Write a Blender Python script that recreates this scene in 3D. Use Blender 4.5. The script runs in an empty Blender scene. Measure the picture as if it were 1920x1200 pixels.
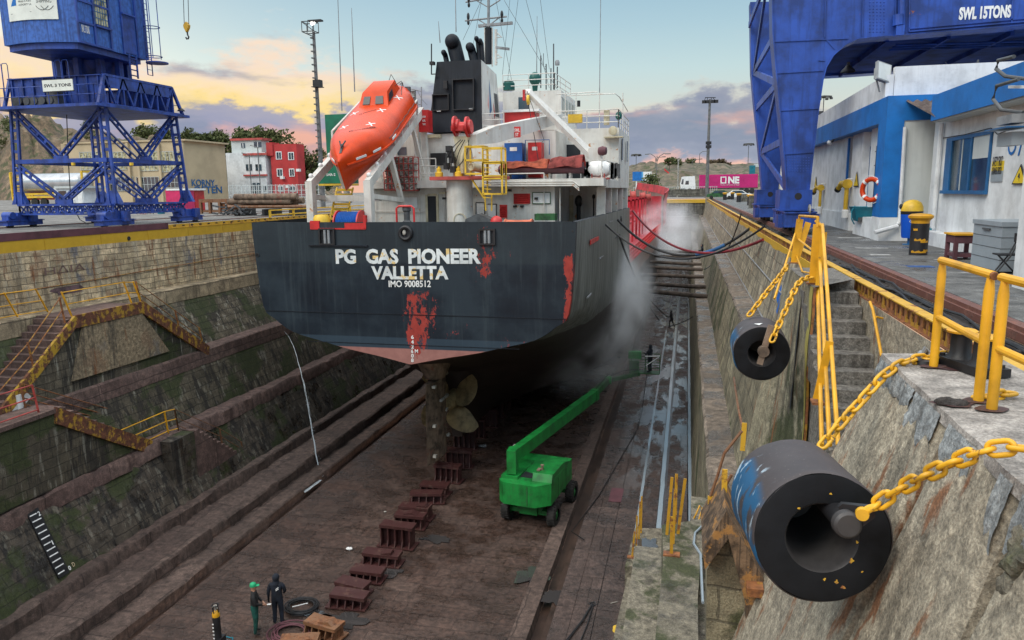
import bpy,bmesh,math,random
from mathutils import Vector as V,Matrix,Euler,noise as mnoise
rnd=random.Random(7)
sc=bpy.context.scene
COL=sc.collection
R=math.radians
# ------------------------------------------------------------------ camera
CAMPOS=V((0,0,1.85))
FPX,CX,CY=1387.0,960.0,600.0
AX=V((0.97357413,0.22806519,-0.01181908))
AY=V((-0.02803135,0.17070334,0.98492366))
AZ=V((0.22664435,-0.95856489,0.17258533))
cam=bpy.data.cameras.new('camera')
cam.sensor_width=36.0
cam.lens=36.0*FPX/1920.0
cam.clip_start=0.1
cam.clip_end=6000.0
camo=bpy.data.objects.new('camera',cam)
m3=Matrix((AX,AY,AZ)).transposed()
camo.matrix_world=Matrix.Translation(CAMPOS)@m3.to_4x4()
COL.objects.link(camo)
sc.camera=camo
def W(px,py,**k):
 """real-world point seen at a photo pixel, on the plane x=, y= or z="""
 d=AX*((px-CX)/FPX)-AY*((py-CY)/FPX)-AZ
 (a,v),=k.items()
 i='xyz'.index(a)
 return CAMPOS+d*((v-CAMPOS[i])/d[i])
# ------------------------------------------------------------------ node helper
def nd(nt,t,*args,**kw):
 n=nt.nodes.new(t)
 for k,v in kw.items():
  if k.startswith('_'):
   setattr(n,k[1:],v)
  else:
   s=n.inputs[k]
   if isinstance(v,bpy.types.NodeSocket):
    nt.links.new(v,s)
   else:
    s.default_value=v
 for i,v in enumerate(args):
  if v is None:
   continue
  if isinstance(v,bpy.types.NodeSocket):
   nt.links.new(v,n.inputs[i])
  else:
   n.inputs[i].default_value=v
 return n
def mth(nt,op,a,b=0.0,c=0.0,clamp=False):
 n=nd(nt,'ShaderNodeMath',a,b,c,_operation=op)
 n.use_clamp=clamp
 return n.outputs[0]
def c4(c):
 return(c[0],c[1],c[2],1.0)
def mixc(nt,f,a,b,mode='MIX'):
 n=nt.nodes.new('ShaderNodeMix')
 n.data_type='RGBA'
 n.blend_type=mode
 for i,v in((0,f),(6,a),(7,b)):
  if isinstance(v,bpy.types.NodeSocket):
   nt.links.new(v,n.inputs[i])
  elif i==0:
   n.inputs[0].default_value=v
  else:
   n.inputs[i].default_value=c4(v)
 return n.outputs[2]
def ramp(nt,f,stops,interp='LINEAR'):
 n=nt.nodes.new('ShaderNodeValToRGB')
 nt.links.new(f,n.inputs[0])
 e=n.color_ramp.elements
 n.color_ramp.interpolation=interp
 while len(e)<len(stops):
  e.new(0.5)
 for i,(p,c)in enumerate(stops):
  e[i].position=p
  e[i].color=c4(c)if not isinstance(c,(int,float))else(c,c,c,1)
 return n.outputs[0]
def smooth(nt,x,a,b):
 n=nt.nodes.new('ShaderNodeMapRange')
 n.interpolation_type='SMOOTHSTEP'
 for i,v in((0,x),(1,a),(2,b)):
  if isinstance(v,bpy.types.NodeSocket):
   nt.links.new(v,n.inputs[i])
  else:
   n.inputs[i].default_value=v
 return n.outputs[0]
def fbm(nt,vec,scale,detail=5.0,rough=0.55,sx=1,sy=1,sz=1,off=(0,0,0),dist=0.0):
 mp=nd(nt,'ShaderNodeMapping',vec,off,(0,0,0),(sx,sy,sz))
 n=nd(nt,'ShaderNodeTexNoise',mp.outputs[0],Scale=scale,Detail=detail,Roughness=rough,Distortion=dist)
 return n.outputs[0]
# ------------------------------------------------------------------ world
world=bpy.data.worlds.new('World')
sc.world=world
world.use_nodes=True
wt=world.node_tree
wt.nodes.clear()
tc=nd(wt,'ShaderNodeTexCoord')
dirv=tc.outputs['Generated']
sx=nd(wt,'ShaderNodeSeparateXYZ',dirv)
X,Y,Z=sx.outputs
el=mth(wt,'MULTIPLY',mth(wt,'ARCSINE',Z),57.2958)
az=mth(wt,'MULTIPLY',mth(wt,'ARCTAN2',X,Y),57.2958)
sky=nd(wt,'ShaderNodeTexSky',_sky_type='NISHITA',_sun_disc=False,_sun_elevation=R(6),_sun_rotation=R(-50),_air_density=1.0,_dust_density=2.0,_ozone_density=2.0)
elf=mth(wt,'DIVIDE',el,90.0,clamp=True)
base=ramp(wt,elf,[(0.0,(0.86,0.72,0.60)),(0.05,(0.80,0.80,0.70)),(0.095,(0.62,0.80,0.82)),(0.13,(0.47,0.68,0.78)),(0.20,(0.25,0.47,0.66)),(0.32,(0.66,0.85,1.0)),(0.6,(1.0,1.0,1.0)),(1.0,(1.0,1.0,1.0))])
clearc=mixc(wt,0.15,base,mixc(wt,1.0,sky.outputs[0],(0.10,0.10,0.10),'MULTIPLY'))
n1=fbm(wt,dirv,7.0,7,0.6,sz=2.2)
n2=fbm(wt,dirv,22.0,6,0.6,sz=2.5,off=(3,1,2))
n3=fbm(wt,dirv,4.0,6,0.55,sz=5.0,off=(7,3,1))
topm=ramp(wt,smooth(wt,az,-50.0,15.0),[(0.0,0.66),(0.25,0.70),(0.5,0.52),(0.7,0.42),(0.85,0.50),(1.0,0.40)])
top=mth(wt,'MULTIPLY',topm,15.0)
elp=mth(wt,'ADD',el,mth(wt,'MULTIPLY',mth(wt,'SUBTRACT',n1,0.5),9.0))
elp=mth(wt,'ADD',elp,mth(wt,'MULTIPLY',mth(wt,'SUBTRACT',n2,0.5),3.0))
bank=smooth(wt,mth(wt,'SUBTRACT',top,elp),-0.2,1.5)
rel=mth(wt,'DIVIDE',elp,top)
lit=ramp(wt,rel,[(0.0,(0.92,0.54,0.36)),(0.22,(0.85,0.46,0.40)),(0.40,(0.36,0.37,0.50)),(0.54,(0.42,0.41,0.50)),(0.60,(1.0,0.76,0.32)),(0.72,(1.0,0.80,0.50)),(0.86,(0.95,0.76,0.60)),(1.0,(0.86,0.80,0.70))])
gre=ramp(wt,rel,[(0.0,(0.98,0.64,0.44)),(0.20,(0.86,0.52,0.44)),(0.32,(0.34,0.38,0.48)),(0.45,(0.30,0.34,0.44)),(0.62,(0.27,0.32,0.42)),(0.85,(0.36,0.38,0.46)),(0.97,(0.80,0.64,0.50)),(1.0,(0.85,0.74,0.6))])
side=smooth(wt,az,-28.0,-12.0)
cl=mixc(wt,side,lit,gre)
puff=smooth(wt,n3,0.52,0.68)
cl=mixc(wt,mth(wt,'MULTIPLY',puff,0.8),cl,(0.25,0.30,0.42))
pk=smooth(wt,fbm(wt,dirv,5.0,5,0.5,sz=3.5,off=(1,9,4)),0.55,0.70)
pk=mth(wt,'MULTIPLY',pk,smooth(wt,el,9.0,4.0))
cl=mixc(wt,mth(wt,'MULTIPLY',pk,0.8),cl,(1.0,0.50,0.34))
skyc=mixc(wt,bank,clearc,cl)
wsp=smooth(wt,fbm(wt,dirv,9.0,6,0.6,sz=6.0,off=(5,5,5)),0.60,0.78)
wsp=mth(wt,'MULTIPLY',wsp,smooth(wt,el,14.0,8.0))
skyc=mixc(wt,mth(wt,'MULTIPLY',wsp,0.35),skyc,(0.72,0.66,0.62))
hi=mth(wt,'MULTIPLY',smooth(wt,el,17.0,50.0),1.25)
back=mth(wt,'MULTIPLY',smooth(wt,Y,0.2,-0.6),0.45)
strength=mth(wt,'ADD',mth(wt,'ADD',1.0,hi),back)
bg=nd(wt,'ShaderNodeBackground',skyc,strength)
wo=nd(wt,'ShaderNodeOutputWorld',bg.outputs[0])
sun=bpy.data.lights.new('sun','SUN')
sun.energy=1.6
sun.angle=R(25)
sun.color=(1.0,0.90,0.76)
suno=bpy.data.objects.new('sun',sun)
suno.rotation_euler=V((0.45,0.62,-0.70)).to_track_quat('-Z','Y').to_euler()
suno.location=(-30,-30,60)
COL.objects.link(suno)
sc.view_settings.view_transform='Standard'
sc.view_settings.look='None'
sc.view_settings.exposure=0.0
sc.view_settings.gamma=1.0
sc.cycles.volume_bounces=3
# ------------------------------------------------------------------ mesh helper
SPLIT=set('post roller signal_lamp aerial_post whip_aerial stay_wire side_pillar side_window wall_pipe anode louvre_frame plate_girder stiffener mortar_patch step door_clip bolt pilaster air_conditioner window slewing_roller windlass_reel side_rubbing_bar yellow_buoy slew_motor side_lifering_rack reflective_strip white_band leg service_box conduit plate_seam eye_plate light_fitting radar_scanner vent_post hydraulic_hose winch_drum portable foot_plate stain pipe flat_bar wall_bracket wheel work_lamp stringer_plate rubbing_strake window_bar seat_leg rust_stain rail stern_gear white_tab emblem_red mast_frame pipe_rack rubble_stone paint_nick rope_and_gear slab_edge blind gauge_bar railing warp deck_rib bow_rope fall_wire glass_pane blue_paint_smear grab_rope wire smoke'.split())
class MB:
 def __init__(s):
  s.bm=bmesh.new()
  s.mi=0
 def _f(s,vs):
  try:
   f=s.bm.faces.new(vs)
   f.material_index=s.mi
   return f
  except ValueError:
   return None
 def poly(s,pts):
  s._f([s.bm.verts.new(p)for p in pts]);return s
 def hexa(s,p):
  v=[s.bm.verts.new(q)for q in p]
  for f in((3,2,1,0),(4,5,6,7),(0,1,5,4),(1,2,6,5),(2,3,7,6),(3,0,4,7)):
   s._f([v[i]for i in f])
  return s
 def box(s,x0,x1,y0,y1,z0,z1):
  x0,x1=min(x0,x1),max(x0,x1);y0,y1=min(y0,y1),max(y0,y1);z0,z1=min(z0,z1),max(z0,z1)
  return s.hexa([(x0,y0,z0),(x1,y0,z0),(x1,y1,z0),(x0,y1,z0),(x0,y0,z1),(x1,y0,z1),(x1,y1,z1),(x0,y1,z1)])
 def bar(s,p0,p1,w,h=None,up=V((0,0,1))):
  h=h or w
  p0,p1=V(p0),V(p1)
  d=(p1-p0).normalized()
  up=V(up)
  if abs(d.dot(up))>0.98:
   up=V((0,1,0))if abs(d.y)<0.9 else V((1,0,0))
  r=d.cross(up).normalized();u=r.cross(d)
  a,b=r*w/2,u*h/2
  return s.hexa([p0-a-b,p0+a-b,p1+a-b,p1-a-b,p0-a+b,p0+a+b,p1+a+b,p1-a+b])
 def tube(s,pts,r,n=8,closed=False,cap=True):
  pts=[V(p)for p in pts]
  rs=r if isinstance(r,(list,tuple))else[r]*len(pts)
  N=len(pts)
  rings=[]
  prev=None
  for i,p in enumerate(pts):
   if closed:
    d=pts[(i+1)%N]-pts[i-1]
   else:
    d=pts[min(i+1,N-1)]-pts[max(i-1,0)]
   d.normalize()
   if prev is None:
    a=V((0,0,1))if abs(d.z)<0.9 else V((1,0,0))
   else:
    a=prev
   rt=d.cross(a)
   if rt.length<1e-6:
    rt=d.orthogonal()
   rt.normalize();up=rt.cross(d);prev=up
   rings.append([s.bm.verts.new(p+(rt*math.cos(t)+up*math.sin(t))*rs[i])for t in[2*math.pi*k/n for k in range(n)]])
  for i in range(N if closed else N-1):
   a,b=rings[i],rings[(i+1)%N]
   for k in range(n):
    s._f([a[k],b[k],b[(k+1)%n],a[(k+1)%n]])
  if cap and not closed:
   s._f(rings[0]);s._f(rings[-1][::-1])
  return s
 def cone(s,p0,p1,r0,r1=None,n=16):
  return s.tube([p0,p1],[r0,r0 if r1 is None else r1],n)
 def prism(s,pts,vec):
  vec=V(vec)
  a=[s.bm.verts.new(p)for p in pts];b=[s.bm.verts.new(V(p)+vec)for p in pts]
  n=len(a)
  s._f(a[::-1]);s._f(b)
  for i in range(n):
   s._f([a[i],a[(i+1)%n],b[(i+1)%n],b[i]])
  return s
 def lathe(s,c,ax,prof,n=24,a0=0.0):
  c,ax=V(c),V(ax).normalized()
  u=ax.orthogonal().normalized();w=ax.cross(u)
  rings=[]
  for r,h in prof:
   if r<1e-5:
    rings.append([s.bm.verts.new(c+ax*h)])
   else:
    rings.append([s.bm.verts.new(c+ax*h+(u*math.cos(t)+w*math.sin(t))*r)for t in[a0+2*math.pi*k/n for k in range(n)]])
  for i in range(len(rings)-1):
   a,b=rings[i],rings[i+1]
   for k in range(n):
    q=[]
    for x in(a[k%len(a)],a[(k+1)%len(a)],b[(k+1)%len(b)],b[k%len(b)]):
     if x not in q:q.append(x)
    if len(q)>2:s._f(q)
  return s
 def ball(s,c,r,n=16,m=10):
  r=V(r)if not isinstance(r,(int,float))else V((r,r,r))
  c=V(c)
  rings=[]
  for j in range(m+1):
   t=math.pi*j/m
   if j in(0,m):
    rings.append([s.bm.verts.new(c+V((0,0,r.z*math.cos(t))))])
   else:
    rings.append([s.bm.verts.new(c+V((r.x*math.sin(t)*math.cos(2*math.pi*k/n),r.y*math.sin(t)*math.sin(2*math.pi*k/n),r.z*math.cos(t))))for k in range(n)])
  for i in range(m):
   a,b=rings[i],rings[i+1]
   for k in range(n):
    q=[]
    for x in(a[k%len(a)],b[k%len(b)],b[(k+1)%len(b)],a[(k+1)%len(a)]):
     if x not in q:q.append(x)
    s._f(q)
  return s
 def loft(s,secs,closed=False,cap=False):
  rings=[[s.bm.verts.new(p)for p in sec]for sec in secs]
  for a,b in zip(rings,rings[1:]):
   n=len(a)
   for k in range(n if closed else n-1):
    s._f([a[k],a[(k+1)%n],b[(k+1)%n],b[k]])
  if cap:
   s._f(rings[0][::-1]);s._f(rings[-1])
  return s
 def islands(s):
  seen,out=set(),[]
  for f0 in s.bm.faces:
   if f0 in seen:continue
   st,g=[f0],[]
   seen.add(f0)
   while st:
    f=st.pop();g.append(f)
    for v in f.verts:
     for h in v.link_faces:
      if h not in seen:seen.add(h);st.append(h)
   out.append(g)
  return out
 def xf(s,M):
  bmesh.ops.transform(s.bm,matrix=M,verts=s.bm.verts);return s
 def bevel(s,w,seg=1):
  es=[e for e in s.bm.edges if len(e.link_faces)==2 and e.calc_face_angle(0)>0.5]
  if es:
   bmesh.ops.bevel(s.bm,geom=es,offset=w,segments=seg,affect='EDGES',profile=0.5)
  return s
 def rough(s,amp,cuts=0,scale=1.0,seed=0):
  if cuts:
   bmesh.ops.subdivide_edges(s.bm,edges=s.bm.edges[:],cuts=cuts,use_grid_fill=True)
  s.bm.normal_update()
  for v in s.bm.verts:
   q=v.co*scale+V((seed,seed*2,0))
   v.co+=v.normal*(mnoise.fractal(q,1.0,2.0,4)*amp)
  return s
 def build(s,name,mat,parent=None,local=False,smooth=35,recalc=True):
  bm=s.bm
  if name in SPLIT:
   isl=s.islands()
   if 1<len(isl)<=70:
    r=None
    for fs in isl:
     k=MB();mp={}
     for f in fs:
      q=k._f([mp.setdefault(v,None)or mp.update({v:k.bm.verts.new(v.co)})or mp[v]for v in f.verts])
      if q:q.material_index=f.material_index
     o=k.build(name+'\n',mat,parent,local,smooth,recalc);r=r or o
    bm.free()
    return r
  name=name.strip()
  if recalc:
   bmesh.ops.recalc_face_normals(bm,faces=bm.faces)
  bm.normal_update()
  uv=bm.loops.layers.uv.new('UVMap')
  for f in bm.faces:
   n=f.normal;ax,ay,az_=abs(n.x),abs(n.y),abs(n.z)
   for l in f.loops:
    c=l.vert.co
    l[uv].uv=(c.x,c.y)if az_>0.75 else((c.y,c.z)if ax>=ay else(c.x,c.z))
  o=bpy.data.objects.new(name,None)
  base=V((0,0,0))
  if not local:
   if parent is not None:
    M=Matrix.Identity(4);p=parent
    while p is not None:
     M=p.matrix_basis@M;p=p.parent
    bmesh.ops.transform(bm,matrix=M.inverted(),verts=bm.verts)
   else:
    xs=[v.co for v in bm.verts]
    base=V((sum(c.x for c in xs)/len(xs),sum(c.y for c in xs)/len(xs),min(c.z for c in xs)))
    bmesh.ops.translate(bm,vec=-base,verts=bm.verts)
  me=bpy.data.meshes.new(name)
  bm.to_mesh(me);bm.free()
  ms=mat if isinstance(mat,(list,tuple))else[mat]
  for m in ms:me.materials.append(m)
  if smooth:
   me.shade_smooth();me.set_sharp_from_angle(angle=R(smooth))
  bpy.data.objects.remove(o)
  o=bpy.data.objects.new(name,me)
  COL.objects.link(o)
  o.location=base
  if parent is not None:
   o.parent=parent
  return o
def tag(o,label,cat,group=None,kind=None):
 if label:o['label']=label
 if cat:o['category']=cat
 if group:o['group']=group
 if kind:o['kind']=kind
 return o
def thing(name,label,cat,loc=(0,0,0),rz=0.0,group=None):
 o=bpy.data.objects.new(name,None)
 o.empty_display_size=0.3
 COL.objects.link(o)
 o.location=loc
 o.rotation_euler=(0,0,rz)
 return tag(o,label,cat,group)
def struct(o):
 o['kind']='structure'
 return o
def kids(o):
 return[c for c in bpy.data.objects if c.parent==o]
def dup(o,loc,rz=None,label=None,group=None,scale=None):
 def rec(a,p):
  c=a.copy();COL.objects.link(c)
  if p is not None:c.parent=p
  for k in list(a.children):rec(k,c)
  return c
 r=rec(o,None)
 r.location=loc
 if rz is not None:r.rotation_euler=(0,0,rz)
 if scale is not None:r.scale=(scale,scale,scale)if isinstance(scale,(int,float))else scale
 if label:r['label']=label
 if group:r['group']=group
 return r
def rb(m,x0,y0,x1,y1,Yd,d):
 """box whose camera-facing face (plane y=Yd) covers the pixel rectangle; depth d away from the camera"""
 xm,ym=(x0+x1)/2,(y0+y1)/2
 a,b=W(x0,ym,y=Yd),W(x1,ym,y=Yd)
 t,u=W(xm,y0,y=Yd),W(xm,y1,y=Yd)
 m.box(a.x,b.x,Yd,Yd+d,u.z,t.z)
 return m
def text(body,parent,mat,name,org,right,up,w,h,bold=0.0,depth=0.004,thick=True):
 """lettering fitted to a w x h box whose lower left corner is org"""
 cu=bpy.data.curves.new('t','FONT')
 cu.body=body
 cu.offset=bold
 cu.extrude=0.01
 cu.resolution_u=3
 ob=bpy.data.objects.new('t',cu)
 COL.objects.link(ob)
 dg=bpy.context.evaluated_depsgraph_get()
 me=bpy.data.meshes.new_from_object(ob.evaluated_get(dg))
 bpy.data.objects.remove(ob);bpy.data.curves.remove(cu)
 b=MB();b.bm.from_mesh(me);bpy.data.meshes.remove(me)
 xs=[v.co.x for v in b.bm.verts];ys=[v.co.y for v in b.bm.verts]
 right,up,org=V(right).normalized(),V(up).normalized(),V(org)
 nrm=right.cross(up)
 for v in b.bm.verts:
  p=v.co.copy()
  v.co=org+right*((p.x-min(xs))/(max(xs)-min(xs))*w)+up*((p.y-min(ys))/(max(ys)-min(ys))*h)+nrm*(depth if p.z>0 else 0.0005)
 return b.build(name,mat,parent,smooth=0,recalc=False)
# ------------------------------------------------------------------ materials
def newmat(name):
 m=bpy.data.materials.new(name);m.use_nodes=True
 nt=m.node_tree;nt.nodes.clear()
 out=nd(nt,'ShaderNodeOutputMaterial')
 bs=nd(nt,'ShaderNodeBsdfPrincipled')
 nt.links.new(bs.outputs[0],out.inputs[0])
 return m,nt,bs
def setb(nt,bs,**k):
 for n,v in k.items():
  s=bs.inputs[{'col':'Base Color','rough':'Roughness','metal':'Metallic','nrm':'Normal','spec':'Specular IOR Level','alpha':'Alpha','trans':'Transmission Weight','coat':'Coat Weight'}[n]]
  if isinstance(v,bpy.types.NodeSocket):nt.links.new(v,s)
  elif n=='col':s.default_value=c4(v)
  else:s.default_value=v
def bump(nt,h,dist=0.02,st=0.6):
 return nd(nt,'ShaderNodeBump',Strength=st,Distance=dist,Height=h).outputs[0]
def paint(name,col,rough=0.5,var=0.18,sc_=1.5,rust=0.0,rcol=(0.16,0.055,0.02),rsc=1.6,streak=0.0,scol=None,metal=0.0,bmp=0.0,spec=0.5,grime=0.0,ssx=5):
 """painted or plain surface: mottled colour, vertical run streaks, rust patches, fine bump"""
 m,nt,bs=newmat(name)
 P=nd(nt,'ShaderNodeNewGeometry').outputs['Position']
 a=fbm(nt,P,sc_,6,0.6)
 k=ramp(nt,a,[(0.38,tuple(c*(1-var*1.6)for c in col)),(0.5,col),(0.62,tuple(min(1,c*(1+var))for c in col))])
 if streak:
  s=fbm(nt,P,1.0,5,0.65,sx=ssx,sy=ssx,sz=0.35)
  s=smooth(nt,s,0.47,0.62)
  k=mixc(nt,mth(nt,'MULTIPLY',s,streak),k,scol or tuple(c*0.45 for c in col))
 if grime:
  g=smooth(nt,fbm(nt,P,6.0,8,0.7,off=(4,2,8)),0.5,0.75)
  k=mixc(nt,mth(nt,'MULTIPLY',g,grime),k,(0.05,0.045,0.04))
 rg=rough
 if rust:
  r=fbm(nt,P,rsc,9,0.68,off=(9,4,2))
  thr=0.72-0.35*rust
  rm=smooth(nt,r,thr,thr+0.05)
  rc=mixc(nt,fbm(nt,P,12.0,4),rcol,tuple(min(1,c*2.2)for c in rcol))
  k=mixc(nt,rm,k,rc)
  rg=mth(nt,'ADD',mth(nt,'MULTIPLY',rm,0.9-rough),rough)
 fine=fbm(nt,P,30.0,4,0.6)
 rv=mth(nt,'ADD',rg,mth(nt,'MULTIPLY',mth(nt,'SUBTRACT',fine,0.5),0.25),clamp=True)
 setb(nt,bs,col=k,rough=rv,metal=metal,spec=spec)
 if bmp:
  hh=mth(nt,'ADD',mth(nt,'MULTIPLY',a,0.6),mth(nt,'MULTIPLY',fine,0.4))
  setb(nt,bs,nrm=bump(nt,hh,bmp))
 return m
def stone(name,c1,c2,mortar=(0.10,0.09,0.075),bw=0.62,bh=0.27,brick=1.0,stain=0.5,stcol=(0.035,0.03,0.025),moss=0.0,mz=(-9.0,-6.5),rust=0.0,pale=0.0,smear=0.0,rough=0.85,wet=0.0,coarse=1.0,film_sheen=False):
 """masonry: block pattern in metres (UV), per-block tone, water-run stains, algae, rust and lime runs"""
 m,nt,bs=newmat(name)
 uv=nd(nt,'ShaderNodeTexCoord').outputs['UV']
 P=nd(nt,'ShaderNodeNewGeometry').outputs['Position']
 wob=fbm(nt,P,1.3,3)
 uvw=nd(nt,'ShaderNodeVectorMath',uv,nd(nt,'ShaderNodeVectorMath',nd(nt,'ShaderNodeCombineXYZ',mth(nt,'SUBTRACT',wob,0.5),mth(nt,'SUBTRACT',fbm(nt,P,1.7,3,off=(5,5,5)),0.5),0.0).outputs[0],(0.22,0.13,0),_operation='MULTIPLY').outputs[0],_operation='ADD').outputs[0]
 n=fbm(nt,P,2.5*coarse,8,0.65)
 big=fbm(nt,P,0.35,5,0.6,off=(2,8,3))
 if brick>0:
  br=nd(nt,'ShaderNodeTexBrick',uvw,c4(c1),c4(c2),c4(mortar),1.0,0.018,0.25,0.0,bw,bh,_offset=0.5,_squash=1.35,_squash_frequency=3)
  k=br.outputs[0]
  fac=br.outputs[1]
  br2=nd(nt,'ShaderNodeTexBrick',uvw,(0,0,0,1),(1,1,1,1),(0.5,0.5,0.5,1),1.0,0.0,0.0,0.0,bw,bh,_offset=0.5,_squash=1.35,_squash_frequency=3)
  k=mixc(nt,0.7,k,mixc(nt,br2.outputs[0],tuple(c*0.5 for c in c1),tuple(min(1,c*1.7)for c in c2)))
 else:
  k=mixc(nt,big,c1,c2);fac=None
 k=mixc(nt,0.8,k,ramp(nt,n,[(0.34,0.38),(0.5,0.95),(0.66,1.65)]),'MULTIPLY')
 k=mixc(nt,mth(nt,'MULTIPLY',smooth(nt,big,0.35,0.7),0.55),k,tuple(c*0.55 for c in c2))
 if stain:
  s=fbm(nt,P,0.9,6,0.68,sx=2.6,sy=2.6,sz=0.28,off=(1,1,7))
  s=smooth(nt,s,0.58-0.13*stain,0.66-0.12*stain)
  k=mixc(nt,mth(nt,'MULTIPLY',s,min(1,0.45+stain*0.5)),k,stcol)
 if pale:
  s=fbm(nt,P,1.5,5,0.65,sx=3,sy=3,sz=0.3,off=(11,3,1))
  k=mixc(nt,mth(nt,'MULTIPLY',smooth(nt,s,0.55,0.64),pale),k,(0.33,0.31,0.25))
 if smear:
  s=smooth(nt,fbm(nt,P,0.55,5,0.6,sz=0.5,off=(14,1,6)),0.57,0.63)
  k=mixc(nt,mth(nt,'MULTIPLY',mth(nt,'MULTIPLY',s,smooth(nt,n,0.35,0.5)),smear),k,(0.085,0.095,0.125))
  s=smooth(nt,fbm(nt,P,0.7,5,0.6,off=(4,21,6)),0.58,0.62)
  k=mixc(nt,mth(nt,'MULTIPLY',s,smear*.7),k,(0.22,0.12,0.07))
 if moss:
  zz=nd(nt,'ShaderNodeSeparateXYZ',P).outputs[2]
  s=fbm(nt,P,0.45,7,0.62,off=(6,2,2))
  band=smooth(nt,s,0.565-0.08*moss,0.62-0.06*moss)
  fineg=fbm(nt,P,9.0,6,0.7)
  k=mixc(nt,mth(nt,'MULTIPLY',band,0.85),k,mixc(nt,fineg,(0.006,0.010,0.003),(0.060,0.078,0.018)))
 if rust:
  s=fbm(nt,P,1.2,6,0.66,sx=2.4,sy=2.4,sz=0.3,off=(3,12,5))
  k=mixc(nt,mth(nt,'MULTIPLY',smooth(nt,s,0.63-0.13*rust,0.72-0.13*rust),0.85),k,(0.20,0.075,0.025))
 gr=fbm(nt,P,34.0,4,0.7,off=(3,3,9))
 k=mixc(nt,0.75,k,ramp(nt,gr,[(0.36,0.55),(0.5,1.0),(0.64,1.5)]),'MULTIPLY')
 h=mth(nt,'ADD',mth(nt,'MULTIPLY',n,0.7),mth(nt,'MULTIPLY',gr,0.22))
 if fac is not None:
  dark=mth(nt,'MULTIPLY',fac,brick)
  k=mixc(nt,mth(nt,'MULTIPLY',dark,mth(nt,'MULTIPLY',smooth(nt,n,0.2,0.6),0.9)),k,tuple(c*0.5 for c in mortar))
  h=mth(nt,'SUBTRACT',h,mth(nt,'MULTIPLY',fac,0.9))
 rg=rough
 if wet:
  wv=smooth(nt,fbm(nt,P,0.8,5,0.6,off=(8,8,1)),0.55-0.15*wet,0.62)
  rg=mth(nt,'SUBTRACT',rough,mth(nt,'MULTIPLY',wv,rough-0.12))
  k=mixc(nt,mth(nt,'MULTIPLY',wv,0.35),k,(0.02,0.018,0.016))
 film=None
 if film_sheen:
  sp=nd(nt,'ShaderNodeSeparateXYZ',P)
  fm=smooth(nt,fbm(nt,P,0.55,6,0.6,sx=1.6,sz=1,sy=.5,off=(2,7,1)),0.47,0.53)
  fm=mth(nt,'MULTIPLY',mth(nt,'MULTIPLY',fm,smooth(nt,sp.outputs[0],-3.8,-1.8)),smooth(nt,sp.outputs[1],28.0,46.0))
  k=mixc(nt,mth(nt,'MULTIPLY',fm,0.7),k,(0.20,0.235,0.26))  # sky reflection on the wet slabs painted into the base colour
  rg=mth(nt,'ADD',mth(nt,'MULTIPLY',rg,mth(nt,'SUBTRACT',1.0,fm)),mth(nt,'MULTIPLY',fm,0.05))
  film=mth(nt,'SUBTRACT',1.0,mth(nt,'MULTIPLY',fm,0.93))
 setb(nt,bs,col=k,rough=rg,nrm=bump(nt,mth(nt,'MULTIPLY',h,film)if film else h,0.08,0.9))
 return m
def rustmat(name,paintcol,amount,rough=0.8,dark=(0.06,0.022,0.012),mid=(0.22,0.085,0.03),sc_=2.2):
 """flaking paint over rusted steel"""
 m,nt,bs=newmat(name)
 P=nd(nt,'ShaderNodeNewGeometry').outputs['Position']
 r=fbm(nt,P,sc_,9,0.7)
 run=fbm(nt,P,1.4,6,0.66,sx=4,sy=4,sz=0.4,off=(4,4,4))
 t=mth(nt,'ADD',mth(nt,'MULTIPLY',r,0.65),mth(nt,'MULTIPLY',run,0.35))
 th=0.66-0.3*amount
 f=smooth(nt,t,th,th+0.06)
 rc=ramp(nt,fbm(nt,P,7.0,7,0.65,off=(1,3,7)),[(0.3,dark),(0.5,mid),(0.72,tuple(min(1,c*1.7)for c in mid))])
 pc=mixc(nt,fbm(nt,P,3.0,5),tuple(c*0.72 for c in paintcol),tuple(min(1,c*1.1)for c in paintcol))
 setb(nt,bs,col=mixc(nt,f,pc,rc),rough=mth(nt,'ADD',0.5,mth(nt,'MULTIPLY',f,rough-0.5)),nrm=bump(nt,mth(nt,'ADD',t,mth(nt,'MULTIPLY',f,0.15)),0.02,0.6))
 return m
M={}
M['blue']=paint('blue_steel',(0.014,0.060,0.31),0.5,0.28,0.8,rust=0.16,streak=0.5,grime=0.15)
M['blue_far']=paint('blue_steel_weathered',(0.018,0.055,0.28),0.5,0.3,1.4,rust=0.2,rsc=3.0,streak=0.45,grime=0.3)
M['blue_board']=paint('blue_boards',(0.03,0.11,0.40),0.6,0.2,5.0,streak=0.8,scol=(0.012,0.045,0.19),ssx=14)
M['blue_trim']=paint('blue_trim',(0.0,0.13,0.43),0.55,0.12,1.2,grime=0.12)
M['blue_frame']=paint('blue_window_frame',(0.01,0.10,0.26),0.45,0.15)
M['white_wall']=paint('white_render',(0.64,0.66,0.67),0.85,0.10,1.2,streak=0.22,scol=(0.42,0.42,0.42),grime=0.16,bmp=0.01)
M['grey_panel']=paint('pale_grey_sheet',(0.48,0.51,0.50),0.55,0.06,1.0,streak=0.12)
M['ship_white']=paint('ship_white',(0.59,0.58,0.54),0.5,0.10,0.9,rust=0.30,rsc=2.4,rcol=(0.30,0.14,0.06),streak=0.28,scol=(0.42,0.36,0.30))
M['cream']=paint('cream_paint',(0.50,0.45,0.31),0.5,0.15,1.2,rust=0.2,rcol=(0.28,0.12,0.04),streak=0.3,scol=(0.36,0.24,0.13))
M['red']=paint('red_paint',(0.50,0.022,0.022),0.45,0.18,1.4,rust=0.06)
M['red_pale']=paint('faded_red',(0.38,0.06,0.05),0.6,0.25,1.2)
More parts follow.
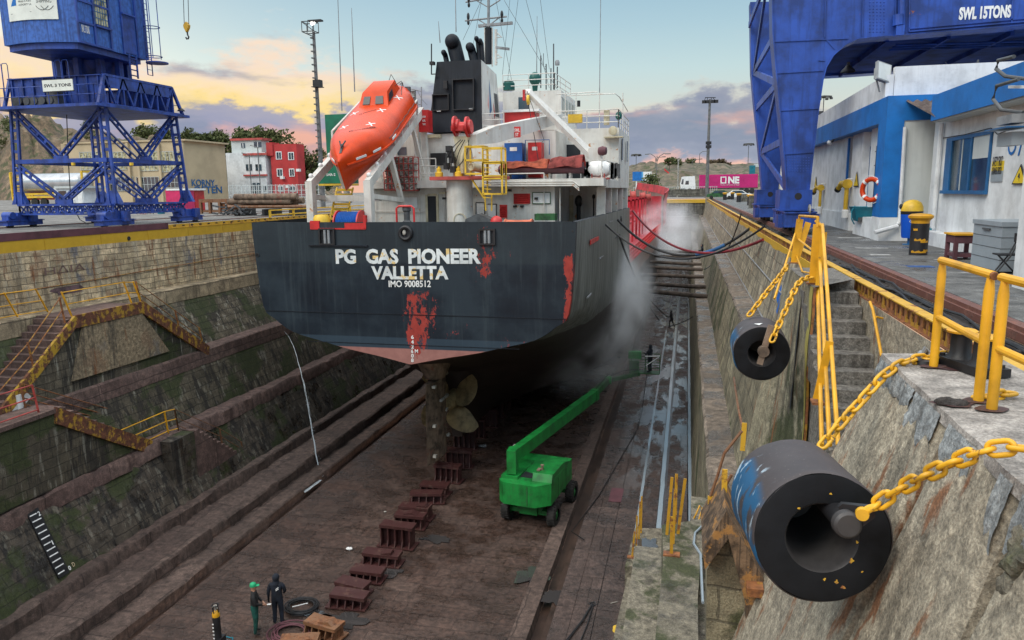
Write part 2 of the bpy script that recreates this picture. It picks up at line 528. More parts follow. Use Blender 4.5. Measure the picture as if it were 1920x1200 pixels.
M['red_build']=paint('red_render',(0.42,0.035,0.035),0.85,0.12,0.5)
M['yellow']=paint('yellow_paint',(0.66,0.33,0.012),0.45,0.16,1.8,rust=0.16,rcol=(0.10,0.05,0.02),rsc=5.0)
M['yellow_chain']=paint('yellow_chain_paint',(0.68,0.36,0.015),0.42,0.14,3.0,rust=0.42,rcol=(0.09,0.045,0.02),rsc=11.0,bmp=0.004,grime=0.3)
M['yellow_ship']=paint('ship_yellow',(0.66,0.42,0.03),0.45,0.15,1.5,rust=0.1)
M['yellow_rust']=rustmat('yellow_over_rust',(0.62,0.36,0.03),0.45)
M['yellow_band']=rustmat('yellow_edge_beam',(0.60,0.36,0.025),0.20,sc_=0.9)
M['yellow_old']=rustmat('yellow_mostly_gone',(0.40,0.22,0.025),0.72,sc_=2.5)
M['rust']=rustmat('rusted_steel',(0.12,0.045,0.03),0.8)
M['rust_flake']=rustmat('flaking_rusted_plate',(0.42,0.24,0.03),0.72,mid=(0.115,0.042,0.022),dark=(0.035,0.016,0.012),sc_=3.0)
M['rust_red']=rustmat('red_lead_over_rust',(0.055,0.018,0.017),0.45,mid=(0.065,0.028,0.02),dark=(0.03,0.014,0.012))
M['rust_orange']=rustmat('orange_rust',(0.20,0.10,0.05),0.6,mid=(0.17,0.07,0.03),dark=(0.05,0.022,0.015))
M['maroon']=paint('maroon_strip',(0.10,0.035,0.045),0.7,0.2,1.5)
M['black']=paint('black_steel',(0.012,0.012,0.014),0.5,0.3,2.0)
M['funnel_black']=paint('funnel_black',(0.007,0.010,0.016),0.6,0.3,0.8,streak=0.4,scol=(0.02,0.024,0.03),spec=0.3)
M['blue_shaded']=paint('shaded_blue_underside',(0.012,0.035,0.16),0.85,0.3,0.8,streak=0.0,grime=0.4,spec=0.15)  # darker matte copy of the crane blue; underside shade painted into the colour
M['deck_grey']=paint('grey_green_deck',(0.10,0.12,0.11),0.7,0.2,1.0,rust=0.3)
M['rubber']=paint('black_rubber',(0.006,0.007,0.009),0.6,0.35,2.0,bmp=0.004,spec=0.25)
M['bore']=paint('paler_bore_rubber',(0.045,0.042,0.042),0.45,0.3,2.0,bmp=0.004,spec=0.4)  # lit look of the bore put into a paler rubber colour
M['tyre']=paint('tyre_rubber',(0.018,0.017,0.016),0.8,0.35,6.0,bmp=0.01)
M['grey_steel']=paint('grey_steel',(0.22,0.23,0.24),0.5,0.2,2.0,rust=0.1)
M['grey_dark']=paint('dark_grey_steel',(0.07,0.075,0.08),0.55,0.25,2.0)
M['pole']=paint('galvanised_pole',(0.12,0.12,0.12),0.6,0.2,2.0)
M['white']=paint('white_paint',(0.72,0.73,0.72),0.5,0.06,2.0,grime=0.06)
M['letter']=paint('white_lettering',(0.74,0.74,0.72),0.6,0.08,3.0)
M['letter_hull']=paint('worn_white_lettering',(0.66,0.70,0.70),0.6,0.12,1.0,rust=0.5,rcol=(0.42,0.30,0.12),rsc=1.6,grime=0.25)
M['letter_black']=paint('black_lettering',(0.03,0.03,0.035),0.7,0.2)
M['green_lift']=paint('green_machine_paint',(0.006,0.185,0.032),0.45,0.25,1.8,grime=0.45,streak=0.3,scol=(0.01,0.09,0.02))
M['green_dirty']=paint('grimy_green_paint',(0.015,0.085,0.022),0.6,0.4,2.0,grime=0.5)
M['green_box']=paint('green_container',(0.0,0.14,0.075),0.5,0.15,1.0)
M['green_radome']=paint('green_dome',(0.0,0.085,0.07),0.5,0.1)
M['orange']=paint('lifeboat_orange',(0.60,0.052,0.005),0.3,0.10,0.8,streak=0.2,scol=(0.42,0.03,0.006),spec=0.28)
M['boat_glass']=paint('boat_window',(0.02,0.025,0.035),0.3,0.2,spec=0.3)
M['canvas']=paint('faded_orange_canvas',(0.50,0.13,0.07),0.9,0.3,2.5,bmp=0.03)
M['canvas2']=paint('faded_red_canvas',(0.36,0.085,0.075),0.9,0.3,2.5,bmp=0.03)
M['blue_box']=paint('bright_blue',(0.01,0.10,0.38),0.45,0.12)
M['blue_bin']=paint('bin_blue',(0.0,0.075,0.48),0.35,0.08)
M['teal']=paint('teal_plastic',(0.0,0.14,0.20),0.5,0.2)
M['grey_box']=paint('light_grey_chest',(0.27,0.31,0.34),0.45,0.08,1.0,grime=0.1)
M['bronze']=paint('propeller_bronze',(0.34,0.255,0.13),0.55,0.3,1.6,grime=0.45,metal=0.2)
M['rudder']=paint('fouled_steel',(0.17,0.12,0.085),0.85,0.4,2.2,rust=0.35,rcol=(0.12,0.05,0.035),streak=0.5,bmp=0.03)
M['anode']=paint('pale_anode',(0.30,0.29,0.26),0.8,0.3,4.0)
M['concrete']=stone('weathered_concrete',(0.40,0.35,0.26),(0.29,0.255,0.195),brick=0,stain=0.18,rust=0.42,stcol=(0.10,0.088,0.066),coarse=3.0,pale=0.18)
M['concrete_top']=stone('platform_concrete',(0.34,0.31,0.28),(0.26,0.235,0.21),brick=0,stain=0.0,coarse=1.4)
M['mortar']=stone('grey_mortar_patch',(0.30,0.32,0.32),(0.24,0.255,0.26),brick=0,stain=0.1,coarse=3)
M['step']=stone('rough_concrete_step',(0.23,0.215,0.19),(0.16,0.15,0.135),brick=0,stain=0.3,coarse=4)
M['butt']=stone('stained_concrete',(0.34,0.29,0.19),(0.24,0.22,0.15),brick=0,stain=0.55,rust=0.45,moss=0.25,stcol=(0.06,0.05,0.035),coarse=2)
M['wood_rust']=paint('rotten_rusty_sheathing',(0.15,0.095,0.055),0.9,0.4,6.0,streak=0.9,scol=(0.045,0.03,0.02),ssx=22,rust=0.55,rcol=(0.20,0.10,0.03),rsc=3.0,bmp=0.03)
M['brickL']=stone('pale_block_masonry',(0.62,0.49,0.305),(0.40,0.31,0.195),(0.22,0.17,0.115),0.62,0.262,0.7,stain=0.35,stcol=(0.11,0.085,0.06),rust=0.5,pale=0.45,smear=0.8)
M['copeL']=stone('sandy_coping',(0.38,0.30,0.185),(0.29,0.225,0.145),(0.1,0.08,0.06),1.9,1.4,0.7,stain=0.3,stcol=(0.08,0.06,0.04))
M['wallL1']=stone('dark_block_masonry',(0.16,0.132,0.088),(0.10,0.083,0.057),(0.03,0.027,0.02),0.75,0.33,0.45,stain=0.75,moss=0.55,pale=0.7,stcol=(0.02,0.017,0.014))
M['wallL2']=stone('mossy_block_masonry',(0.135,0.11,0.072),(0.08,0.066,0.044),(0.022,0.02,0.015),0.8,0.36,0.4,stain=0.75,moss=0.85,pale=0.45,stcol=(0.018,0.015,0.012))
M['wallL3']=stone('wet_block_masonry',(0.10,0.078,0.056),(0.058,0.046,0.034),(0.018,0.015,0.012),0.85,0.4,0.35,stain=0.8,moss=0.75,pale=0.3,wet=0.3,stcol=(0.013,0.011,0.01))
M['ledge']=stone('reddish_ledge_stone',(0.165,0.098,0.083),(0.11,0.07,0.058),(0.05,0.03,0.028),2.1,3.0,0.6,stain=0.4,stcol=(0.06,0.035,0.03),coarse=1.6)
M['lowstep']=stone('silted_step_stone',(0.125,0.08,0.065),(0.078,0.053,0.043),(0.03,0.02,0.018),1.7,3.0,0.6,stain=0.35,stcol=(0.03,0.019,0.016),moss=0.0,coarse=1.8)
M['floor']=stone('silty_dock_floor',(0.105,0.058,0.043),(0.058,0.036,0.028),(0.03,0.02,0.018),1.3,0.62,0.2,stain=0.0,wet=1.15,coarse=2.2)
M['paver']=stone('dock_floor_slabs',(0.10,0.066,0.056),(0.066,0.046,0.040),(0.025,0.017,0.015),3.0,2.1,0.4,stain=0.0,wet=0.8,coarse=2.4,film_sheen=True)
M['gutter']=paint('silt_in_drain',(0.045,0.027,0.02),0.35,0.3,1.0)
M['wallR']=stone('grey_block_masonry',(0.34,0.29,0.20),(0.24,0.205,0.145),(0.16,0.135,0.095),0.95,0.4,0.6,stain=0.55,stcol=(0.06,0.05,0.04),rust=0.3)
M['wallRlow']=stone('green_stained_masonry',(0.24,0.20,0.125),(0.16,0.14,0.09),(0.06,0.05,0.035),1.1,0.5,0.55,stain=0.45,moss=0.2,stcol=(0.035,0.032,0.022))
M['ledgeR']=stone('worn_ledge_stone',(0.20,0.155,0.115),(0.145,0.115,0.088),(0.05,0.04,0.03),4.0,1.5,0.7,stain=0.0,wet=0.6,coarse=1.8)
M['wallfar']=stone('dock_head_masonry',(0.17,0.16,0.13),(0.12,0.115,0.095),(0.05,0.045,0.035),1.0,0.45,0.8,stain=0.7)
M['ground']=stone('port_ground',(0.20,0.19,0.175),(0.15,0.14,0.13),brick=0,stain=0,coarse=0.5)
M['pave']=stone('grey_pavement',(0.145,0.145,0.14),(0.095,0.096,0.095),brick=0,stain=0,wet=0.25,coarse=1.0)
M['rail']=rustmat('rail_steel',(0.15,0.06,0.045),0.55,mid=(0.16,0.065,0.045),dark=(0.05,0.025,0.02))
M['slabstone']=stone('algae_tinged_slab',(0.23,0.20,0.15),(0.165,0.15,0.11),brick=0,stain=0.2,moss=0.06,wet=0.4,coarse=2.5)
M['panel']=stone('brown_render',(0.30,0.225,0.135),(0.22,0.17,0.11),brick=0,stain=0.35,smear=0.5,rust=0.4,coarse=3)
M['ballast']=stone('dirty_ballast',(0.06,0.05,0.045),(0.03,0.027,0.025),brick=0,stain=0,coarse=6)
M['corrug']=paint('corrugated_sheet',(0.20,0.155,0.14),0.8,0.2,2.0)
M['glass']=paint('window_glass',(0.03,0.055,0.075),0.08,0.4,0.8,spec=0.8)
M['glass_pale']=paint('pale_panes',(0.36,0.33,0.20),0.3,0.5,3.0)  # paler, yellower copy of the window glass
M['dark']=paint('dark_interior',(0.012,0.014,0.018),0.7,0.3)
M['beige']=paint('beige_render',(0.47,0.37,0.235),0.85,0.08,0.3,grime=0.08)
M['sign_yellow']=paint('sign_yellow',(0.70,0.50,0.01),0.5,0.05)
M['sign_white']=paint('sign_white',(0.70,0.72,0.66),0.5,0.06)
M['magenta']=paint('magenta_container',(0.50,0.012,0.16),0.5,0.08,0.5)
M['pink']=paint('pink_plastic',(0.55,0.02,0.11),0.5,0.1)
M['silver']=paint('silver_tank',(0.45,0.46,0.47),0.3,0.1,1.0,metal=0.6)
M['hose_black']=paint('black_hose',(0.010,0.010,0.012),0.5,0.2)
M['hose_red']=paint('red_hose',(0.22,0.02,0.03),0.5,0.2)
M['hose_blue']=paint('blue_hose',(0.01,0.08,0.22),0.5,0.2)
M['cloth_dark']=paint('dark_workwear',(0.008,0.012,0.022),0.9,0.3,6)
M['cloth_black']=paint('black_jacket',(0.010,0.010,0.011),0.9,0.3,6)
M['cloth_green']=paint('green_trousers',(0.005,0.07,0.055),0.9,0.25,6)
M['cloth_grey']=paint('grey_overalls',(0.22,0.24,0.27),0.9,0.25,6)
M['skin']=paint('skin',(0.38,0.20,0.13),0.6,0.1,8)
M['cap_green']=paint('green_cap',(0.01,0.30,0.13),0.7,0.1)
M['boot']=paint('boots',(0.012,0.010,0.009),0.7,0.2)
M['rock']=stone('rocky_soil',(0.22,0.145,0.085),(0.10,0.075,0.048),brick=0,stain=0.4,stcol=(0.05,0.045,0.025),moss=0.7,coarse=0.3)
M['scrub']=stone('scrub_hill',(0.16,0.115,0.078),(0.085,0.075,0.045),brick=0,stain=0.3,stcol=(0.05,0.04,0.03),moss=0.6,coarse=0.12)
M['trunk']=paint('bark',(0.06,0.045,0.035),0.9,0.3,3)
def leafmat(name,a,b):
 m,nt,bs=newmat(name)
 oi=nd(nt,'ShaderNodeObjectInfo').outputs['Random']
 P=nd(nt,'ShaderNodeNewGeometry').outputs['Position']
 n=fbm(nt,P,0.9,4,0.7)
 k=mixc(nt,ramp(nt,n,[(0.3,0.0),(0.7,1.0)]),a,b)
 k=mixc(nt,mth(nt,'MULTIPLY',oi,0.3),k,(0.10,0.08,0.02))
 setb(nt,bs,col=k,rough=0.8,spec=0.2)
 return m
M['leaf']=leafmat('foliage',(0.035,0.052,0.022),(0.13,0.15,0.055))
M['leaf_brown']=leafmat('dry_foliage',(0.045,0.035,0.022),(0.12,0.085,0.05))
def watermat(name,col,rough=0.06):
 m,nt,bs=newmat(name)
 P=nd(nt,'ShaderNodeNewGeometry').outputs['Position']
 setb(nt,bs,col=col,rough=rough,spec=0.9,nrm=bump(nt,fbm(nt,P,6.0,3),0.01,0.25))
 return m
M['water']=watermat('standing_water',(0.24,0.28,0.31),0.1)  # pale base colour stands in for bright sky reflected in the water
M['puddle']=watermat('puddle_water',(0.045,0.042,0.042),0.05)
M['foam']=paint('falling_water',(0.42,0.47,0.50),0.25,0.15,6.0)
def hullmat():
 m,nt,bs=newmat('hull_plating')
 P=nd(nt,'ShaderNodeNewGeometry').outputs['Position']
 s=nd(nt,'ShaderNodeSeparateXYZ',P)
 x,y,z=s.outputs
 big=fbm(nt,P,0.35,5,0.6)
 navy=ramp(nt,big,[(0.38,(0.006,0.010,0.017)),(0.5,(0.010,0.017,0.026)),(0.62,(0.020,0.031,0.042))])
 run=fbm(nt,P,1.0,6,0.68,sx=4.5,sy=4.5,sz=0.22)
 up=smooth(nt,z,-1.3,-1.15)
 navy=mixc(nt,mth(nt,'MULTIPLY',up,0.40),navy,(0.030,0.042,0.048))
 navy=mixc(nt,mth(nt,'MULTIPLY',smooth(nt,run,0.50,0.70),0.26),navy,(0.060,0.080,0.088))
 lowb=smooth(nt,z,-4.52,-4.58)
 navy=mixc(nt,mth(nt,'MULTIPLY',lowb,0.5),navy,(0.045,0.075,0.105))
 side=smooth(nt,y,30.5,30.7)
 grey=mixc(nt,smooth(nt,run,0.38,0.66),(0.075,0.085,0.082),(0.21,0.225,0.21))
 navy=mixc(nt,side,navy,grey)
 fw=smooth(nt,mth(nt,'ADD',y,mth(nt,'MULTIPLY',big,16.0)),54.0,70.0)
 navy=mixc(nt,fw,navy,mixc(nt,run,(0.14,0.075,0.06),(0.22,0.15,0.13)))
 zz=mth(nt,'ADD',z,mth(nt,'MULTIPLY',side,mth(nt,'MULTIPLY',big,-0.6)))
 af=smooth(nt,zz,-5.02,-5.06)
 pinkc=mixc(nt,fbm(nt,P,2.2,7,0.68),(0.20,0.085,0.075),(0.42,0.20,0.17))
 brownc=mixc(nt,fbm(nt,P,1.2,7,0.65),(0.014,0.011,0.010),(0.055,0.040,0.036))
 afc=mixc(nt,side,pinkc,brownc)
 k=mixc(nt,af,navy,afc)
 fl=fbm(nt,P,3.3,11,0.76,sx=1.4,sy=1.4,sz=0.7,off=(2,2,2))
 def near(xc,w,z0,z1,a=1.0):
  g=smooth(nt,mth(nt,'ABSOLUTE',mth(nt,'SUBTRACT',x,xc)),w,0.0)
  h=mth(nt,'MULTIPLY',smooth(nt,z,z0,z0+0.8),smooth(nt,z,z1,z1-0.8))
  return mth(nt,'MULTIPLY',mth(nt,'MULTIPLY',g,h),a)
 w=near(-11.4,1.15,-5.8,-2.0,1.1)
 for a_ in((-10.8,1.0,-4.6,-2.2,0.75),(-4.70,0.42,-4.6,-0.3,1.2),(-8.3,1.4,-2.3,0.8,0.72),(-11.9,0.7,-1.2,0.4,0.5),(-7.0,2.2,-5.4,-4.0,0.72),(-9.4,2.2,-4.9,-3.4,0.55),(-10.2,3.0,0.1,1.2,0.6)):
  w=mth(nt,'MAXIMUM',w,near(*a_))
 w=mth(nt,'MULTIPLY',w,mth(nt,'SUBTRACT',1.0,side))
 t=mth(nt,'ADD',mth(nt,'ADD',mth(nt,'MULTIPLY',fl,0.75),mth(nt,'MULTIPLY',fbm(nt,P,1.1,3,0.5,off=(8,3,3)),0.25)),mth(nt,'MULTIPLY',w,0.21))
 fm=mth(nt,'MULTIPLY',smooth(nt,t,0.665,0.685),smooth(nt,w,0.02,0.1))
 k=mixc(nt,fm,k,mixc(nt,fbm(nt,P,5,5),(0.20,0.022,0.018),(0.42,0.060,0.045)))
 rg=mth(nt,'ADD',0.5,mth(nt,'MULTIPLY',fm,0.3))
 pl=nd(nt,'ShaderNodeTexBrick',nd(nt,'ShaderNodeCombineXYZ',mth(nt,'ADD',x,mth(nt,'MULTIPLY',y,side)),z,0.0).outputs[0],(1,1,1,1),(1,1,1,1),(0,0,0,1),1.0,0.012,0.6,0.0,5.5,1.9,_offset=0.5,_squash=1.0).outputs[1]
 hgt=mth(nt,'ADD',mth(nt,'MULTIPLY',fbm(nt,P,0.8,3),1.0),mth(nt,'MULTIPLY',pl,0.06))
 hgt=mth(nt,'ADD',hgt,mth(nt,'MULTIPLY',mth(nt,'SUBTRACT',1.0,fm),0.06))
 setb(nt,bs,col=k,rough=rg,spec=0.3,nrm=bump(nt,hgt,0.05,0.5))
 return m
M['hull']=hullmat()
M['red_deck']=paint('red_deck_paint',(0.42,0.016,0.028),0.5,0.25,0.6,streak=0.25)
def fendermat():
 m,nt,bs=newmat('scuffed_fender_rubber')
 P=nd(nt,'ShaderNodeTexCoord').outputs['Object']
 a=fbm(nt,P,2.0,6)
 k=mixc(nt,a,(0.030,0.026,0.028),(0.075,0.062,0.064))
 speck=smooth(nt,fbm(nt,P,40.0,3,0.5),0.68,0.72)
 k=mixc(nt,mth(nt,'MULTIPLY',speck,0.5),k,(0.25,0.22,0.2))
 sx_=nd(nt,'ShaderNodeSeparateXYZ',P)
 m1=smooth(nt,sx_.outputs[0],-0.38,-0.46)
 sm=fbm(nt,P,3.0,5,0.6,sz=0.4,off=(1,2,3))
 k=mixc(nt,mth(nt,'MULTIPLY',m1,smooth(nt,sm,0.46,0.54)),k,(0.01,0.085,0.19))
 sm2=fbm(nt,P,7.0,5,0.6,sz=0.3,off=(7,2,3))
 k=mixc(nt,mth(nt,'MULTIPLY',smooth(nt,sx_.outputs[0],-0.30,-0.40),smooth(nt,sm2,0.56,0.64)),k,(0.36,0.46,0.54))
 setb(nt,bs,col=k,rough=0.62,nrm=bump(nt,a,0.01))
 return m
M['fender']=fendermat()
# ------------------------------------------------------------------ ground and dock
FZ=-12.3
QL=0.15
YN,YF=-14.0,138.0
def strip(name,pts,ya,yb,mat,parent,dy=0.7,amp=0.02,seed=0):
 """long surface following the cross-section pts [(x, z)...] from ya to yb, slightly uneven"""
 m=MB()
 if amp>.045:dy=.26
 n=max(2,int((yb-ya)/dy))
 sec=[]
 dense=[]
 for(x0,z0),(x1,z1)in zip(pts,pts[1:]):
  L=math.hypot(x1-x0,z1-z0);k=max(1,int(L/0.7))
  for i in range(k):dense.append((x0+(x1-x0)*i/k,z0+(z1-z0)*i/k))
 dense.append(pts[-1])
 for j in range(n+1):
  y=ya+(yb-ya)*j/n
  r=[]
  for i,(x,z)in enumerate(dense):
   q=V((x*0.7+seed,y*0.45,z*0.7))
   d=mnoise.fractal(q,1.0,2.0,4)*amp
   e=mnoise.fractal(q*2.3+V((9,9,9)),1.0,2.0,3)*amp
   if amp>.045:
    bk=math.floor(y/2.1+seed*.37);h_=math.sin(bk*12.9898+seed*7)*43758.5;h_-=math.floor(h_)
    fr=(y/2.1+seed*.37)%1
    k_=1.0 if y<28 else .5
    d+=(h_-.5)*.13*k_;e+=(h_-.6)*.10*k_
    if fr<.12 or fr>.9:e-=.06*k_;d-=.05*k_
    ch=max(0,mnoise.noise(V((y*1.3,seed*3.1,z*2)))-.2)*k_
    d-=ch*.25;e-=ch*.2
   r.append((x+d,y,z+e))
  sec.append(r)
 m.loft(sec)
 return m.build(name,mat,parent,smooth=40,recalc=False)
m=MB()
B=2500.0
for(x0,x1,y0,y1)in((-B,-26.0,-60,YF),(4.5,B,-60,YF),(-B,B,YF,B),(-B,B,-B,-60),(-26.0,4.5,-60,YN)):
 m.poly([(x0,y0,0),(x1,y0,0),(x1,y1,0),(x0,y1,0)])
g=struct(m.build('ground',M['ground'],recalc=False))
m=MB()
m.box(4.5,60,YN,YF,-0.3,0.004)
struct(m.build('pavement',M['pave']))
m=MB();m.box(-75,-26.0,YN,YF,0.0,QL-0.004)
struct(m.build('quay',M['ground']))
m=MB()
for(x,y,a,b)in((5.3,17.5,1.6,0.12),(6.1,20.5,1.2,0.16),(5.0,24.2,0.9,0.2),(6.6,14.6,1.9,0.1),(5.4,29.0,0.8,0.3),(4.9,21.8,0.5,0.25)):
 m.box(x,x+a,y,y+b,0.004,0.008)
struct(m.build('pavement_marking',paint('worn_white_line',(0.34,0.34,0.33),0.8,0.3,5)))
m=MB()
m.box(5.0,5.55,18.6,18.95,0.004,0.009);m.box(5.9,6.3,11.6,12.1,0.004,0.009)
struct(m.build('pavement_paint_spill',paint('spilled_blue_paint',(0.01,0.07,0.25),0.6,0.3,5)))
fl=struct(strip('dock_floor',[(-17.1,FZ),(-5.2,FZ-0.03)],YN,YF,M['floor'],None,amp=0.025))
kb_=struct(strip('dock_floor_kerb',[(-5.2,FZ-0.03),(-5.19,FZ+0.07),(-4.62,FZ+0.06),(-4.58,FZ-0.3)],YN,YF,M['lowstep'],None,amp=0.02))
gt=struct(strip('drain_channel',[(-4.58,FZ-0.3),(-4.0,FZ-0.3),(-3.99,FZ+0.05)],YN,YF,M['gutter'],None,amp=0.015))
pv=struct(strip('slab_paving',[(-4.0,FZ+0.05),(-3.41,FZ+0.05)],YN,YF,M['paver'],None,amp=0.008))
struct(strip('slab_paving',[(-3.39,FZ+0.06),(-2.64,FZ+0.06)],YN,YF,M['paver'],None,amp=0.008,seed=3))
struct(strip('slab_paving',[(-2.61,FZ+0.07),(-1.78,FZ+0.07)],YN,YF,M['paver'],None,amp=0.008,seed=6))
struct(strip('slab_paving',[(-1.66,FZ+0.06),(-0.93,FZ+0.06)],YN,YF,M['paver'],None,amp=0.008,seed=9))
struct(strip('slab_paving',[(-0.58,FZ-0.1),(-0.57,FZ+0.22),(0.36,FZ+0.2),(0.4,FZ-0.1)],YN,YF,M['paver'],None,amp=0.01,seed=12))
m=MB()
m.poly([(-17.6,YN,FZ-0.22),(-17.0,YN,FZ-0.22),(-17.0,YF,FZ-0.22),(-17.6,YF,FZ-0.22)])
struct(m.build('side_gutter',M['gutter']))
m=MB()
m.poly([(-4.2,YN,FZ-0.02),(0.7,YN,FZ-0.02),(0.7,YF,FZ-0.02),(-4.2,YF,FZ-0.02)])
struct(m.build('paving_bed',M['gutter']))
def ribbon(x,w,ya,yb,z,wob=0.02):
 m=MB();L=[]
 n=int((yb-ya)/0.7)
 for j in range(n+1):
  y=ya+(yb-ya)*j/n
  e=mnoise.noise(V((x,y*0.8,0)))*wob;e2=mnoise.noise(V((x+5,y*0.8,3)))*wob
  L.append([(x-w/2+e,y,z),(x+w/2+e2,y,z)])
 m.loft(L)
 return struct(m.build('standing_water',M['water'],recalc=False))
ribbon(-1.72,0.12,24,75,FZ+0.066)
ribbon(-0.80,0.20,17,100,FZ+0.03,0.03)
ribbon(0.49,0.16,19,100,FZ+0.12)
def puddle(x,y,rx,ry,z,seed=0,mat='puddle'):
 m=MB()
 pts=[]
 for k in range(40):
  t=2*math.pi*k/40
  r=1+0.9*mnoise.fractal(V((math.cos(t)*1.3+seed,math.sin(t)*1.3,seed*1.7)),1,2,3)
  pts.append((x+rx*r*math.cos(t),y+ry*r*math.sin(t),z))
 m.poly(pts)
 return struct(m.build('puddle',M[mat]))
for i,(x,y,rx,ry)in enumerate(()and((-0.1,40.5,.38,3.0),(-1.25,47,.33,2.2),(-1.3,55,.34,4.5),(-2.2,58,.35,3.5),(-2.15,66,.4,6),(-0.1,48.5,.4,1.6),(-0.1,56.5,.4,3.8),(-0.1,66,.42,4.5),(-1.3,70,.35,7),(-1.3,39,.3,1.5),(-3.0,62,.3,4),(-0.1,76,.42,4))):
 puddle(x,y,rx,ry,FZ+(0.235 if x>-0.5 else 0.085),i,'water')
dl=thing('dock_wall','stepped left dock wall of pale block masonry above dark mossy ledges','dock wall',(-25.4,30,FZ))
strip('masonry_face',[(-25.36,-0.30),(-25.22,-2.72)],YN,YF,M['brickL'],dl,amp=0.02)
strip('coping',[(-25.3,-2.71),(-24.58,-2.71),(-24.53,-2.76),(-24.50,-3.40)],YN,YF,M['copeL'],dl,amp=0.025)
strip('masonry_face',[(-24.54,-3.38),(-23.49,-5.60),(-23.40,-5.95)],YN,YF,M['wallL1'],dl,amp=0.035)
strip('ledge',[(-23.6,-5.58),(-22.72,-5.58),(-22.66,-5.64),(-22.62,-6.30)],YN,YF,M['ledge'],dl,amp=0.03)
strip('masonry_face',[(-22.66,-6.25),(-22.04,-8.33),(-21.95,-8.75)],YN,YF,M['wallL2'],dl,amp=0.04)
strip('ledge',[(-22.15,-8.31),(-21.40,-8.31),(-21.32,-8.40),(-21.27,-8.95)],YN,YF,M['ledge'],dl,amp=0.05,seed=4)
strip('masonry_face',[(-21.36,-8.85),(-20.40,-11.07),(-20.3,-11.5)],YN,YF,M['wallL3'],dl,amp=0.04)
strip('bottom_step',[(-20.5,-11.05),(-20.06,-11.05),(-20.0,-11.12),(-20.0,-11.85)],YN,YF,M['lowstep'],dl,amp=0.05,seed=5)
strip('bottom_step',[(-20.1,-11.52),(-18.50,-11.52),(-18.43,-11.60),(-18.42,-12.4)],YN,YF,M['lowstep'],dl,amp=0.06,seed=6)
strip('bottom_step',[(-18.5,-12.06),(-17.56,-12.06),(-17.5,-12.12),(-17.5,-12.6)],YN,YF,M['lowstep'],dl,amp=0.05,seed=7)
m=MB();m.tube([(-25.24+.03*math.sin(y),y,-1.75+.06*math.sin(y*.21))for y in range(14,60)],.018,5);m.build('wall_rope',M['yellow_old'],dl)
g_=text('HΔIA',dl,paint('faded_maroon_paint',(0.16,0.10,0.085),.9,.3,4,grime=.4),'graffiti',(-25.255,24.7,-1.32),(0,1,0),(0.058,0,1),2.1,.32,.0)
m=MB()
for(y,z,w,h)in((25.0,-2.25,1.7,.4),):
 m.poly([(-25.245-(z+dz+2.72)*.058+.03,y+dy,z+dz)for dy,dz in[(w*(.5+.5*math.cos(t)*(1+.25*math.sin(5*t+y))),h*(.5+.5*max(-.8,min(.8,1.4*math.sin(t)))))for t in[k*math.pi/14 for k in range(28)]]])
m.build('paint_patch',paint('worn_wall_paint',(0.11,0.065,0.07),.8,.4,3,grime=.6),dl)
eb=thing('edge_beam','yellow steel edge beam with rust runs along the left quay','edge beam',(-25.4,30,-0.4))
m=MB();
for y in range(int(YN),int(YF),3):
 m.box(-25.45,-25.38,y+0.01,y+2.99,-0.36,QL)
m.build('web',M['yellow_band'],eb)
m=MB();m.box(-26.05,-25.36,YN,32.5,QL+0.001,QL+0.03);m.build('top_strip',M['maroon'],eb)
m=MB();m.box(-25.47,-25.37,YN,32.5,QL+0.031,QL+0.30);m.build('maroon_lip',M['maroon'],eb)
m=MB();m.box(-25.50,-25.40,32.52,YF,QL+0.036,QL+0.20);m.build('perforated_lip',M['yellow_rust'],eb)
m=MB()
for k in range(90):m.box(-25.41,-25.395,32.9+k*.7,33.1+k*.7,QL+.09,QL+.15)
m.build('lip_hole',M['dark'],eb)
m=MB();m.box(-26.05,-25.36,32.52,YF,QL+0.001,QL+0.035)
m.build('top_flange',M['yellow_rust'],eb)
m=MB()
for k in range(150):
 y=32.9+k*0.42
 m.box(-25.8,-25.62,y,y+0.16,QL+0.036,QL+0.04)
m.build('flange_hole',M['dark'],eb)
m=MB()
for k in range(60):
 y=12+k*0.345
 m.box(-25.75,-25.65,y,y+0.05,QL+0.031,QL+0.05)
m.build('strip_bolt',M['grey_steel'],eb)
m=MB();m.lathe((-25.375,25.7+4.0,-0.15),(1,0,0),[(0.10,0.0),(0.10,0.02),(0.0,0.02)],14);m.build('drain_hole',M['dark'],eb)
for x_,l_ in((-30.0,'rusty rail under the small blue crane, nearer the dock edge'),(-36.1,'rusty rail under the small blue crane, farther from the dock edge')):
 m=MB();m.box(x_-.04,x_+.04,YN,YF,QL,QL+0.05);tag(m.build('crane_rail',M['rail']),l_,'rail')
dr=thing('dock_wall','tall right dock wall of grey block masonry with a wide worn ledge','dock wall',(3.4,30,FZ))
strip('masonry_face',[(0.56,FZ-0.1),(0.74,-5.78)],17,YF,M['wallRlow'],dr,amp=0.03)
strip('ledge',[(0.72,-5.80),(0.80,-5.72),(1.60,-5.70)],17,YF,M['ledgeR'],dr,amp=0.03,seed=2)
strip('masonry_face',[(1.52,-5.72),(2.05,-2.98)],18,YF,M['wallRlow'],dr,amp=0.03,seed=3)
strip('ledge',[(2.02,-3.0),(2.10,-2.9),(2.85,-2.88)],17.5,YF,M['ledgeR'],dr,amp=0.04,seed=4)
strip('masonry_face',[(2.76,-2.90),(3.32,-0.28)],15.8,YF,M['wallR'],dr,amp=0.02,seed=5)
strip('masonry_face',[(3.30,-4.0),(3.33,-0.28)],-6,15.9,M['concrete'],dr,amp=0.015,seed=8)
m=MB();m.box(3.34,3.5,15.7,15.9,-4,-0.3);m.build('return_face',M['concrete'],dr)
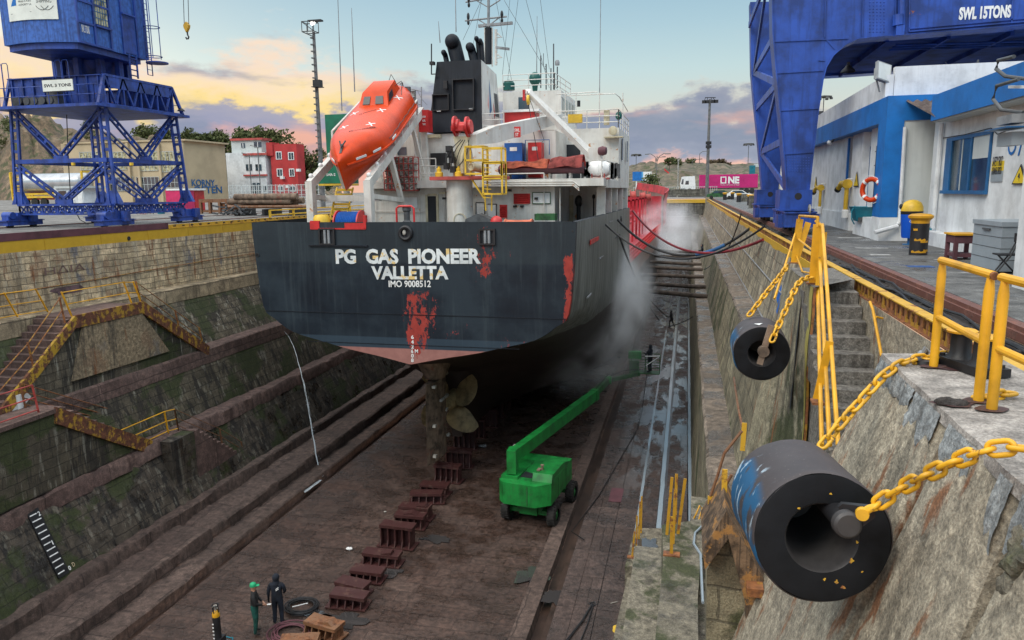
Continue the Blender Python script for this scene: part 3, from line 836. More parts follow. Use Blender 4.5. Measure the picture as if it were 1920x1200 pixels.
m=MB();m.tube([(0.62+0.02,y,FZ+0.3)for y in range(18,100,4)],0.04,6);m.build('water_pipe',M['white'],dr)
m=MB();m.tube([(2.80,y,-2.82)for y in range(16,130,3)],0.045,6);m.build('conduit',M['grey_steel'],dr)
m=MB();m.tube([(2.98,15.9,-1.5),(3.05,40,-1.5),(3.05,90,-1.5)],0.025,6);m.build('conduit',M['grey_steel'],dr)
m=MB()
for(y,z,h)in((24.0,-2.3,1.0),(24.5,-2.2,.9),(25.2,-1.9,.6)):
 x=2.76+(z+2.9)/2.62*0.56-0.02
 x2=2.76+(z+h+2.9)/2.62*0.56-0.02
 m.poly([(x,y,z),(x,y+.45,z+.1),(x2,y+.4,z+h),(x2,y+.1,z+h-.2)])
m.build('blue_paint_smear',M['blue_box'],dr)
eg=thing('edge_girder','yellow perforated girder streaked with rust along the right quay edge','edge girder',(3.4,30,-0.3))
m=MB();m.box(3.34,3.52,-6,YF,-0.02,0.0);m.build('top_flange',M['yellow_rust'],eg)
m=MB();m.box(3.34,3.50,-6,YF,-0.28,-0.26);m.build('bottom_flange',M['rust'],eg)
m=MB()
y=-4.0
while y<60:
 m.box(3.385,3.40,y,y+0.13,-0.26,-0.02)
 m.box(3.385,3.40,y+0.13,y+0.28,-0.26,-0.20)
 m.box(3.385,3.40,y+0.13,y+0.28,-0.07,-0.02)
 y+=0.28
m.box(3.385,3.40,60,YF,-0.26,-0.02)
m.build('web',M['yellow_old'],eg)
m=MB();m.box(3.46,3.50,-6,YF,-0.26,-0.02);m.build('back_plate',M['rust'],eg)
m=MB()
for y in range(17,136,3):
 m.box(3.29,3.335,y+0.01,y+2.98,-0.72,-0.2)
m.build('fascia_plate',M['yellow_band'],eg)
m=MB();m.poly([(3.5,-6,-0.12),(4.12,-6,-0.12),(4.12,YF,-0.12),(3.5,YF,-0.12)]);struct(m.build('rail_trench',M['ballast'],recalc=False))
m=MB()
for k in range(420):
 y=rnd.uniform(5,60);x=rnd.uniform(3.55,4.02);r=rnd.uniform(0.02,0.055)
 m.ball((x,y,-0.11),(r,r*rnd.uniform(.7,1.6),r*.8),6,4)
tag(m.build('rubble',M['ballast']),'dark rubble lying in the rail trench','rubble',kind='stuff')
m=MB();m.box(4.14,4.24,-6,YF,-0.1,0.075);m.box(4.10,4.28,-6,YF,-0.1,0.012);m.bevel(0.01)
tag(m.build('crane_rail',M['rail']),'rusty crane rail beside the perforated yellow girder','rail')
m=MB();m.box(4.36,4.44,-6,YF,-0.1,0.02);tag(m.build('check_rail',M['rail']),'low rusty check rail set in the pavement edge beside the crane rail','rail')
m=MB();m.poly([(4.28,-6,-0.01),(4.5,-6,-0.01),(4.5,YF,-0.01),(4.28,YF,-0.01)]);struct(m.build('rail_bed',M['pave'],recalc=False))
for i in range(3):
 pts=[]
 for k in range(26):
  y=6+k*0.55
  pts.append((3.70+0.12*i+0.07*math.sin(k*0.9+i*2),y,-0.07+0.02*math.sin(k*1.7+i)))
 m=MB();m.tube(pts,0.022,6)
 tag(m.build('power_cable',M['hose_black']),'black power cable snaking along the rail trench, '+('nearest the girder','between two others','nearest the rail')[i],'cable','cables in the rail trench')
df=thing('dock_wall','far end wall of the dock, stained grey masonry under a yellow beam','dock wall',(-12,YF,FZ))
m=MB()
secs=[]
for i in range(24):
 x=-27+31.5*i/23
 secs.append([(x,YF-0.6,FZ),(x,YF-0.45,-8),(x,YF-0.3,-3.2),(x,YF-0.28,-3.19),(x,YF+0.1,-3.1),(x,YF+0.1,-0.75)])
m.loft(secs);m.build('masonry_face',M['wallfar'],df,smooth=30)
m=MB();m.box(-27,3.3,YF-0.05,YF+0.2,-0.75,-0.1);m.build('edge_plate',M['yellow_band'],df)
m=MB();m.box(-8.5,-3.9,YF+0.02,YF+0.09,-2.3,-1.5);m.build('red_paint_band',M['red_pale'],df)
m=MB();m.box(3.0,4.4,YF-3.2,YF-2.6,-6,0.3);m.build('end_pier',M['concrete'],df)
m=MB()
for k in range(13):
 m.box(0.9,2.0,YF-7+k*0.4,YF-0.4,-8+k*0.4,-7.6+k*0.4)
m.build('stair',M['step'],df)
# ------------------------------------------------------------------ left stairs
def flight(m,x0,x1,ya,za,yb,zb,n):
 for k in range(n):
  y0=ya+(yb-ya)*k/n;y1=ya+(yb-ya)*(k+1)/n
  z1=za+(zb-za)*(k+1)/n if zb>za else za+(zb-za)*k/n
  zt=max(za+(zb-za)*k/n,za+(zb-za)*(k+1)/n)
  m.box(x0,x1,y0,y1,min(za,zb)-0.1,zt)
def post(m,p,h=1.0,lean=(0,0)):
 p=V(p);q=p+V((lean[0],lean[1],h))
 m.bar(p,q,0.07,0.03,up=(0,1,0))
 return q
st=thing('dock_stair','double concrete stair with rusty steel edges and worn yellow rails below the pale masonry','stair',(-23.6,25,-5.6))
m=MB()
m.prism([(-24.6,19.9,-5.6),(-24.6,23.3,-3.0),(-24.6,26.9,-3.0),(-24.6,30.8,-5.6)],(1.80,0,0));m.rough(0.02,3,1.3)
m.build('stair_block',M['wallL1'],st)
m=MB();m.prism([(-22.79,22.9,-5.15),(-22.79,23.7,-3.15),(-22.79,26.9,-3.15),(-22.79,28.4,-5.15)],(0.09,0,0));m.build('render_panel',M['panel'],st)
m=MB();m.box(-24.6,-22.72,23.35,26.9,-3.02,-2.74)
m.build('landing',M['ledge'],st)
m=MB();flight(m,-24.4,-22.85,19.7,-5.6,23.35,-2.8,13);flight(m,-24.4,-22.85,26.9,-2.8,31.0,-5.6,13)
m.build('step',M['ledge'],st)
m=MB()
m.prism([(-22.76,19.6,-5.9),(-22.76,23.3,-3.12),(-22.76,23.3,-2.68),(-22.76,19.6,-5.4)],(0.11,0,0))
m.build('stringer_plate',rustmat('yellow_flaking_plate',(0.46,0.28,0.03),0.66,mid=(0.13,0.05,0.025),dark=(0.04,0.018,0.012),sc_=3.0),st)
m=MB()
m.prism([(-22.75,23.3,-3.15),(-22.75,26.95,-3.15),(-22.75,26.95,-2.66),(-22.75,23.3,-2.66)],(0.10,0,0))
m.prism([(-22.76,26.95,-3.2),(-22.76,31.1,-5.98),(-22.76,31.2,-5.5),(-22.76,26.95,-2.66)],(0.12,0,0))
m.build('stringer_plate',M['rust_flake'],st)
def rail_set(name,parent,posts,heights,mat,r=0.022,h=1.0,lean=(0.0,-0.12)):
 m=MB();tops=[]
 for p in posts:
  post(m,p,h,lean)
 m.build('post',mat,parent)
 for hh in heights:
  m=MB()
  m.tube([V(p)+V((lean[0],lean[1],h))*(hh/h)for p in posts],r,6)
  m.build(name,mat,parent)
rail_set('handrail',st,[(-24.9,19.5,-2.71),(-24.9,22.9,-2.71),(-24.7,24.1,-2.71)],(0.97,0.5,0.08),M['yellow'],lean=(0,-0.45))
rail_set('handrail',st,[(-22.9,23.4,-2.72),(-22.9,26.6,-2.72),(-22.85,27.1,-2.78)],(0.97,0.5),M['yellow'],lean=(0,-0.35))
rail_set('handrail',st,[(-22.85,27.1,-2.78),(-22.85,29.4,-4.4),(-22.85,31.0,-5.5)],(0.97,0.5,.2),M['yellow_old'],r=0.018,lean=(0,-0.2))
rail_set('handrail',st,[(-22.85,23.0,-2.9),(-22.85,21.4,-4.3),(-22.85,19.6,-5.5)],(0.95,0.5),M['yellow_old'],r=0.022)
m=MB();m.box(-22.72,-22.60,20.35,20.55,-5.5,-5.0);m.bar((-22.7,20.0,-5.75),(-22.7,20.9,-5.1),0.05,0.3)
m.build('white_paint_patch',M['white'],st)
s2=thing('dock_stair','lower ruined stair with flaking orange rusted edge plate on the second ledge','stair',(-22,20,-8.3))
m=MB();m.prism([(-22.7,8,-8.3),(-22.7,8,-5.62),(-22.7,20.9,-5.62),(-22.7,24.9,-8.3)],(1.27,0,0));m.rough(0.03,3,1.0,3);m.build('stair_block',M['wallL2'],s2)
m=MB();m.box(-22.8,-21.36,8,21.0,-5.66,-5.5);m.rough(0.03,3,1.5,5);m.build('landing',M['ledge'],s2)
m=MB();flight(m,-22.6,-21.48,20.9,-5.6,24.9,-8.3,12);m.build('step',M['ledge'],s2)
m=MB();m.prism([(-21.44,20.6,-6.02),(-21.44,25.0,-8.72),(-21.44,25.15,-8.2),(-21.44,20.7,-5.46)],(0.12,0,0));m.rough(0.03,4,3.0,7);m.build('stringer_plate',M['rust_flake'],s2)
rail_set('handrail',s2,[(-22.55,20.6,-5.58),(-22.55,24.9,-7.9)],(1.0,.7,.45,.2),M['rust'],r=0.022)
rail_set('handrail',s2,[(-21.6,17.0,-5.5),(-21.6,20.2,-5.5)],(1.0,.55,.1),M['red_pale'],r=0.025)
m=MB();m.bar((-21.4,16.6,-5.95),(-21.4,13.0,-5.95),.03,.5)
m.build('red_paint_patch',M['red_pale'],s2)
s3=thing('dock_stair','lowest stair with broken treads and orange posts down to the bottom steps','stair',(-21,29,-11))
m=MB();m.prism([(-21.35,25.5,-11.07),(-21.35,25.5,-8.36),(-21.35,27.0,-8.36),(-21.35,30.6,-11.07)],(0.62,0,0));m.rough(0.03,3,1.0,9);m.build('stair_block',M['wallL3'],s3)
m=MB();flight(m,-21.3,-20.66,27.0,-8.33,30.7,-11.05,13);m.rough(0.015,1,4,2);m.build('step',M['ledge'],s3)
rail_set('handrail',s3,[(-21.55,23.4,-8.3),(-21.55,26.4,-8.3),(-21.35,26.8,-8.3)],(1.0,.55,.1),M['yellow'])
rail_set('handrail',s3,[(-21.35,26.8,-8.3),(-20.8,29.0,-9.85),(-20.75,30.5,-11.0)],(1.0,.6,.25),M['rust_orange'],r=0.016)
gb=thing('depth_gauge','black gauge board with white bars and numbers 2, 1, 0 on the mossy wall','gauge',(-20.9,19.6,-11.0))
def onwall(y,z,out=0.03):
 t=(z+11.07)/2.12
 return V((-20.40-0.91*t+out,y,z))
m=MB()
m.hexa([onwall(19.05,-10.95,.0),onwall(19.5,-10.95,.0),onwall(19.5,-10.95,.05),onwall(19.05,-10.95,.05),onwall(19.05,-8.6,.0),onwall(19.5,-8.6,.0),onwall(19.5,-8.6,.05),onwall(19.05,-8.6,.05)])
m.build('board',M['black'],gb)
m=MB()
for k in range(12):
 z=-10.82+k*0.2
 yb_=19.44 if k%5 else 19.36
 m.hexa([onwall(19.09,z,.052),onwall(yb_,z,.052),onwall(yb_,z,.056),onwall(19.09,z,.056),onwall(19.09,z+.035,.052),onwall(yb_,z+.035,.052),onwall(yb_,z+.035,.056),onwall(19.09,z+.035,.056)])
m.build('gauge_bar',M['letter'],gb)
upv=(onwall(0,-9)-onwall(0,-10))
for s_,z in(('2',-8.92),('1',-9.92),('0',-10.9)):
 text(s_,gb,M['letter'],'numeral',onwall(19.39 if s_!='0' else 19.52,z,.056),(0,1,0),upv,0.09 if s_!='1' else .04,0.16,0.02)
text('D',gb,M['beige'],'numeral',onwall(19.72,-10.87,.035),(0,1,0),upv,0.1,0.15,0.01)
wf=thing('water_jet','thin white jet of water falling from the left wall to the dock floor','water jet',(-18,33,FZ))
a=W(533,622,x=-22.62);b=W(596,872,z=-12.0)
pts=[]
for k in range(30):
 t=k/29
 hx=a.x+(b.x-a.x)*(t**0.55);hy=a.y+(b.y-a.y)*(t**0.55)
 pts.append((hx+rnd.uniform(-.02,.02),hy,a.z+(b.z-a.z)*(t**1.35)))
m=MB();m.tube(pts,[0.012+0.008*(k/29)+rnd.uniform(0,.012)*(k/29)for k in range(30)],7)
for s_ in range(5):
 i0=8+s_*4;off=V((rnd.uniform(-.07,.07),rnd.uniform(-.05,.05),0))
 m.tube([V(p)+off*(.4+.6*i/7)for i,p in enumerate(pts[i0:i0+5])],[.004,.014,.018,.012,.003],6)
m.build('falling_water',M['foam'],wf)
m=MB()
for k in range(40):
 t=rnd.uniform(0.55,1);p=V(pts[int(t*29)])
 p+=V((rnd.gauss(0,.09*t),rnd.gauss(0,.09*t),rnd.gauss(0,.2)))
 m.ball(p,(0.012,0.012,0.02),5,4)
m.build('droplets',M['foam'],wf)
o=puddle(W(580,908,z=FZ).x,W(580,908,z=FZ).y,0.36,1.6,FZ+0.035,3,'foam')
tag(o,None,None)
# ------------------------------------------------------------------ the ship
from mathutils.bvhtree import BVHTree
SY=30.3
def xc(y):return-11.85+0.018*(y-SY)
ship=thing('tanker_ship','gas tanker with flaking dark blue stern, white deckhouse and black funnel in the dry dock','ship',(xc(60),60,-11.2))
ST=[(30.3,[(7.43,.55),(7.36,-1.0),(7.12,-3.3),(6.6,-3.85),(5.7,-4.45),(4.2,-4.85),(3.0,-5.15),(1.4,-5.45),(0.05,-5.75)]),(33.0,[(7.48,.55),(7.45,-1.0),(7.3,-3.35),(6.8,-4.1),(5.7,-4.9),(4.1,-5.5),(2.7,-5.9),(1.3,-6.2),(0.2,-6.35)]),(36.2,[(7.5,.55),(7.5,-1.0),(7.38,-3.5),(6.9,-4.7),(5.7,-5.8),(4.0,-6.6),(2.4,-7.1),(1.0,-7.4),(0.25,-7.5)]),(36.5,[(7.5,.55),(7.5,-1.0),(7.38,-3.5),(6.9,-4.8),(5.7,-5.9),(4.0,-6.7),(2.3,-7.5),(0.7,-8.6),(0.28,-11.2)]),(42,[(7.5,.55),(7.5,-1.0),(7.45,-3.9),(7.0,-5.7),(6.0,-7.3),(4.4,-8.8),(2.6,-10.0),(1.0,-10.9),(0.3,-11.2)]),(48,[(7.5,.55),(7.5,-1.0),(7.5,-4.6),(7.3,-6.8),(6.7,-8.6),(5.5,-10.0),(4.0,-10.8),(2.0,-11.1),(0.3,-11.2)]),(53.0,[(7.5,.55),(7.5,-1.0),(7.5,-5.6),(7.4,-7.8),(7.0,-9.4),(6.1,-10.5),(4.6,-11.1),(2.4,-11.18),(0.3,-11.2)]),(53.4,[(7.5,-3.5),(7.5,-4.0),(7.5,-5.6),(7.4,-7.8),(7.0,-9.4),(6.1,-10.5),(4.6,-11.1),(2.4,-11.18),(0.3,-11.2)]),(62,[(7.5,-3.5),(7.5,-4.2),(7.5,-7.2),(7.46,-9.2),(7.1,-10.4),(6.3,-11.1),(4.6,-11.2),(2.4,-11.2),(0.3,-11.2)]),(80,[(7.5,-3.5),(7.5,-4.2),(7.5,-7.2),(7.46,-9.2),(7.1,-10.4),(6.3,-11.1),(4.6,-11.2),(2.4,-11.2),(0.3,-11.2)]),(97.6,[(7.45,-3.5),(7.4,-4.2),(7.2,-7.2),(7.0,-9.2),(6.5,-10.4),(5.6,-11.1),(4.2,-11.2),(2.2,-11.2),(0.3,-11.2)]),(98.0,[(7.6,0.2),(7.5,-1.5),(7.2,-6.2),(6.9,-9.0),(6.4,-10.3),(5.5,-11.1),(4.2,-11.2),(2.2,-11.2),(0.3,-11.2)]),(110,[(7.4,0.8),(7.0,-1.5),(5.6,-6.2),(5.0,-9.0),(4.4,-10.3),(3.6,-11.0),(2.6,-11.2),(1.4,-11.2),(0.25,-11.2)]),(120,[(5.2,1.3),(4.6,-1.5),(2.9,-6.2),(2.3,-9.0),(1.9,-10.2),(1.5,-10.8),(1.1,-11.1),(0.6,-11.2),(0.2,-11.2)]),(128,[(1.6,1.8),(1.2,-1.5),(0.5,-6.2),(0.4,-9.0),(0.3,-10.0),(0.2,-10.6),(0.16,-10.8),(0.12,-11),(0.08,-11)]),]
def interp_stations(st,step=1.5):
 out=[]
 for(ya,a),(yb,b)in zip(st,st[1:]):
  n=max(1,int((yb-ya)/step))
  for i in range(n):
   t=i/n
   out.append((ya+(yb-ya)*t,[(p[0]+(q[0]-p[0])*t,p[1]+(q[1]-p[1])*t)for p,q in zip(a,b)]))
 out.append(st[-1])
 return out
def dense(sec):
 """smooth a section with Catmull-Rom between its points"""
 P=[V((a,0,b))for a,b in sec]
 r=[]
 for i in range(len(P)-1):
  p0=P[max(i-1,0)];p1=P[i];p2=P[i+1];p3=P[min(i+2,len(P)-1)]
  for k in range(3):
   t=k/3
   q=0.5*((2*p1)+(p2-p0)*t+(2*p0-5*p1+4*p2-p3)*t*t+(3*p1-p0-3*p2+p3)*t**3)
   r.append((q.x,q.z))
 r.append(sec[-1])
 return r
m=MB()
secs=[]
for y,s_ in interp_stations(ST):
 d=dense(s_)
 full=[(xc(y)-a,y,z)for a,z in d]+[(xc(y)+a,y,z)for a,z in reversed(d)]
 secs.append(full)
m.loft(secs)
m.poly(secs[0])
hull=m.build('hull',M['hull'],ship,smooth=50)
m=MB()
sol=[]
for sgn in(-1,1):
 m.loft([[(xc(y)+sgn*(a[0][0]),y,0.55),(xc(y)+sgn*(a[0][0]-0.16),y,0.57),(xc(y)+sgn*(a[0][0]-0.14),y,-0.55)]for y,a in interp_stations(ST[:7],1.0)])
m.box(xc(SY)-7.3,xc(SY)+7.3,SY+0.02,SY+0.16,-0.5,0.555)
m.build('bulwark',M['funnel_black'],ship)
m=MB();m.poly([(xc(SY)-7.3,SY+.1,-0.5),(xc(SY)+7.3,SY+.1,-0.5),(xc(53)+7.4,53,-0.5),(xc(53)-7.4,53,-0.5)])
m.box(xc(53)-7.4,xc(53)+7.4,52.9,53.05,-3.6,-0.5)
m.build('poop_deck',M['deck_grey'],ship)
m=MB();m.poly([(xc(53)-7.4,53,-3.55),(xc(53)+7.4,53,-3.55),(xc(98)+7.4,98,-3.55),(xc(98)-7.4,98,-3.55)])
m.build('main_deck',M['red_deck'],ship)
m=MB()
m.box(xc(98)-7.2,xc(98)+7.35,98.05,98.3,-3.5,0.9)
fo=[(98.0,7.6,.2),(104,7.75,.55),(110,7.45,.8),(116,6.4,1.05),(120,5.22,1.3),(125,3.0,1.6),(128,1.65,1.8)]
for sgn in(-1,1):
 m.loft([[(xc(y)+sgn*(w+.015),y,z-3.2),(xc(y)+sgn*(w+.03),y,z),(xc(y)+sgn*(w+0.25),y,z+1.1),(xc(y)+sgn*(w+0.15),y,z+1.1),(xc(y)+sgn*(w-.1),y,z)]for y,w,z in fo])
m.build('forecastle',M['red_deck'],ship)
m=MB()
for k in range(10):
 y=98.02-.1
 m.box(-5.6,-5.0,y,y+.06,-3.3+k*.42,-3.22+k*.42)
for x in(-5.62,-5.02):m.bar((x,97.95,-3.5),(x,97.95,1.9),0.06)
m.build('forecastle_ladder',M['canvas'],ship)
m=MB()
for x,z,r in((-6.8,1.0,.8),(-5.6,0.9,.7),(-7.9,1.2,.7),(-4.9,.8,.55)):
 m.lathe((x,97.2,z),(1,0,0.1),[(0,-.35),(r,-.35),(r,-.3),(r*.7,-.28),(r*.7,.28),(r,.3),(r,.35),(0,.35)],20)
m.build('windlass_reel',M['red_pale'],ship)
m=MB()
for k in range(46):
 y=53.6+k*0.95
 x=xc(y)+7.42
 m.bar((x,y,-3.55),(x,y,-2.45),0.06)
for h in(-2.45,-2.75,-3.05,-3.3):
 m.tube([(xc(53.5)+7.42,53.5,h),(xc(97)+7.42,97,h)],0.035,6)
m.build('deck_railing',M['red'],ship)
m=MB()
for i,z in enumerate((-1.6,-1.2,-.8,-0.3,0.4)):
 m.tube([(xc(56)+5.2-i*.6,54.5,z),(xc(96)+5.2-i*.6,96,z)],0.16,8)
for k in range(10):
 y=55+k*4.4
 m.box(xc(y)+2.2,xc(y)+2.4,y,y+.15,-3.5,0.8);m.box(xc(y)+5.5,xc(y)+5.7,y,y+.15,-3.5,0.8);m.box(xc(y)+2.2,xc(y)+5.7,y,y+.15,0.65,0.8)
m.build('pipe_rack',M['red_deck'],ship)
m=MB();m.box(xc(54)+3.0,xc(54)+7.2,53.6,54.6,-3.5,2.3)
m.build('deck_house_front',M['red_deck'],ship)
def ttext(s_,x0,y0,x1,y1,mat,bold=0.0):
 a=W(x0,y1,y=SY-0.01);b=W(x1,y1,y=SY-0.01);c=W(x0,y0,y=SY-0.01)
 return text(s_,hull,mat,'lettering',a,b-a,V((0,0,1)),(b-a).length,c.z-a.z,bold,0.006)
ttext('PG  GAS  PIONEER',630,467,902,495,M['letter_hull'],0.045)
ttext('VALLETTA',697,499,841,524,M['letter_hull'],0.045)
ttext('IMO 9008512',729,526,808,538.5,M['letter'],0.02)
for s_,y in(('6',632),('4',641),('2',650),('6 M',658.5),('0',667),('8',675.5)):
 ttext(s_,771,y-3.6,776 if len(s_)==1 else 784,y+3.6,M['letter'],0.03)
m=MB()
for py in(583,637):
 a,b=W(497,py,y=SY),W(1066,py,y=SY)
 m.box(xc(SY)-7.0,xc(SY)+7.02 if py==583 else xc(SY)+5.0,SY-.022,SY-.001,a.z,a.z+.03)if py==583 else m.box(xc(SY)-5.0,xc(SY)+5.0,SY-.018,SY-.001,a.z,a.z+.025)
a=W(690,463,y=SY)
m.box(W(580,460,y=SY).x,W(690,460,y=SY).x,SY-.08,SY-.001,a.z+.02,a.z+.08)
m.build('plate_seam',M['funnel_black'],ship)
def framed(x0,y0,x1,y1,nm,fr):
 m=MB()
 a,b=W(x0,y1,y=SY),W(x1,y0,y=SY)
 t=0.07
 for q in((a.x,a.x+t,a.z,b.z),(b.x-t,b.x,a.z,b.z),(a.x+t,b.x-t,b.z-t,b.z),(a.x+t,b.x-t,a.z,a.z+t)):
  m.box(q[0],q[1],SY-.10,SY+.05,q[2],q[3])
 f=m.build(nm,fr,ship)
 m=MB();m.box(a.x+t,b.x-t,SY-.012,SY-.004,a.z+t,b.z-t);m.build('opening',M['dark'],f)
 m=MB()
 for u in(.38,.62):
  xx=a.x+(b.x-a.x)*u
  m.cone((xx,SY-.06,a.z+t),(xx,SY-.06,b.z-t),0.06,n=10)
 m.build('roller',M['grey_steel'],f)
framed(600,428,628,459,'mooring_chock',M['black'])
framed(899,429,929,459,'mooring_chock',M['black'])
m=MB();c=W(761,437,y=SY)
m.lathe((c.x,SY-.14,c.z),(0,1,0),[(0.18,.10),(.20,0.02),(.27,0),(.33,.05),(.34,.14)],24)
fl_=m.build('fairlead',M['black'],ship)
m=MB();m.lathe((c.x,SY-.012,c.z),(0,1,0),[(0,0),(.22,0)],20);m.build('opening',M['dark'],fl_)
m=MB();m.ball((c.x-.05,SY-.06,c.z+.03),(.09,.05,.12),8,6);m.build('rope_eye',M['anode'],fl_)
m=MB();c=W(1075,433,y=SY);m.lathe((c.x-.03,SY-.02,c.z),(0,1,0),[(0,0),(.04,0),(.04,.02)],10)
c=W(483,478,y=SY);m.lathe((c.x,SY-.03,c.z),(0,1,0),[(.04,0),(.09,0),(.09,.03)],12);m.build('eye_plate',M['black'],ship)
gp0,gp1=W(582,428,y=SY),W(686,428,y=SY)
m=MB();m.box(gp0.x,gp1.x,SY-.03,SY-.002,0.24,0.30);m.box(gp0.x,gp0.x+.45,SY-.03,SY+.1,.30,.62);m.box(gp1.x-.1,gp1.x+.02,SY-.03,SY+.15,.28,.85)
m.box(gp1.x-1.0,gp1.x-.1,SY-.02,SY+.5,.28,.52)
m.build('gap_edge',M['red'],ship)
m=MB()
for(y0,y1,z0,z1)in((33.6,37.4,-0.62,-0.42),):
 m.box(xc(35)+7.50,xc(35)+7.54,y0,y1,z0,z1)
m.build('side_opening',M['red'],ship)
m=MB()
for(y0,y1,z)in((41,43,0.05),(37,39,-1.6),(33,34.5,-3.0)):
 m.box(xc(y0)+7.47,xc(y0)+7.535,y0,y1,z,z+.05)
m.build('side_rubbing_bar',M['grey_steel'],ship)
m=MB();m.lathe((xc(47)+7.51,47,-0.1),(1,0,0),[(.2,0),(.3,0),(.3,.05),(.2,.05)],16);m.build('side_fairlead',M['black'],ship)
m=MB()
def prof(y0,y1,t,n=10):
 P=[]
 for k in range(n+1):
  s=k/n
  P.append((t*(math.sin(math.pi*min(1,s*1.0)**0.7)*0.8+0.2*(1-s)),y0+(y1-y0)*s))
 return P
def foil(y0,y1,t,z):
 P=prof(y1,y0,t)
 c=xc(33)
 return[(c+a,y,z)for a,y in P]+[(c-a,y,z)for a,y in reversed(P)]
m.loft([foil(31.9,34.6,.30,-11.15),foil(31.9,34.6,.32,-8.6),foil(32.0,34.6,.34,-7.2)],closed=True,cap=True)
rd=m.build('rudder',M['rudder'],ship,smooth=50)
m=MB();m.loft([[(xc(33)+a*s_,33.4+b*s_*1.25,z)for a,b in[(math.cos(t),math.sin(t))for t in[k*math.pi/8 for k in range(16)]]]for z,s_ in((-5.4,.95),(-6.3,.85),(-7.1,.5))],closed=True,cap=True)
m.build('rudder_horn',M['rudder'],ship)
m=MB()
for(y,z)in((32.3,-7.4),(32.2,-9.3),(32.15,-10.8),(34.2,-10.4),(34,-9)):
 m.box(xc(33)+.2,xc(33)+.36,y,y+.22,z,z+.12)
for z in(-7.15,-8.3):m.box(xc(33)-.36,xc(33)+.38,33.2,34.3,z,z+.12)
m.build('anode',M['anode'],rd)
PC=V((xc(35.4),35.45,-8.95))
m=MB();m.lathe(PC,(0,-1,0),[(0,.75),(.2,.7),(.34,.45),(.42,0),(.44,-.4),(.5,-.9),(.62,-1.6),(0.3,-2.6)],24)
prop=m.build('propeller',M['bronze'],ship)
m=MB();m.lathe(PC,(0,-1,0),[(.64,-1.0),(.8,-1.5),(.7,-3.0),(.3,-5)],24);m.build('stern_tube',M['rudder'],ship)
for k in range(4):
 m=MB()
 secs=[]
 th0=R(28+90*k)
 for i in range(11):
  r=0.35+1.62*i/10
  wd=0.30+1.02*math.sin(math.pi*min(1.0,(i/10)**0.85*0.86+0.06))*(1 if i<10 else .45)
  pitch=math.atan2(1.9,2*math.pi*r*.55)
  row=[]
  for j in range(9):
   s=(j/8-.5)*wd
   tang=s*math.cos(pitch);ax_=s*math.sin(pitch)
   ang=th0+tang/max(r,.5)+0.10*(i/10)**2*3
   row.append(PC+V((r*math.cos(ang),ax_-.05,r*math.sin(ang))))
  secs.append(row)
 m.loft(secs)
 ret=bmesh.ops.solidify(m.bm,geom=m.bm.faces[:],thickness=0.05)
 m.build('blade',M['bronze'],prop,smooth=60)
# ---------------- superstructure (each box sits at its own real depth)
dh=MB()
rb(dh,698,338,1040,432,38.6,11)
rb(dh,1040,338,1120,432,43.6,8)
dh.build('deckhouse',M['ship_white'],ship)
m=MB()
rb(m,690,337,1132,351,38.0,15)
m.box(-4.4,xc(46)+7.52,39,53.2,1.93,2.33)
bd=m.build('boat_deck',M['ship_white'],ship)
m=MB()
for y in(39.5,42.3,45.2,48.5,51.6):
 m.box(xc(y)+7.0,xc(y)+7.46,y,y+.28,-0.5,1.95)
m.build('side_pillar',M['ship_white'],ship)
m=MB()
for y in(40.0,46.0):m.box(xc(y)+6.9,xc(y)+7.1,y+.6,y+2.1,-0.4,1.6)
m.build('side_lifering_rack',M['red'],ship)
m=MB();rb(m,1040,241,1160,345,45.0,8.2)
m.bevel(0.04)
up_=m.build('deckhouse',M['ship_white'],ship)
m=MB();rb(m,742,249,1042,340,41.2,10);m.build('deckhouse',M['ship_white'],ship)
m=MB();rb(m,943,171,1052,245,46.8,6);m.bevel(.04);wh=m.build('wheelhouse',M['ship_white'],ship)
m=MB();rb(m,972,182,992,205,46.78,.05);m.build('window',M['glass'],wh)
m=MB();a=W(1052,200,y=46.8)
for k in range(4):
 y=47.3+k*1.35
 m.box(a.x-.01,a.x+.02,y,y+.9,a.z-.3,a.z+.6)
m.build('window',M['glass'],wh)
m=MB();rb(m,943,209,1003,245,43.5,1.4);m.build('deck_locker',M['red'],ship)
m=MB();rb(m,941,205,1010,209.5,43.3,1.8);m.build('locker_lid',M['white'],ship)
def panel(x0,y0,x1,y1,Yd,nm,mat,d=.04,par=None):
 m=MB();rb(m,x0,y0,x1,y1,Yd-d,d-.002);return m.build(nm,mat,par or ship)
panel(1000,280,1040,330,41.2 if False else 41.2,'dark_doorway',M['dark'])if False else None
for(x0,y0,x1,y1)in((1062,271,1088,345),):
 panel(x0,y0,x1,y1,45.0,'dark_doorway',M['dark'])
for(x0,y0,x1,y1)in((1170,275,1174,297),(1162,280,1165,302)):
 pass
m=MB()
for y in(46.6,49.6):
 m.box(xc(y)+7.58-.02,xc(y)+7.62-.02,y,y+.5,3.6,4.9)
m.build('side_window',M['glass'],ship)
d1=panel(802,368,818,420,38.6,'doorway',M['dark'])
m=MB();rb(m,798,365,802,422,38.52,.08);rb(m,818,365,822,422,38.52,.08);rb(m,802,363,818,367,38.52,.08);m.build('door_frame',M['cream'],d1)
d2=panel(893,380,908,425,38.6,'door',M['white'])
m=MB();rb(m,892,379,909,380.5,38.53,.03);rb(m,908,380,909.5,425,38.53,.03);rb(m,892,380,893.2,425,38.53,.03);m.build('gasket',M['black'],d2)
d3=panel(915,383,930,425,38.6,'door',M['white'])
m=MB();rb(m,914,382,931,383.5,38.53,.03);rb(m,930,383,931.5,425,38.53,.03);m.build('gasket',M['black'],d3)
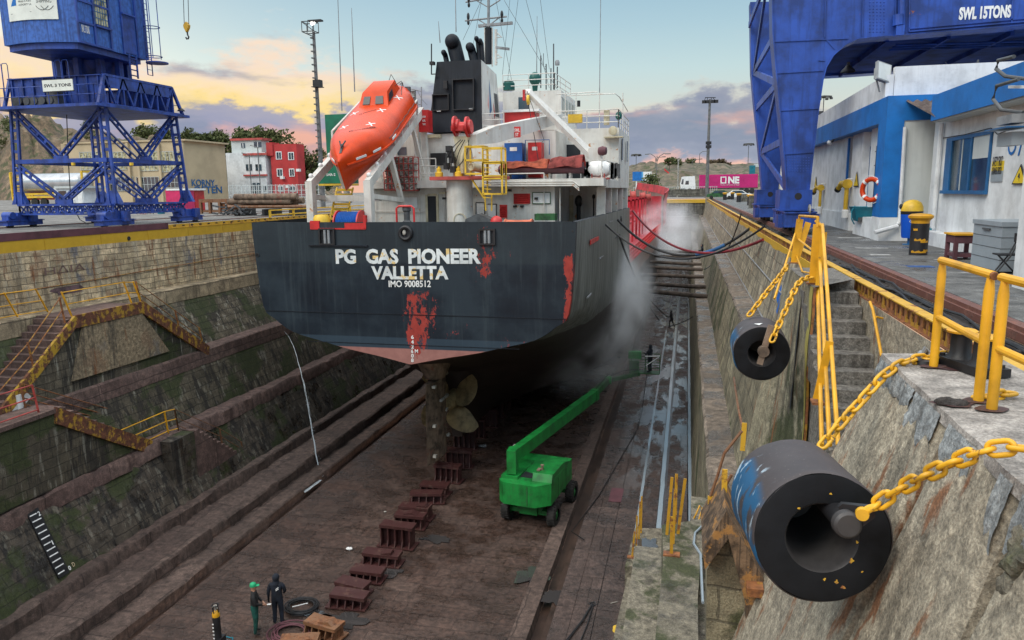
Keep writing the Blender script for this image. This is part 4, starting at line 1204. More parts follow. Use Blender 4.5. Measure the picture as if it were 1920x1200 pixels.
def louvre(x0,y0,x1,y1,Yd,mat):
 f=panel(x0,y0,x1,y1,Yd,'louvre',mat)
 m=MB();n=max(4,int((y1-y0)/3.2))
 for k in range(n):
  yy=y0+(y1-y0)*(k+.5)/n
  a,b=W(x0+1.2,yy,y=Yd),W(x1-1.2,yy,y=Yd)
  m.hexa([(a.x,Yd-.12,a.z-.05),(b.x,Yd-.12,a.z-.05),(b.x,Yd-.04,a.z),(a.x,Yd-.04,a.z),(a.x,Yd-.12,a.z-.035),(b.x,Yd-.12,a.z-.035),(b.x,Yd-.04,a.z+.015),(a.x,Yd-.04,a.z+.015)])
 m.build('slat',mat,f)
louvre(963,363,994,382,38.6,M['red'])
louvre(937,384,951,408,38.6,M['red'])
pb=panel(999,361,1031,381,38.6,'notice_board',M['white'],.05)
m=MB()
for q in((998,360,1032,361.5),(998,381,1032,382.5),(998,361,999.3,382),(1031,361,1032.3,382)):rb(m,*q,38.53,.04)
m.build('gasket',M['green_dirty'],pb)
panel(758,370,782,390,38.6,'hatch',M['white'],.03)
panel(1002,401,1040,413,36.5,'deck_box',M['green_dirty'],.8)
panel(945,402,1000,418,35.5,'hose_pile_frame',M['red_pale'],.6)if False else None
m=MB()
for(x0,z)in((728,352),(760,354),(860,357),(1000,357)):
 pass
for py in(356,362,396):
 a,b=W(700,py,y=38.5),W(796,py+1,y=38.5)
 m.tube([(a.x,38.5,a.z),(b.x,38.5,b.z)],0.025,6)
for py in(341,345.5,349):
 a,b=W(905,py,y=37.9),W(1075,py-1,y=37.9)
 m.tube([(a.x,37.9,a.z),(b.x,37.9,b.z),(b.x+.3,37.9,b.z-.25)],0.035,6)
for px in(702,787,833,1020,1050):
 a,b=W(px,352,y=38.45),W(px,415,y=38.45)
 m.tube([(a.x,38.45,a.z),(b.x,38.45,b.z)],0.03,6)
m.tube([W(786,248,y=40.9),W(786,275,y=40.9),W(777,290,y=40.9),W(777,345,y=40.9)],0.05,6)
m.build('wall_pipe',M['ship_white'],ship)
m=MB()
for(px,py)in((742,376),(832,372),(955,357),(978,387),(965,387),(1005,372)):
 rb(m,px-3,py-2,px+3,py+2,38.42,.16)
m.build('door_clip',M['black'],ship)
m=MB();rb(m,790,252,826,258,41.0,.2);rb(m,823,360,835,364,38.4,.2)
m.build('light_fitting',M['cream'],ship)
panel(807,287,835,310,41.2,'electric_cabinet',M['black'],.3)
panel(745,276,762,291,41.2,'window',M['glass'],.03)
m=MB();a=W(1085,370,y=42);m.cone((a.x,42,-.5),(a.x,42,1.4),.12,n=10);m.ball((a.x,42,1.2),(.22,.2,.35),10,8)
b=W(1113,400,y=42);m.cone((b.x,42,-.5),(b.x,42,1.5),.04,n=8);m.ball((b.x,42,1.45),(.1,.1,.14),8,6)
m.build('vent_post',M['black'],ship)
panel(1060,366,1075,425,43.6,'door',M['cream'])
for(x0,x1,y0,y1)in((722,741,296,356),(742,775,294,357)):
 m=MB();a,b=W(x0,y1,y=37.6),W(x1,y0,y=37.6)
 n=4 if x1-x0>25 else 3
 for k in range(n+1):
  x=a.x+(b.x-a.x)*k/n
  m.box(x-.02,x+.02,37.5,37.56,a.z,b.z);m.box(x-.02,x+.02,38.3,38.36,a.z,b.z)
 for k in range(6):
  z=a.z+(b.z-a.z)*k/5
  m.box(a.x,b.x,37.47,37.51,z-.02,z+.02);m.box(b.x-.02,b.x+.02,37.5,38.36,z-.02,z+.02)
 m.box(a.x,b.x,37.5,38.36,a.z-.05,a.z-.021)
 rk=m.build('rope_rack',M['red_pale'],ship)
 m=MB()
 for k in range(16):
  z=a.z+.05+(b.z-a.z-.12)*k/15
  pts=[(a.x+.05+(b.x-a.x-.1)*j/10,37.62+.06*math.sin(j*1.3+k),z+.035*math.sin(j*1.9+k*2))for j in range(11)]
  m.tube(pts,0.05,6)
 m.box(a.x+.03,b.x-.03,37.75,38.2,a.z,b.z-.1)
 m.build('stowed_rope',M['anode'],rk)
m=MB()
f0,f1=W(803,249,y=41.0),W(904,249,y=41.0)
t0,t1=W(819,116,y=41.25),W(902,113,y=41.25)
zb,zt=f0.z,t0.z
m.hexa([(f0.x,41.0,zb),(f1.x,41.0,zb),(f1.x,45.6,zb),(f0.x,45.6,zb),(t0.x,41.25,zt),(t1.x,41.25,zt),(t1.x,44.6,zt-.3),(t0.x,44.6,zt-.3)])
m.bevel(.05)
fun=m.build('funnel',M['funnel_black'],ship)
m=MB()
for k in(0,):
 e=.012
 m.hexa([(f1.x,41.03,zb+.05),(f1.x+e,41.03,zb+.05),(f1.x+e,45.5,zb+.05),(f1.x,45.5,zb+.05),(t1.x,41.27,zt-.02),(t1.x+e,41.27,zt-.02),(t1.x+e,44.5,zt-.3),(t1.x,44.5,zt-.3)])
m.build('white_side',M['ship_white'],fun)
def onside(u,v,e=.018):
 y=(41.0+4.6*u)*(1-v)+(41.25+3.35*u)*v
 return V((f1.x*(1-v)+t1.x*v+e,y,zb+(zt-zb)*v))
m=MB();m.poly([onside(.38,.25),onside(.52,.35),onside(.46,.80)]);m.build('emblem_blue',M['blue_frame'],fun)
m=MB();m.poly([onside(.62,.22,.02),onside(.70,.30,.02),onside(.62,.48,.02)]);m.poly([onside(.30,.40,.02),onside(.34,.34,.02),onside(.36,.62,.02)]);m.build('emblem_red',M['red'],fun)
m=MB()
for k in range(9):
 u=.70+.025*k
 m.poly([onside(u,.28,.022),onside(u+.016,.28,.022),onside(u+.016,.62,.022),onside(u,.62,.022)])
m.build('side_grille',M['grey_dark'],fun)
for(x0,y0,x1,y1)in((850,147,889,207),(812,176,842,208)):
 a,b=W(x0,y1,y=41.05),W(x1,y0,y=41.05)
 m=MB()
 for q in((a.x,a.x+.05,a.z,b.z),(b.x-.05,b.x,a.z,b.z),(a.x+.05,b.x-.05,b.z-.05,b.z),(a.x+.05,b.x-.05,a.z,a.z+.05)):m.box(q[0],q[1],40.93,41.3,q[2],q[3])
 m.build('louvre_frame',M['black'],fun)
m=MB();rb(m,879,203,886,206,40.95,.1);rb(m,819,206,826,209,40.95,.1);m.build('white_tab',M['white'],fun)
def exhaust(pts,r,nm='exhaust_pipe'):
 m=MB();m.tube(pts,r,16)
 o=m.build(nm,M['funnel_black'],fun)
 m=MB();p=V(pts[-1]);m.ball(p,r*1.0,14,10);m.build('pipe_cowl',M['funnel_black'],fun)
def stack(bx,by,tx,ty,r,Yd=42.2,tilt=-.3):
 a,b=W(bx,by,y=Yd),W(tx,ty,y=Yd)
 exhaust([a-V((0,0,.6)),a,a+(b-a)*.6,b-V((0,.0,0)),b+V((0,tilt,.12))],r)
stack(860,120,851,84,.42)
stack(838,118,835,104,.15)
stack(890,118,884,94,.25)
stack(899,110,896,78,.13)
stack(905,112,903,82,.12)
m=MB();a=W(809,140,y=41);m.tube([a,W(809,82,y=41)],.035,6);rb(m,805,115,813,121,40.9,.3);m.box(a.x,t0.x,40.98,41.04,a.z,a.z+.05)
m.build('aerial',M['black'],fun)
m=MB();rb(m,831,151,838,166,40.8,.25);m.build('horn_light',M['black'],fun)
YM=47.5
def Wm(px,py,y=YM):return W(px,py,y=y)
m=MB();m.tube([Wm(916,120),Wm(916,52)],.22,10);m.build('mast_column',M['funnel_black'],ship)
m=MB()
for dx in(909,923):m.tube([Wm(dx,125),Wm(dx,52)],.05,6)
for py in(55,70,86,104):m.tube([Wm(909,py),Wm(923,py)],.04,6)
m.tube([Wm(930,122),Wm(930,55)],.09,8)
m.tube([Wm(930,60),Wm(941,70),Wm(929,70)],.05,6);m.tube([Wm(930,100),Wm(941,108),Wm(929,109)],.05,6)
m.build('mast_frame',M['ship_white'],ship)
m=MB();m.tube([Wm(916,55),Wm(916,-60)],.09,8)
m.tube([Wm(873,4),Wm(945,-8)],.05,6);m.tube([Wm(892,0),Wm(916,14),Wm(938,0)],.04,6)
m.tube([Wm(872,39),Wm(950,31)],.055,6);m.tube([Wm(897,37),Wm(916,48),Wm(936,33)],.04,6)
m.build('mast_pole',M['grey_steel'],ship)
m=MB()
for(px,py)in((878,36),(941,32),(879,3)):
 a=Wm(px,py);m.ball(a+V((0,0,.15)),(.1,.1,.25),8,6);m.ball(a-V((0,0,.2)),(.09,.09,.16),8,6)
m.build('signal_lamp',M['black'],ship)
m=MB();m.bar(Wm(897,49),Wm(961,43),.2,.16);m.bar(Wm(930,89),Wm(955,92),.18,.14);m.cone(Wm(910,50),Wm(910,45),.15)
m.build('radar_scanner',M['grey_steel'],ship)
m=MB()
for(x0,y0,x1,y1,yy)in((641,208,632,-40,39),(665,172,659,15,39),(1006,165,1007,30,48),(1123,268,1127,-60,47),(855,60,853,-60,43),(825,80,822,40,42)):
 m.tube([W(x0,y0,y=yy),W(x1,y1,y=yy)],[.035,.015],5)
m.build('whip_aerial',M['grey_steel'],ship)
m=MB()
for(px,y0,y1)in((1014,165,104),(1024,168,120),(1033,170,128),(1038,168,82),(1045,165,125)):
 m.tube([W(px,y0,y=48),W(px,y1,y=48)],.04,6)
m.tube([W(1024,125,y=48),W(1019,125,y=48),W(1019,100,y=48)],.02,5)
m.build('aerial_post',M['grey_dark'],ship)
m=MB();a=W(1045,118,y=48);m.lathe(a,(0,0,1),[(0,-.16),(.14,-.14),(.15,.05),(.1,.16),(0,.2)],14);m.build('satellite_dome',M['grey_steel'],ship)
m=MB();a=W(1003,148,y=47.5);m.ball(a,(.37,.37,.42),18,12);m.cone(a-V((0,0,.3)),a-V((0,0,.75)),.2,.15);m.build('satellite_dome',M['green_radome'],ship)
m=MB();a=W(954,160,y=47.2);m.lathe(a,(0,0,1),[(0,.35),(.25,.28),(.38,.1),(.38,-.3),(0,-.3)],18);m.build('satellite_dome',M['green_radome'],ship)
m=MB()
for(a,b)in(((945,0),(1058,190)),((928,-10),(962,165)),((985,-5),(1030,165)),((972,-5),(952,150)),((905,-5),(868,75)),((903,0),(885,95)),((957,-10),(942,140)),((1008,-40),(1030,130))):
 m.tube([W(a[0],a[1],y=47.4),W(b[0],b[1],y=47.0)],.012,4)
m.build('stay_wire',M['grey_dark'],ship)
def rail_line(m,pts,h=1.0,n=3,r=.03,posts=True,sp=1.5):
 P=[V(p)for p in pts]
 for k in range(n):
  hh=h*(n-k)/n
  m.tube([p+V((0,0,hh))for p in P],r,5)
 for a,b in zip(P,P[1:]):
  L=(b-a).length;c=max(1,int(L/sp))
  for i in range(c+1):
   q=a+(b-a)*i/c
   m.tube([q,q+V((0,0,h))],r,5)
rm=MB()
wz=W(1100,241,y=45).z
xr=xc(47)+7.45
rail_line(rm,[(W(1042,241,y=45).x,45.1,wz),(xr,45.1,wz),(xr,53,wz)],1.05)
rm.tube([(W(1042,172,y=45.2).x,45.2,wz+2.05),(W(1120,172,y=45.2).x,45.2,wz+2.1)],.03,5)
rm.tube([(W(1060,176,y=45.2).x,45.2,wz+1.95),(xr-.2,45.2,wz+1.95),(xr,45.6,wz+1.8),(xr,52,wz+1.6)],.03,5)
for px in(1060,1080,1124,1168):rm.tube([W(px,241,y=45.15),W(px,174,y=45.15)],.03,5)
wz2=W(1000,170,y=46.9).z
rail_line(rm,[(W(943,170,y=46.9).x,46.9,wz2),(W(1040,170,y=46.9).x,46.9,wz2),(W(1040,170,y=46.9).x+.2,52,wz2)],1.0)
rail_line(rm,[(W(789,343,y=38.2).x,38.2,W(789,339,y=38.2).z),(W(818,343,y=38.2).x,38.2,W(789,339,y=38.2).z)],1.15)
zb_=W(1000,338,y=38.1).z
zfd=W(850,249,y=41).z
rail_line(rm,[(W(905,249,y=41.3).x,41.3,zfd),(W(945,249,y=41.3).x,41.3,zfd)],1.0)
rail_line(rm,[(W(772,249,y=41.3).x,41.3,zfd),(W(800,249,y=41.3).x,41.3,zfd)],1.0)
rail_line(rm,[(W(1003,241,y=43.6).x,43.6,W(1003,244,y=43.6).z),(W(1042,241,y=43.6).x,43.6,W(1003,244,y=43.6).z)],1.0)
rail_line(rm,[(W(945,338,y=38.1).x,38.1,zb_),(W(1020,338,y=38.1).x,38.1,zb_)],.35,1)
rail_line(rm,[(W(1128,338,y=39).x,39.0,zb_),(xc(44)+7.4,44.6,zb_)],1.0,3)
rm.build('railing',M['ship_white'],ship)
rm=MB()
for px in(764,790):
 rm.tube([W(px,222,y=40),W(px,163,y=40)],.035,5)
for py in(165,190):rm.tube([W(764,py,y=40),W(790,py+6,y=40)],.03,5)
for py in(170,182,194,206):rm.tube([W(769,py,y=40.6),W(778,py,y=40.6)],.05,5)
rm.tube([W(782,168,y=40.2),W(790,185,y=40.2),W(801,197,y=40.5)],.012,4)
rm.build('platform_railing',M['grey_steel'],ship)
m=MB();rb(m,768,168,777,208,40.7,.3);m.build('stowed_ladder',M['anode'],ship)
m=MB();rb(m,1065,214,1091,230,45.0,.35);m.build('yellow_box',M['yellow_ship'],ship)
m=MB();rb(m,1132,205,1142,234,45.2,.35);m.build('switch_box',M['cream'],ship)
m=MB();a=W(1149,245,y=44.6);m.lathe(a,(0.2,-1,0),[(0,-.25),(.2,-.2),(.26,.1),(.2,.12),(0,.1)],16);m.box(a.x-.5,a.x+.6,44.4,45.0,a.z-.40,a.z-.34);m.build('searchlight',M['cream'],ship)
m=MB();a=W(1160,217,y=46);m.ball(a,(.2,.1,.25),10,8);m.build('green_lamp',M['green_radome'],ship)
m=MB();a=W(1085,200,y=45.6);m.cone(a,a+V((0,0,.35)),.1);m.build('lamp',M['black'],ship)
def locker(x0,y0,x1,y1,Yd,mat,lab=None):
 m=MB();rb(m,x0,y0,x1,y1,Yd,.8);m.bevel(.03);o=m.build('locker',mat,ship)
 m=MB();rb(m,(x0*.7+x1*.3),y0+8,(x0*.3+x1*.7),y0+15,Yd-.012,.01);m.build('locker_label',M['letter'],o)
locker(946,268,979,336,40.2,M['blue_box']);locker(990,267,1015,333,40.2,M['red'])
m=MB();m.tube([W(985,336,y=40.3),W(985,263,y=40.3),W(1030,262,y=40.3),W(1030,290,y=40.3)],.03,6);m.build('locker_pipe',M['blue_frame'],ship)
m=MB();rb(m,785,206,803,247,39.6,.7);m.bevel(.06);o=m.build('oil_tank',M['red'],ship)
for i,s_ in enumerate(('HYDR','OIL','TANK')):
 a=W(792,221+i*7,y=39.59);text(s_,o,M['letter'],'lettering',a,(1,0,0),(0,0,1),.19,.11,.02)
m=MB();rb(m,776,205,785,345,40.4,.4);m.build('tank_post',M['ship_white'],ship)
PX=W(860,380,y=36)
m=MB();m.cone((PX.x,36.2,-.5),(PX.x,36.2,W(860,338,y=36).z),.66,n=28)
ped=m.build('crane_pedestal',M['ship_white'],ship)
m=MB();a=W(862,409,y=35.5);m.lathe((a.x,35.52,a.z-.1),(0,1,0),[(.3,0),(.34,0),(.34,.03),(.3,.03)],20);m.build('hatch_ring',M['cream'],ped)
zt_=W(860,333,y=36).z
m=MB();m.box(W(815,333,y=36).x,W(945,333,y=36).x,35.2,37.2,zt_-.12,zt_+.05);m.build('slew_platform',M['red_pale'],ship)
m=MB()
for px in(822,859):
 a=W(px,322,y=35.6);m.lathe((a.x,35.7,zt_+.05),(0,0,1),[(.2,0),(.2,.2),(.12,.25),(.13,.4),(.06,.42),(.06,.5),(0,.5)],14)
m.build('slew_motor',M['yellow_ship'],ship)
m=MB();a=W(868,300,y=36.2)
m.loft([[(a.x+p*s_,36.3+q*s_,zz)for p,q in((-.45,-.4),(.45,-.4),(.45,.5),(-.45,.5))]for zz,s_ in((zt_,1.0),(zt_+.9,.85),(zt_+1.5,.7),(zt_+2.0,.9))],closed=True,cap=True);m.bevel(.05)
m.tube([W(880,270,y=35.8),W(870,280,y=35.7),W(866,300,y=35.7),W(868,325,y=35.7)],.13,8)
m.build('crane_head',M['cream'],ship)
m=MB()
for k,(x0,y0)in enumerate(((842,280),(848,300),(838,312),(850,318),(845,290))):
 p=W(x0,y0,y=35.8);m.box(p.x-.12,p.x+.14,35.6,36.0,p.z-.15,p.z+.16)
for k,(px_,dx_)in enumerate(((864,-.75),(868,-.45),(872,-.2),(878,.35))):
 p,q=W(px_,262,y=35.6),W(842+k*6,320-k*3,y=35.6)
 mid=(p+q)/2+V((dx_,-.1,-.1))
 m.tube([p*(1-t)**2+mid*2*t*(1-t)+q*t*t for t in[j/12 for j in range(13)]],.022,5)
m.build('hydraulic_hose',M['hose_black'],ship)
m=MB()
for(px,py)in((854,237),(877,238)):
 a=W(px,py,y=36);m.lathe((a.x,36.0,a.z),(1,0,.05),[(0,-.03),(.50,-.05),(.50,.05),(.34,.05),(.34,.2),(0,.2)],24)
a=W(865,238,y=36);m.cone((a.x-.3,36,a.z),(a.x+.3,36,a.z),.24,n=16);m.box(a.x-.45,a.x+.2,35.7,35.78,a.z-.2,a.z+.05)
m.build('winch_drum',M['red'],ship)
p0,p1=W(885,262,y=36.2),W(1046,222,y=42.5)
m=MB()
for s_ in(0,):
 d=(p1-p0)
 m.loft([[p+V((-.22,0,-h*.5)),p+V((.22,0,-h*.5)),p+V((.22,0,h*.5)),p+V((-.22,0,h*.5))]for p,h in((p0,.5),(p0+d*.22,.85),(p0+d*.7,.68),(p1,.45))],closed=True,cap=True);m.bevel(.03)
bm_=m.build('crane_boom',M['ship_white'],ship)
m=MB();d=p1-p0;q=p0+d*.47
sgn_n=V((d.y,-d.x,0)).normalized()
a=W(962,257,y=37.9);b=W(976,257,y=37.9)
sg=W(963,258,y=q.y-.35)
m.box(sg.x,sg.x+.38,sg.y-.02,sg.y,sg.z,sg.z+.55);sp=m.build('load_plate',M['red'],bm_)
text('SWL',bm_,M['letter'],'lettering',(sg.x+.05,sg.y-.022,sg.z+.29),(1,0,0),(0,0,1),.28,.17,.02)
text('5T',bm_,M['letter'],'lettering',(sg.x+.1,sg.y-.022,sg.z+.06),(1,0,0),(0,0,1),.17,.17,.02)
m=MB()
def cagebox(x0,y0,x1,y1,Ya,Yb,w=.075):
 a,b=W(x0,y1,y=Ya),W(x1,y0,y=Ya)
 for x in(a.x,b.x):
  for y in(Ya,Yb):
   m.bar((x,y,a.z),(x,y,b.z),w)
 for z in(a.z,(a.z+b.z)/2,b.z):
  for y in(Ya,Yb):m.bar((a.x,y,z),(b.x,y,z),w)
  for x in(a.x,b.x):m.bar((x,Ya,z),(x,Yb,z),w)
cagebox(873,274,905,326,34.9,35.8);cagebox(906,277,940,330,34.7,35.5);cagebox(906,305,941,364,34.7,35.5)
p=W(905,300,y=34.8)
m.bar(W(880,329,y=35.4),W(908,372,y=35.2),.07);m.bar(W(909,365,y=35),W(911,395,y=35),.06);m.bar(W(922,365,y=35),W(922,395,y=35),.06)
for k in range(12):
 m.bar(W(907,282+k*8,y=34.72),W(921,283+k*8,y=34.72),.035)
m.build('operator_cage',M['yellow_ship'],ship)
m=MB();a=W(884,313,y=35.7);m.lathe(a,(-.4,-1,.1),[(0,-.9),(.2,-.9),(.2,.05),(.16,.07),(.1,.0),(0,0)],16);m.build('hydraulic_cylinder',M['cream'],ship)
p0,p1=W(1110,293,y=41.5),W(988,170,y=40.6)
m=MB();d=p1-p0
m.loft([[p+V((-w,-.02,-w)),p+V((w,-.02,-w)),p+V((w,.3,w)),p+V((-w,.3,w))]for p,w in((p0,.17),(p0+d*.5,.16),(p1,.13))],closed=True,cap=True);m.bevel(.02)
a=W(1118,295,y=41.5);m.box(a.x-.4,a.x+.3,41.3,41.9,zb_,a.z+.5)
dv=m.build('davit_arm',M['ship_white'],ship)
m=MB();m.lathe(p1+V((.1,-.1,-.5)),(1,0,0),[(0,-.06),(.26,-.06),(.26,.06),(0,.06)],18);m.build('sheave',M['yellow_ship'],dv)
m=MB();m.box(p1.x-.22,p1.x-.1,p1.y-.1,p1.y+.2,p1.z-.5,p1.z+.05);m.build('head_cheek',M['red'],dv)
m=MB();a=W(1130,283,y=41.2);m.lathe(a,(1,-.2,0),[(0,-.25),(.2,-.22),(.26,0),(.2,.2),(0,.25)],14);m.build('davit_winch',M['maroon'],dv)
m=MB();m.tube([p1+V((.1,-.1,-.7)),W(1003,262,y=40.2),W(1013,322,y=39.6)],.02,5);m.tube([p1,W(1020,262,y=40.4),W(1010,275,y=40.4)],.015,5);m.build('fall_wire',M['black'],dv)
m=MB();a=W(1121,317,y=39.4);m.lathe((a.x-.45,39.6,a.z),(1,0,0),[(0,-.12),(.28,-.1),(.40,.1),(.41,.44),(.43,.45),(.43,.5),(.41,.51),(.40,.85),(.28,1.05),(0,1.08)],22)
rf=m.build('liferaft_canister',M['white'],ship)
m=MB();m.box(a.x-.5,a.x+.6,39.3,39.9,zb_,zb_+.1)
for x in(-.3,.35):m.bar((a.x+x,39.3,zb_),(a.x+x,39.3,a.z),.06)
m.build('cradle',M['red_pale'],rf)
m=MB()
for k in range(16):
 x=a.x+rnd.uniform(-.9,-.5)if k<8 else a.x+rnd.uniform(.65,1.1)
 m.box(x,x+.12,39.3,39.45,zb_+rnd.uniform(0,.3),zb_+rnd.uniform(.5,1.0))
m.build('rope_and_gear',M['grey_dark'],ship)
m=MB()
for(px,py,s_)in((1070,250,.3),(1081,260,.25)):
 a=W(px,py+3,y=42);m.ball(a,(.2,.2,.3),10,8)
m.build('yellow_buoy',M['yellow_ship'],ship)
m=MB()
RA=[]
for x_lo,x_hi,top_ in((W(581,345,y=32.2).x,W(700,205,y=40).x,0),(W(690,345,y=32.2).x,W(790,205,y=40).x,0)):
 zl=W(690,345,y=32.2).z;zh=W(785,208,y=40).z
 lo,hi=V((x_lo,32.2,zl)),V((x_lo*.4+x_hi*.6,40.0,zh))
 m.bar(lo,hi,.26,.42)
 m.bar((x_lo,32.25,-0.5),lo+V((0,.05,.15)),.34,.4,up=(0,1,0))
 mid=lo+(hi-lo)*.36
 m.bar((mid.x,mid.y+1.3,zl-.75),mid,.22,.25,up=(0,1,0))
 m.bar((mid.x,mid.y+1.4,zl-.8),(x_lo,32.4,zl-.55),.24,.22)
 h2=lo+(hi-lo)*.78
 m.bar(h2,h2+V((0,1.6,-2.6)),.2,.2,up=(0,1,0));m.bar(hi,(hi.x,40.6,2.2),.28,.28,up=(0,1,0))
 RA.append((lo,hi))
m.bar(V((RA[0][0].x,33.6,RA[0][0].z-.65)),V((RA[1][0].x,33.6,RA[0][0].z-.65)),.25,.3)
m.bar(RA[0][0]+(RA[0][1]-RA[0][0])*.62+V((0,1.2,-1.5)),RA[1][0]+(RA[1][1]-RA[1][0])*.62+V((0,1.2,-1.5)),.25,.3)
m.bevel(.02)
ramp_o=m.build('lifeboat_ramp',M['ship_white'],ship)
m=MB()
for lo,hi in RA:
 for t in(.03,.16,.29):
  q=lo+(hi-lo)*t+V((-.05,0,.3));m.ball(q,.11,10,7)
m.build('roller',M['white'],ramp_o)
m=MB()
for i,(lo,hi)in enumerate(RA):
 off=V((-.35,0,0))if i==0 else V((.1,0,0))
 A_=lo+(hi-lo)*.42+V((0,0,.25))+off;B_=lo+(hi-lo)*.86+V((0,0,.25))+off
 m.tube([A_,A_+V((0,0,.75)),B_+V((0,0,.75)),B_],.06,6)
 for t in(.3,.6):
  q=A_+(B_-A_)*t;m.tube([q,q+V((0,0,.75))],.035,5)
 m.tube([A_+V((0,0,.4)),B_+V((0,0,.4))],.03,5)
m.build('ramp_rail',M['ship_white'],ramp_o)
m=MB();a=W(648,418,y=31.4);m.lathe((a.x-.55,31.8,.42),(1,0,0),[(0,0),(.62,0),(.62,.06),(.3,.06),(.3,1.14),(.62,1.14),(.62,1.2),(0,1.2)],24);reel=m.build('hose_reel',M['red'],ship)
m=MB()
for k in range(13):m.lathe((a.x-.45+k*.083,31.8,.42),(1,0,0),[(.50,-.045),(.56,0),(.50,.045)],24)
m.build('blue_hose',M['blue_box'],reel)
m=MB();a=W(600,424,y=31.0);m.lathe((a.x,31.2,.25),(0,0,1),[(0,.62),(.3,.6),(.38,.45),(.4,.0)],14);m.build('yellow_drum',M['yellow_ship'],ship)
m=MB();a=W(760,405,y=32);m.tube([(a.x-.42,32,-.4),(a.x-.42,32,1.1),(a.x-.3,32,1.2),(a.x+.3,32,1.2),(a.x+.42,32,1.1),(a.x+.42,32,-.4)],.05,8);m.build('red_hoop',M['red'],ship)
m=MB();m.lathe((a.x,32.2,.2),(0,0,1),[(.2,-.4),(.2,.3),(.14,.35),(.14,.75),(.2,.8),(.2,.95),(.1,1.0),(0,1.0)],14);m.build('stern_light',M['grey_dark'],ship)
m=MB();a=W(972,412,y=33.5);
m.lathe((a.x-.7,33.8,.05),(1,0,0),[(0,0),(.5,0),(.5,.06),(.45,.08),(.45,1.2),(.5,1.22),(.5,1.3),(0,1.3)],22);rr=m.build('rope_winch',M['canvas'],ship)
m=MB()
for k in range(10):m.lathe((a.x-1.25+k*.09,33.8,.0),(1,0,.2),[(.44,-.05),(.5,0),(.44,.05)],20)
m.build('mooring_rope',M['anode'],rr)
m=MB();a=W(930,408,y=33.6);m.ball((a.x,33.7,.35),(.32,.25,.35),12,8);m.build('red_buoy',M['red'],ship)
m=MB();a=W(900,412,y=34);m.prism([(a.x-.8,33.6,-.4),(a.x+.8,33.6,-.4),(a.x+.6,33.6,.55),(a.x,33.6,.8),(a.x-.6,33.6,.55)],(0,.8,0));m.build('covered_winch',M['grey_dark'],ship)
m=MB()
for px in(632,662):m.bar(W(px-14,415,y=33.5),W(px,352,y=35),.07)
for k in range(7):
 p,q=W(620+k*2,410-k*9,y=33.6+k*.2),W(650+k*2,410-k*9,y=33.6+k*.2);m.bar(p,q,.05,.12)
m.build('yellow_ladder',M['yellow_ship'],ship)
m=MB();rb(m,611,214,662,300,42.5,2.4);rb(m,597,305,640,344,42.0,2.4);m.bevel(.02)
gc=m.build('storage_container',M['green_box'],ship)
m=MB();rb(m,597,344.5,641,348,41.95,2.4);m.build('hazard_stripe',M['yellow_ship'],gc)
a=W(612,330,y=41.98);text('SAR-2',gc,M['letter'],'lettering',a,(1,0,0),(0,0,1),.6,.16,.02)
# ---------------- lifeboat: a thing of its own on the ramp
lb=thing('lifeboat','bright orange enclosed free-fall lifeboat on the white stern ramp, bow pointing down','lifeboat',W(700,300,y=36))
LO=(RA[0][0]+RA[1][0])/2;HI=(RA[0][1]+RA[1][1])/2
fdir=(LO+V((.42,0,0))-HI-V((.12,0,0))).normalized()
side_=V((1,0,0));side_=(side_-fdir*side_.dot(fdir)).normalized()
upd=side_.cross(fdir)*-1
if upd.z<0:upd=-upd
HW=(RA[1][0].x-RA[0][0].x)/2+.06
LEN=8.3
org=HI+V((.12,0,0))+fdir*0.75+upd*.60
def lbp(t,a,b):return org+fdir*t+side_*a+upd*b
def lbsec(t):
 s=t/LEN
 if s<.08:w=HW*(.80+.2*s/.08)
 elif s<.55:w=HW
 else:w=HW*max(0.03,(1-((s-.55)/.45)**2.1))
 c=1.05-.08*s if s<.7 else 1.05*max(.02,1-((s-.7)/.30)**2.2*.75)
 k=1.05 if s<.5 else 1.05-.25*((s-.5)/.5)**2
 g=0.12+(0.0 if s<.6 else .25*((s-.6)/.4)**2)
 P=[]
 for i in range(9):
  u=-1+2*i/8
  P.append((w*u*(1.0-.0*abs(u))*(1 if abs(u)>.9 else(.55+.45*abs(u))**.5),g-(k+g)*(1-abs(u)**1.7)))
 for i in range(1,12):
  th=math.pi*i/12
  P.append((w*.97*(abs(math.cos(th))**.62)*(1 if math.cos(th)>0 else-1),g+.06+c*math.sin(th)**.75*.92))
 return P
m=MB();secs=[]
for i in range(37):
 t=LEN*i/36
 secs.append([lbp(t,a,b)for a,b in lbsec(t)])
m.loft(secs,closed=True,cap=True)
bvh=BVHTree.FromBMesh(m.bm)
lbh=m.build('hull',M['orange'],lb,smooth=50)
m=MB();
for sg_ in(-1,1):
 m.tube([lbp(LEN*i/30,sg_*(max(abs(p[0])for p in lbsec(LEN*i/30))+.02),lbsec(LEN*i/30)[0][1]+.02)for i in range(30)],.055,6)
m.build('rubbing_strake',M['orange'],lb)
m=MB()
base=[lbp(.25,-.78,.75),lbp(.25,.78,.75),lbp(3.3,.9,.6),lbp(3.3,-.9,.6)]
topq=[lbp(.6,-.58,1.62),lbp(.6,.58,1.62),lbp(2.2,.66,1.6),lbp(2.2,-.66,1.6)]
m.hexa(base+topq);m.bevel(.14,3)
m.build('steering_tower',M['orange'],lb,smooth=60)
m=MB()
def quad_on(c0,c1,c2,c3,e=.02):
 n=(V(c1)-V(c0)).cross(V(c3)-V(c0)).normalized()
 return n
fa=[(base[3]*.45+topq[3]*.55),(base[2]*.45+topq[2]*.55)]
fb=[(base[3]*.16+topq[3]*.84),(base[2]*.16+topq[2]*.84)]
nf=(fa[1]-fa[0]).cross(fb[0]-fa[0]).normalized()
if nf.dot(fdir)<0:nf=-nf
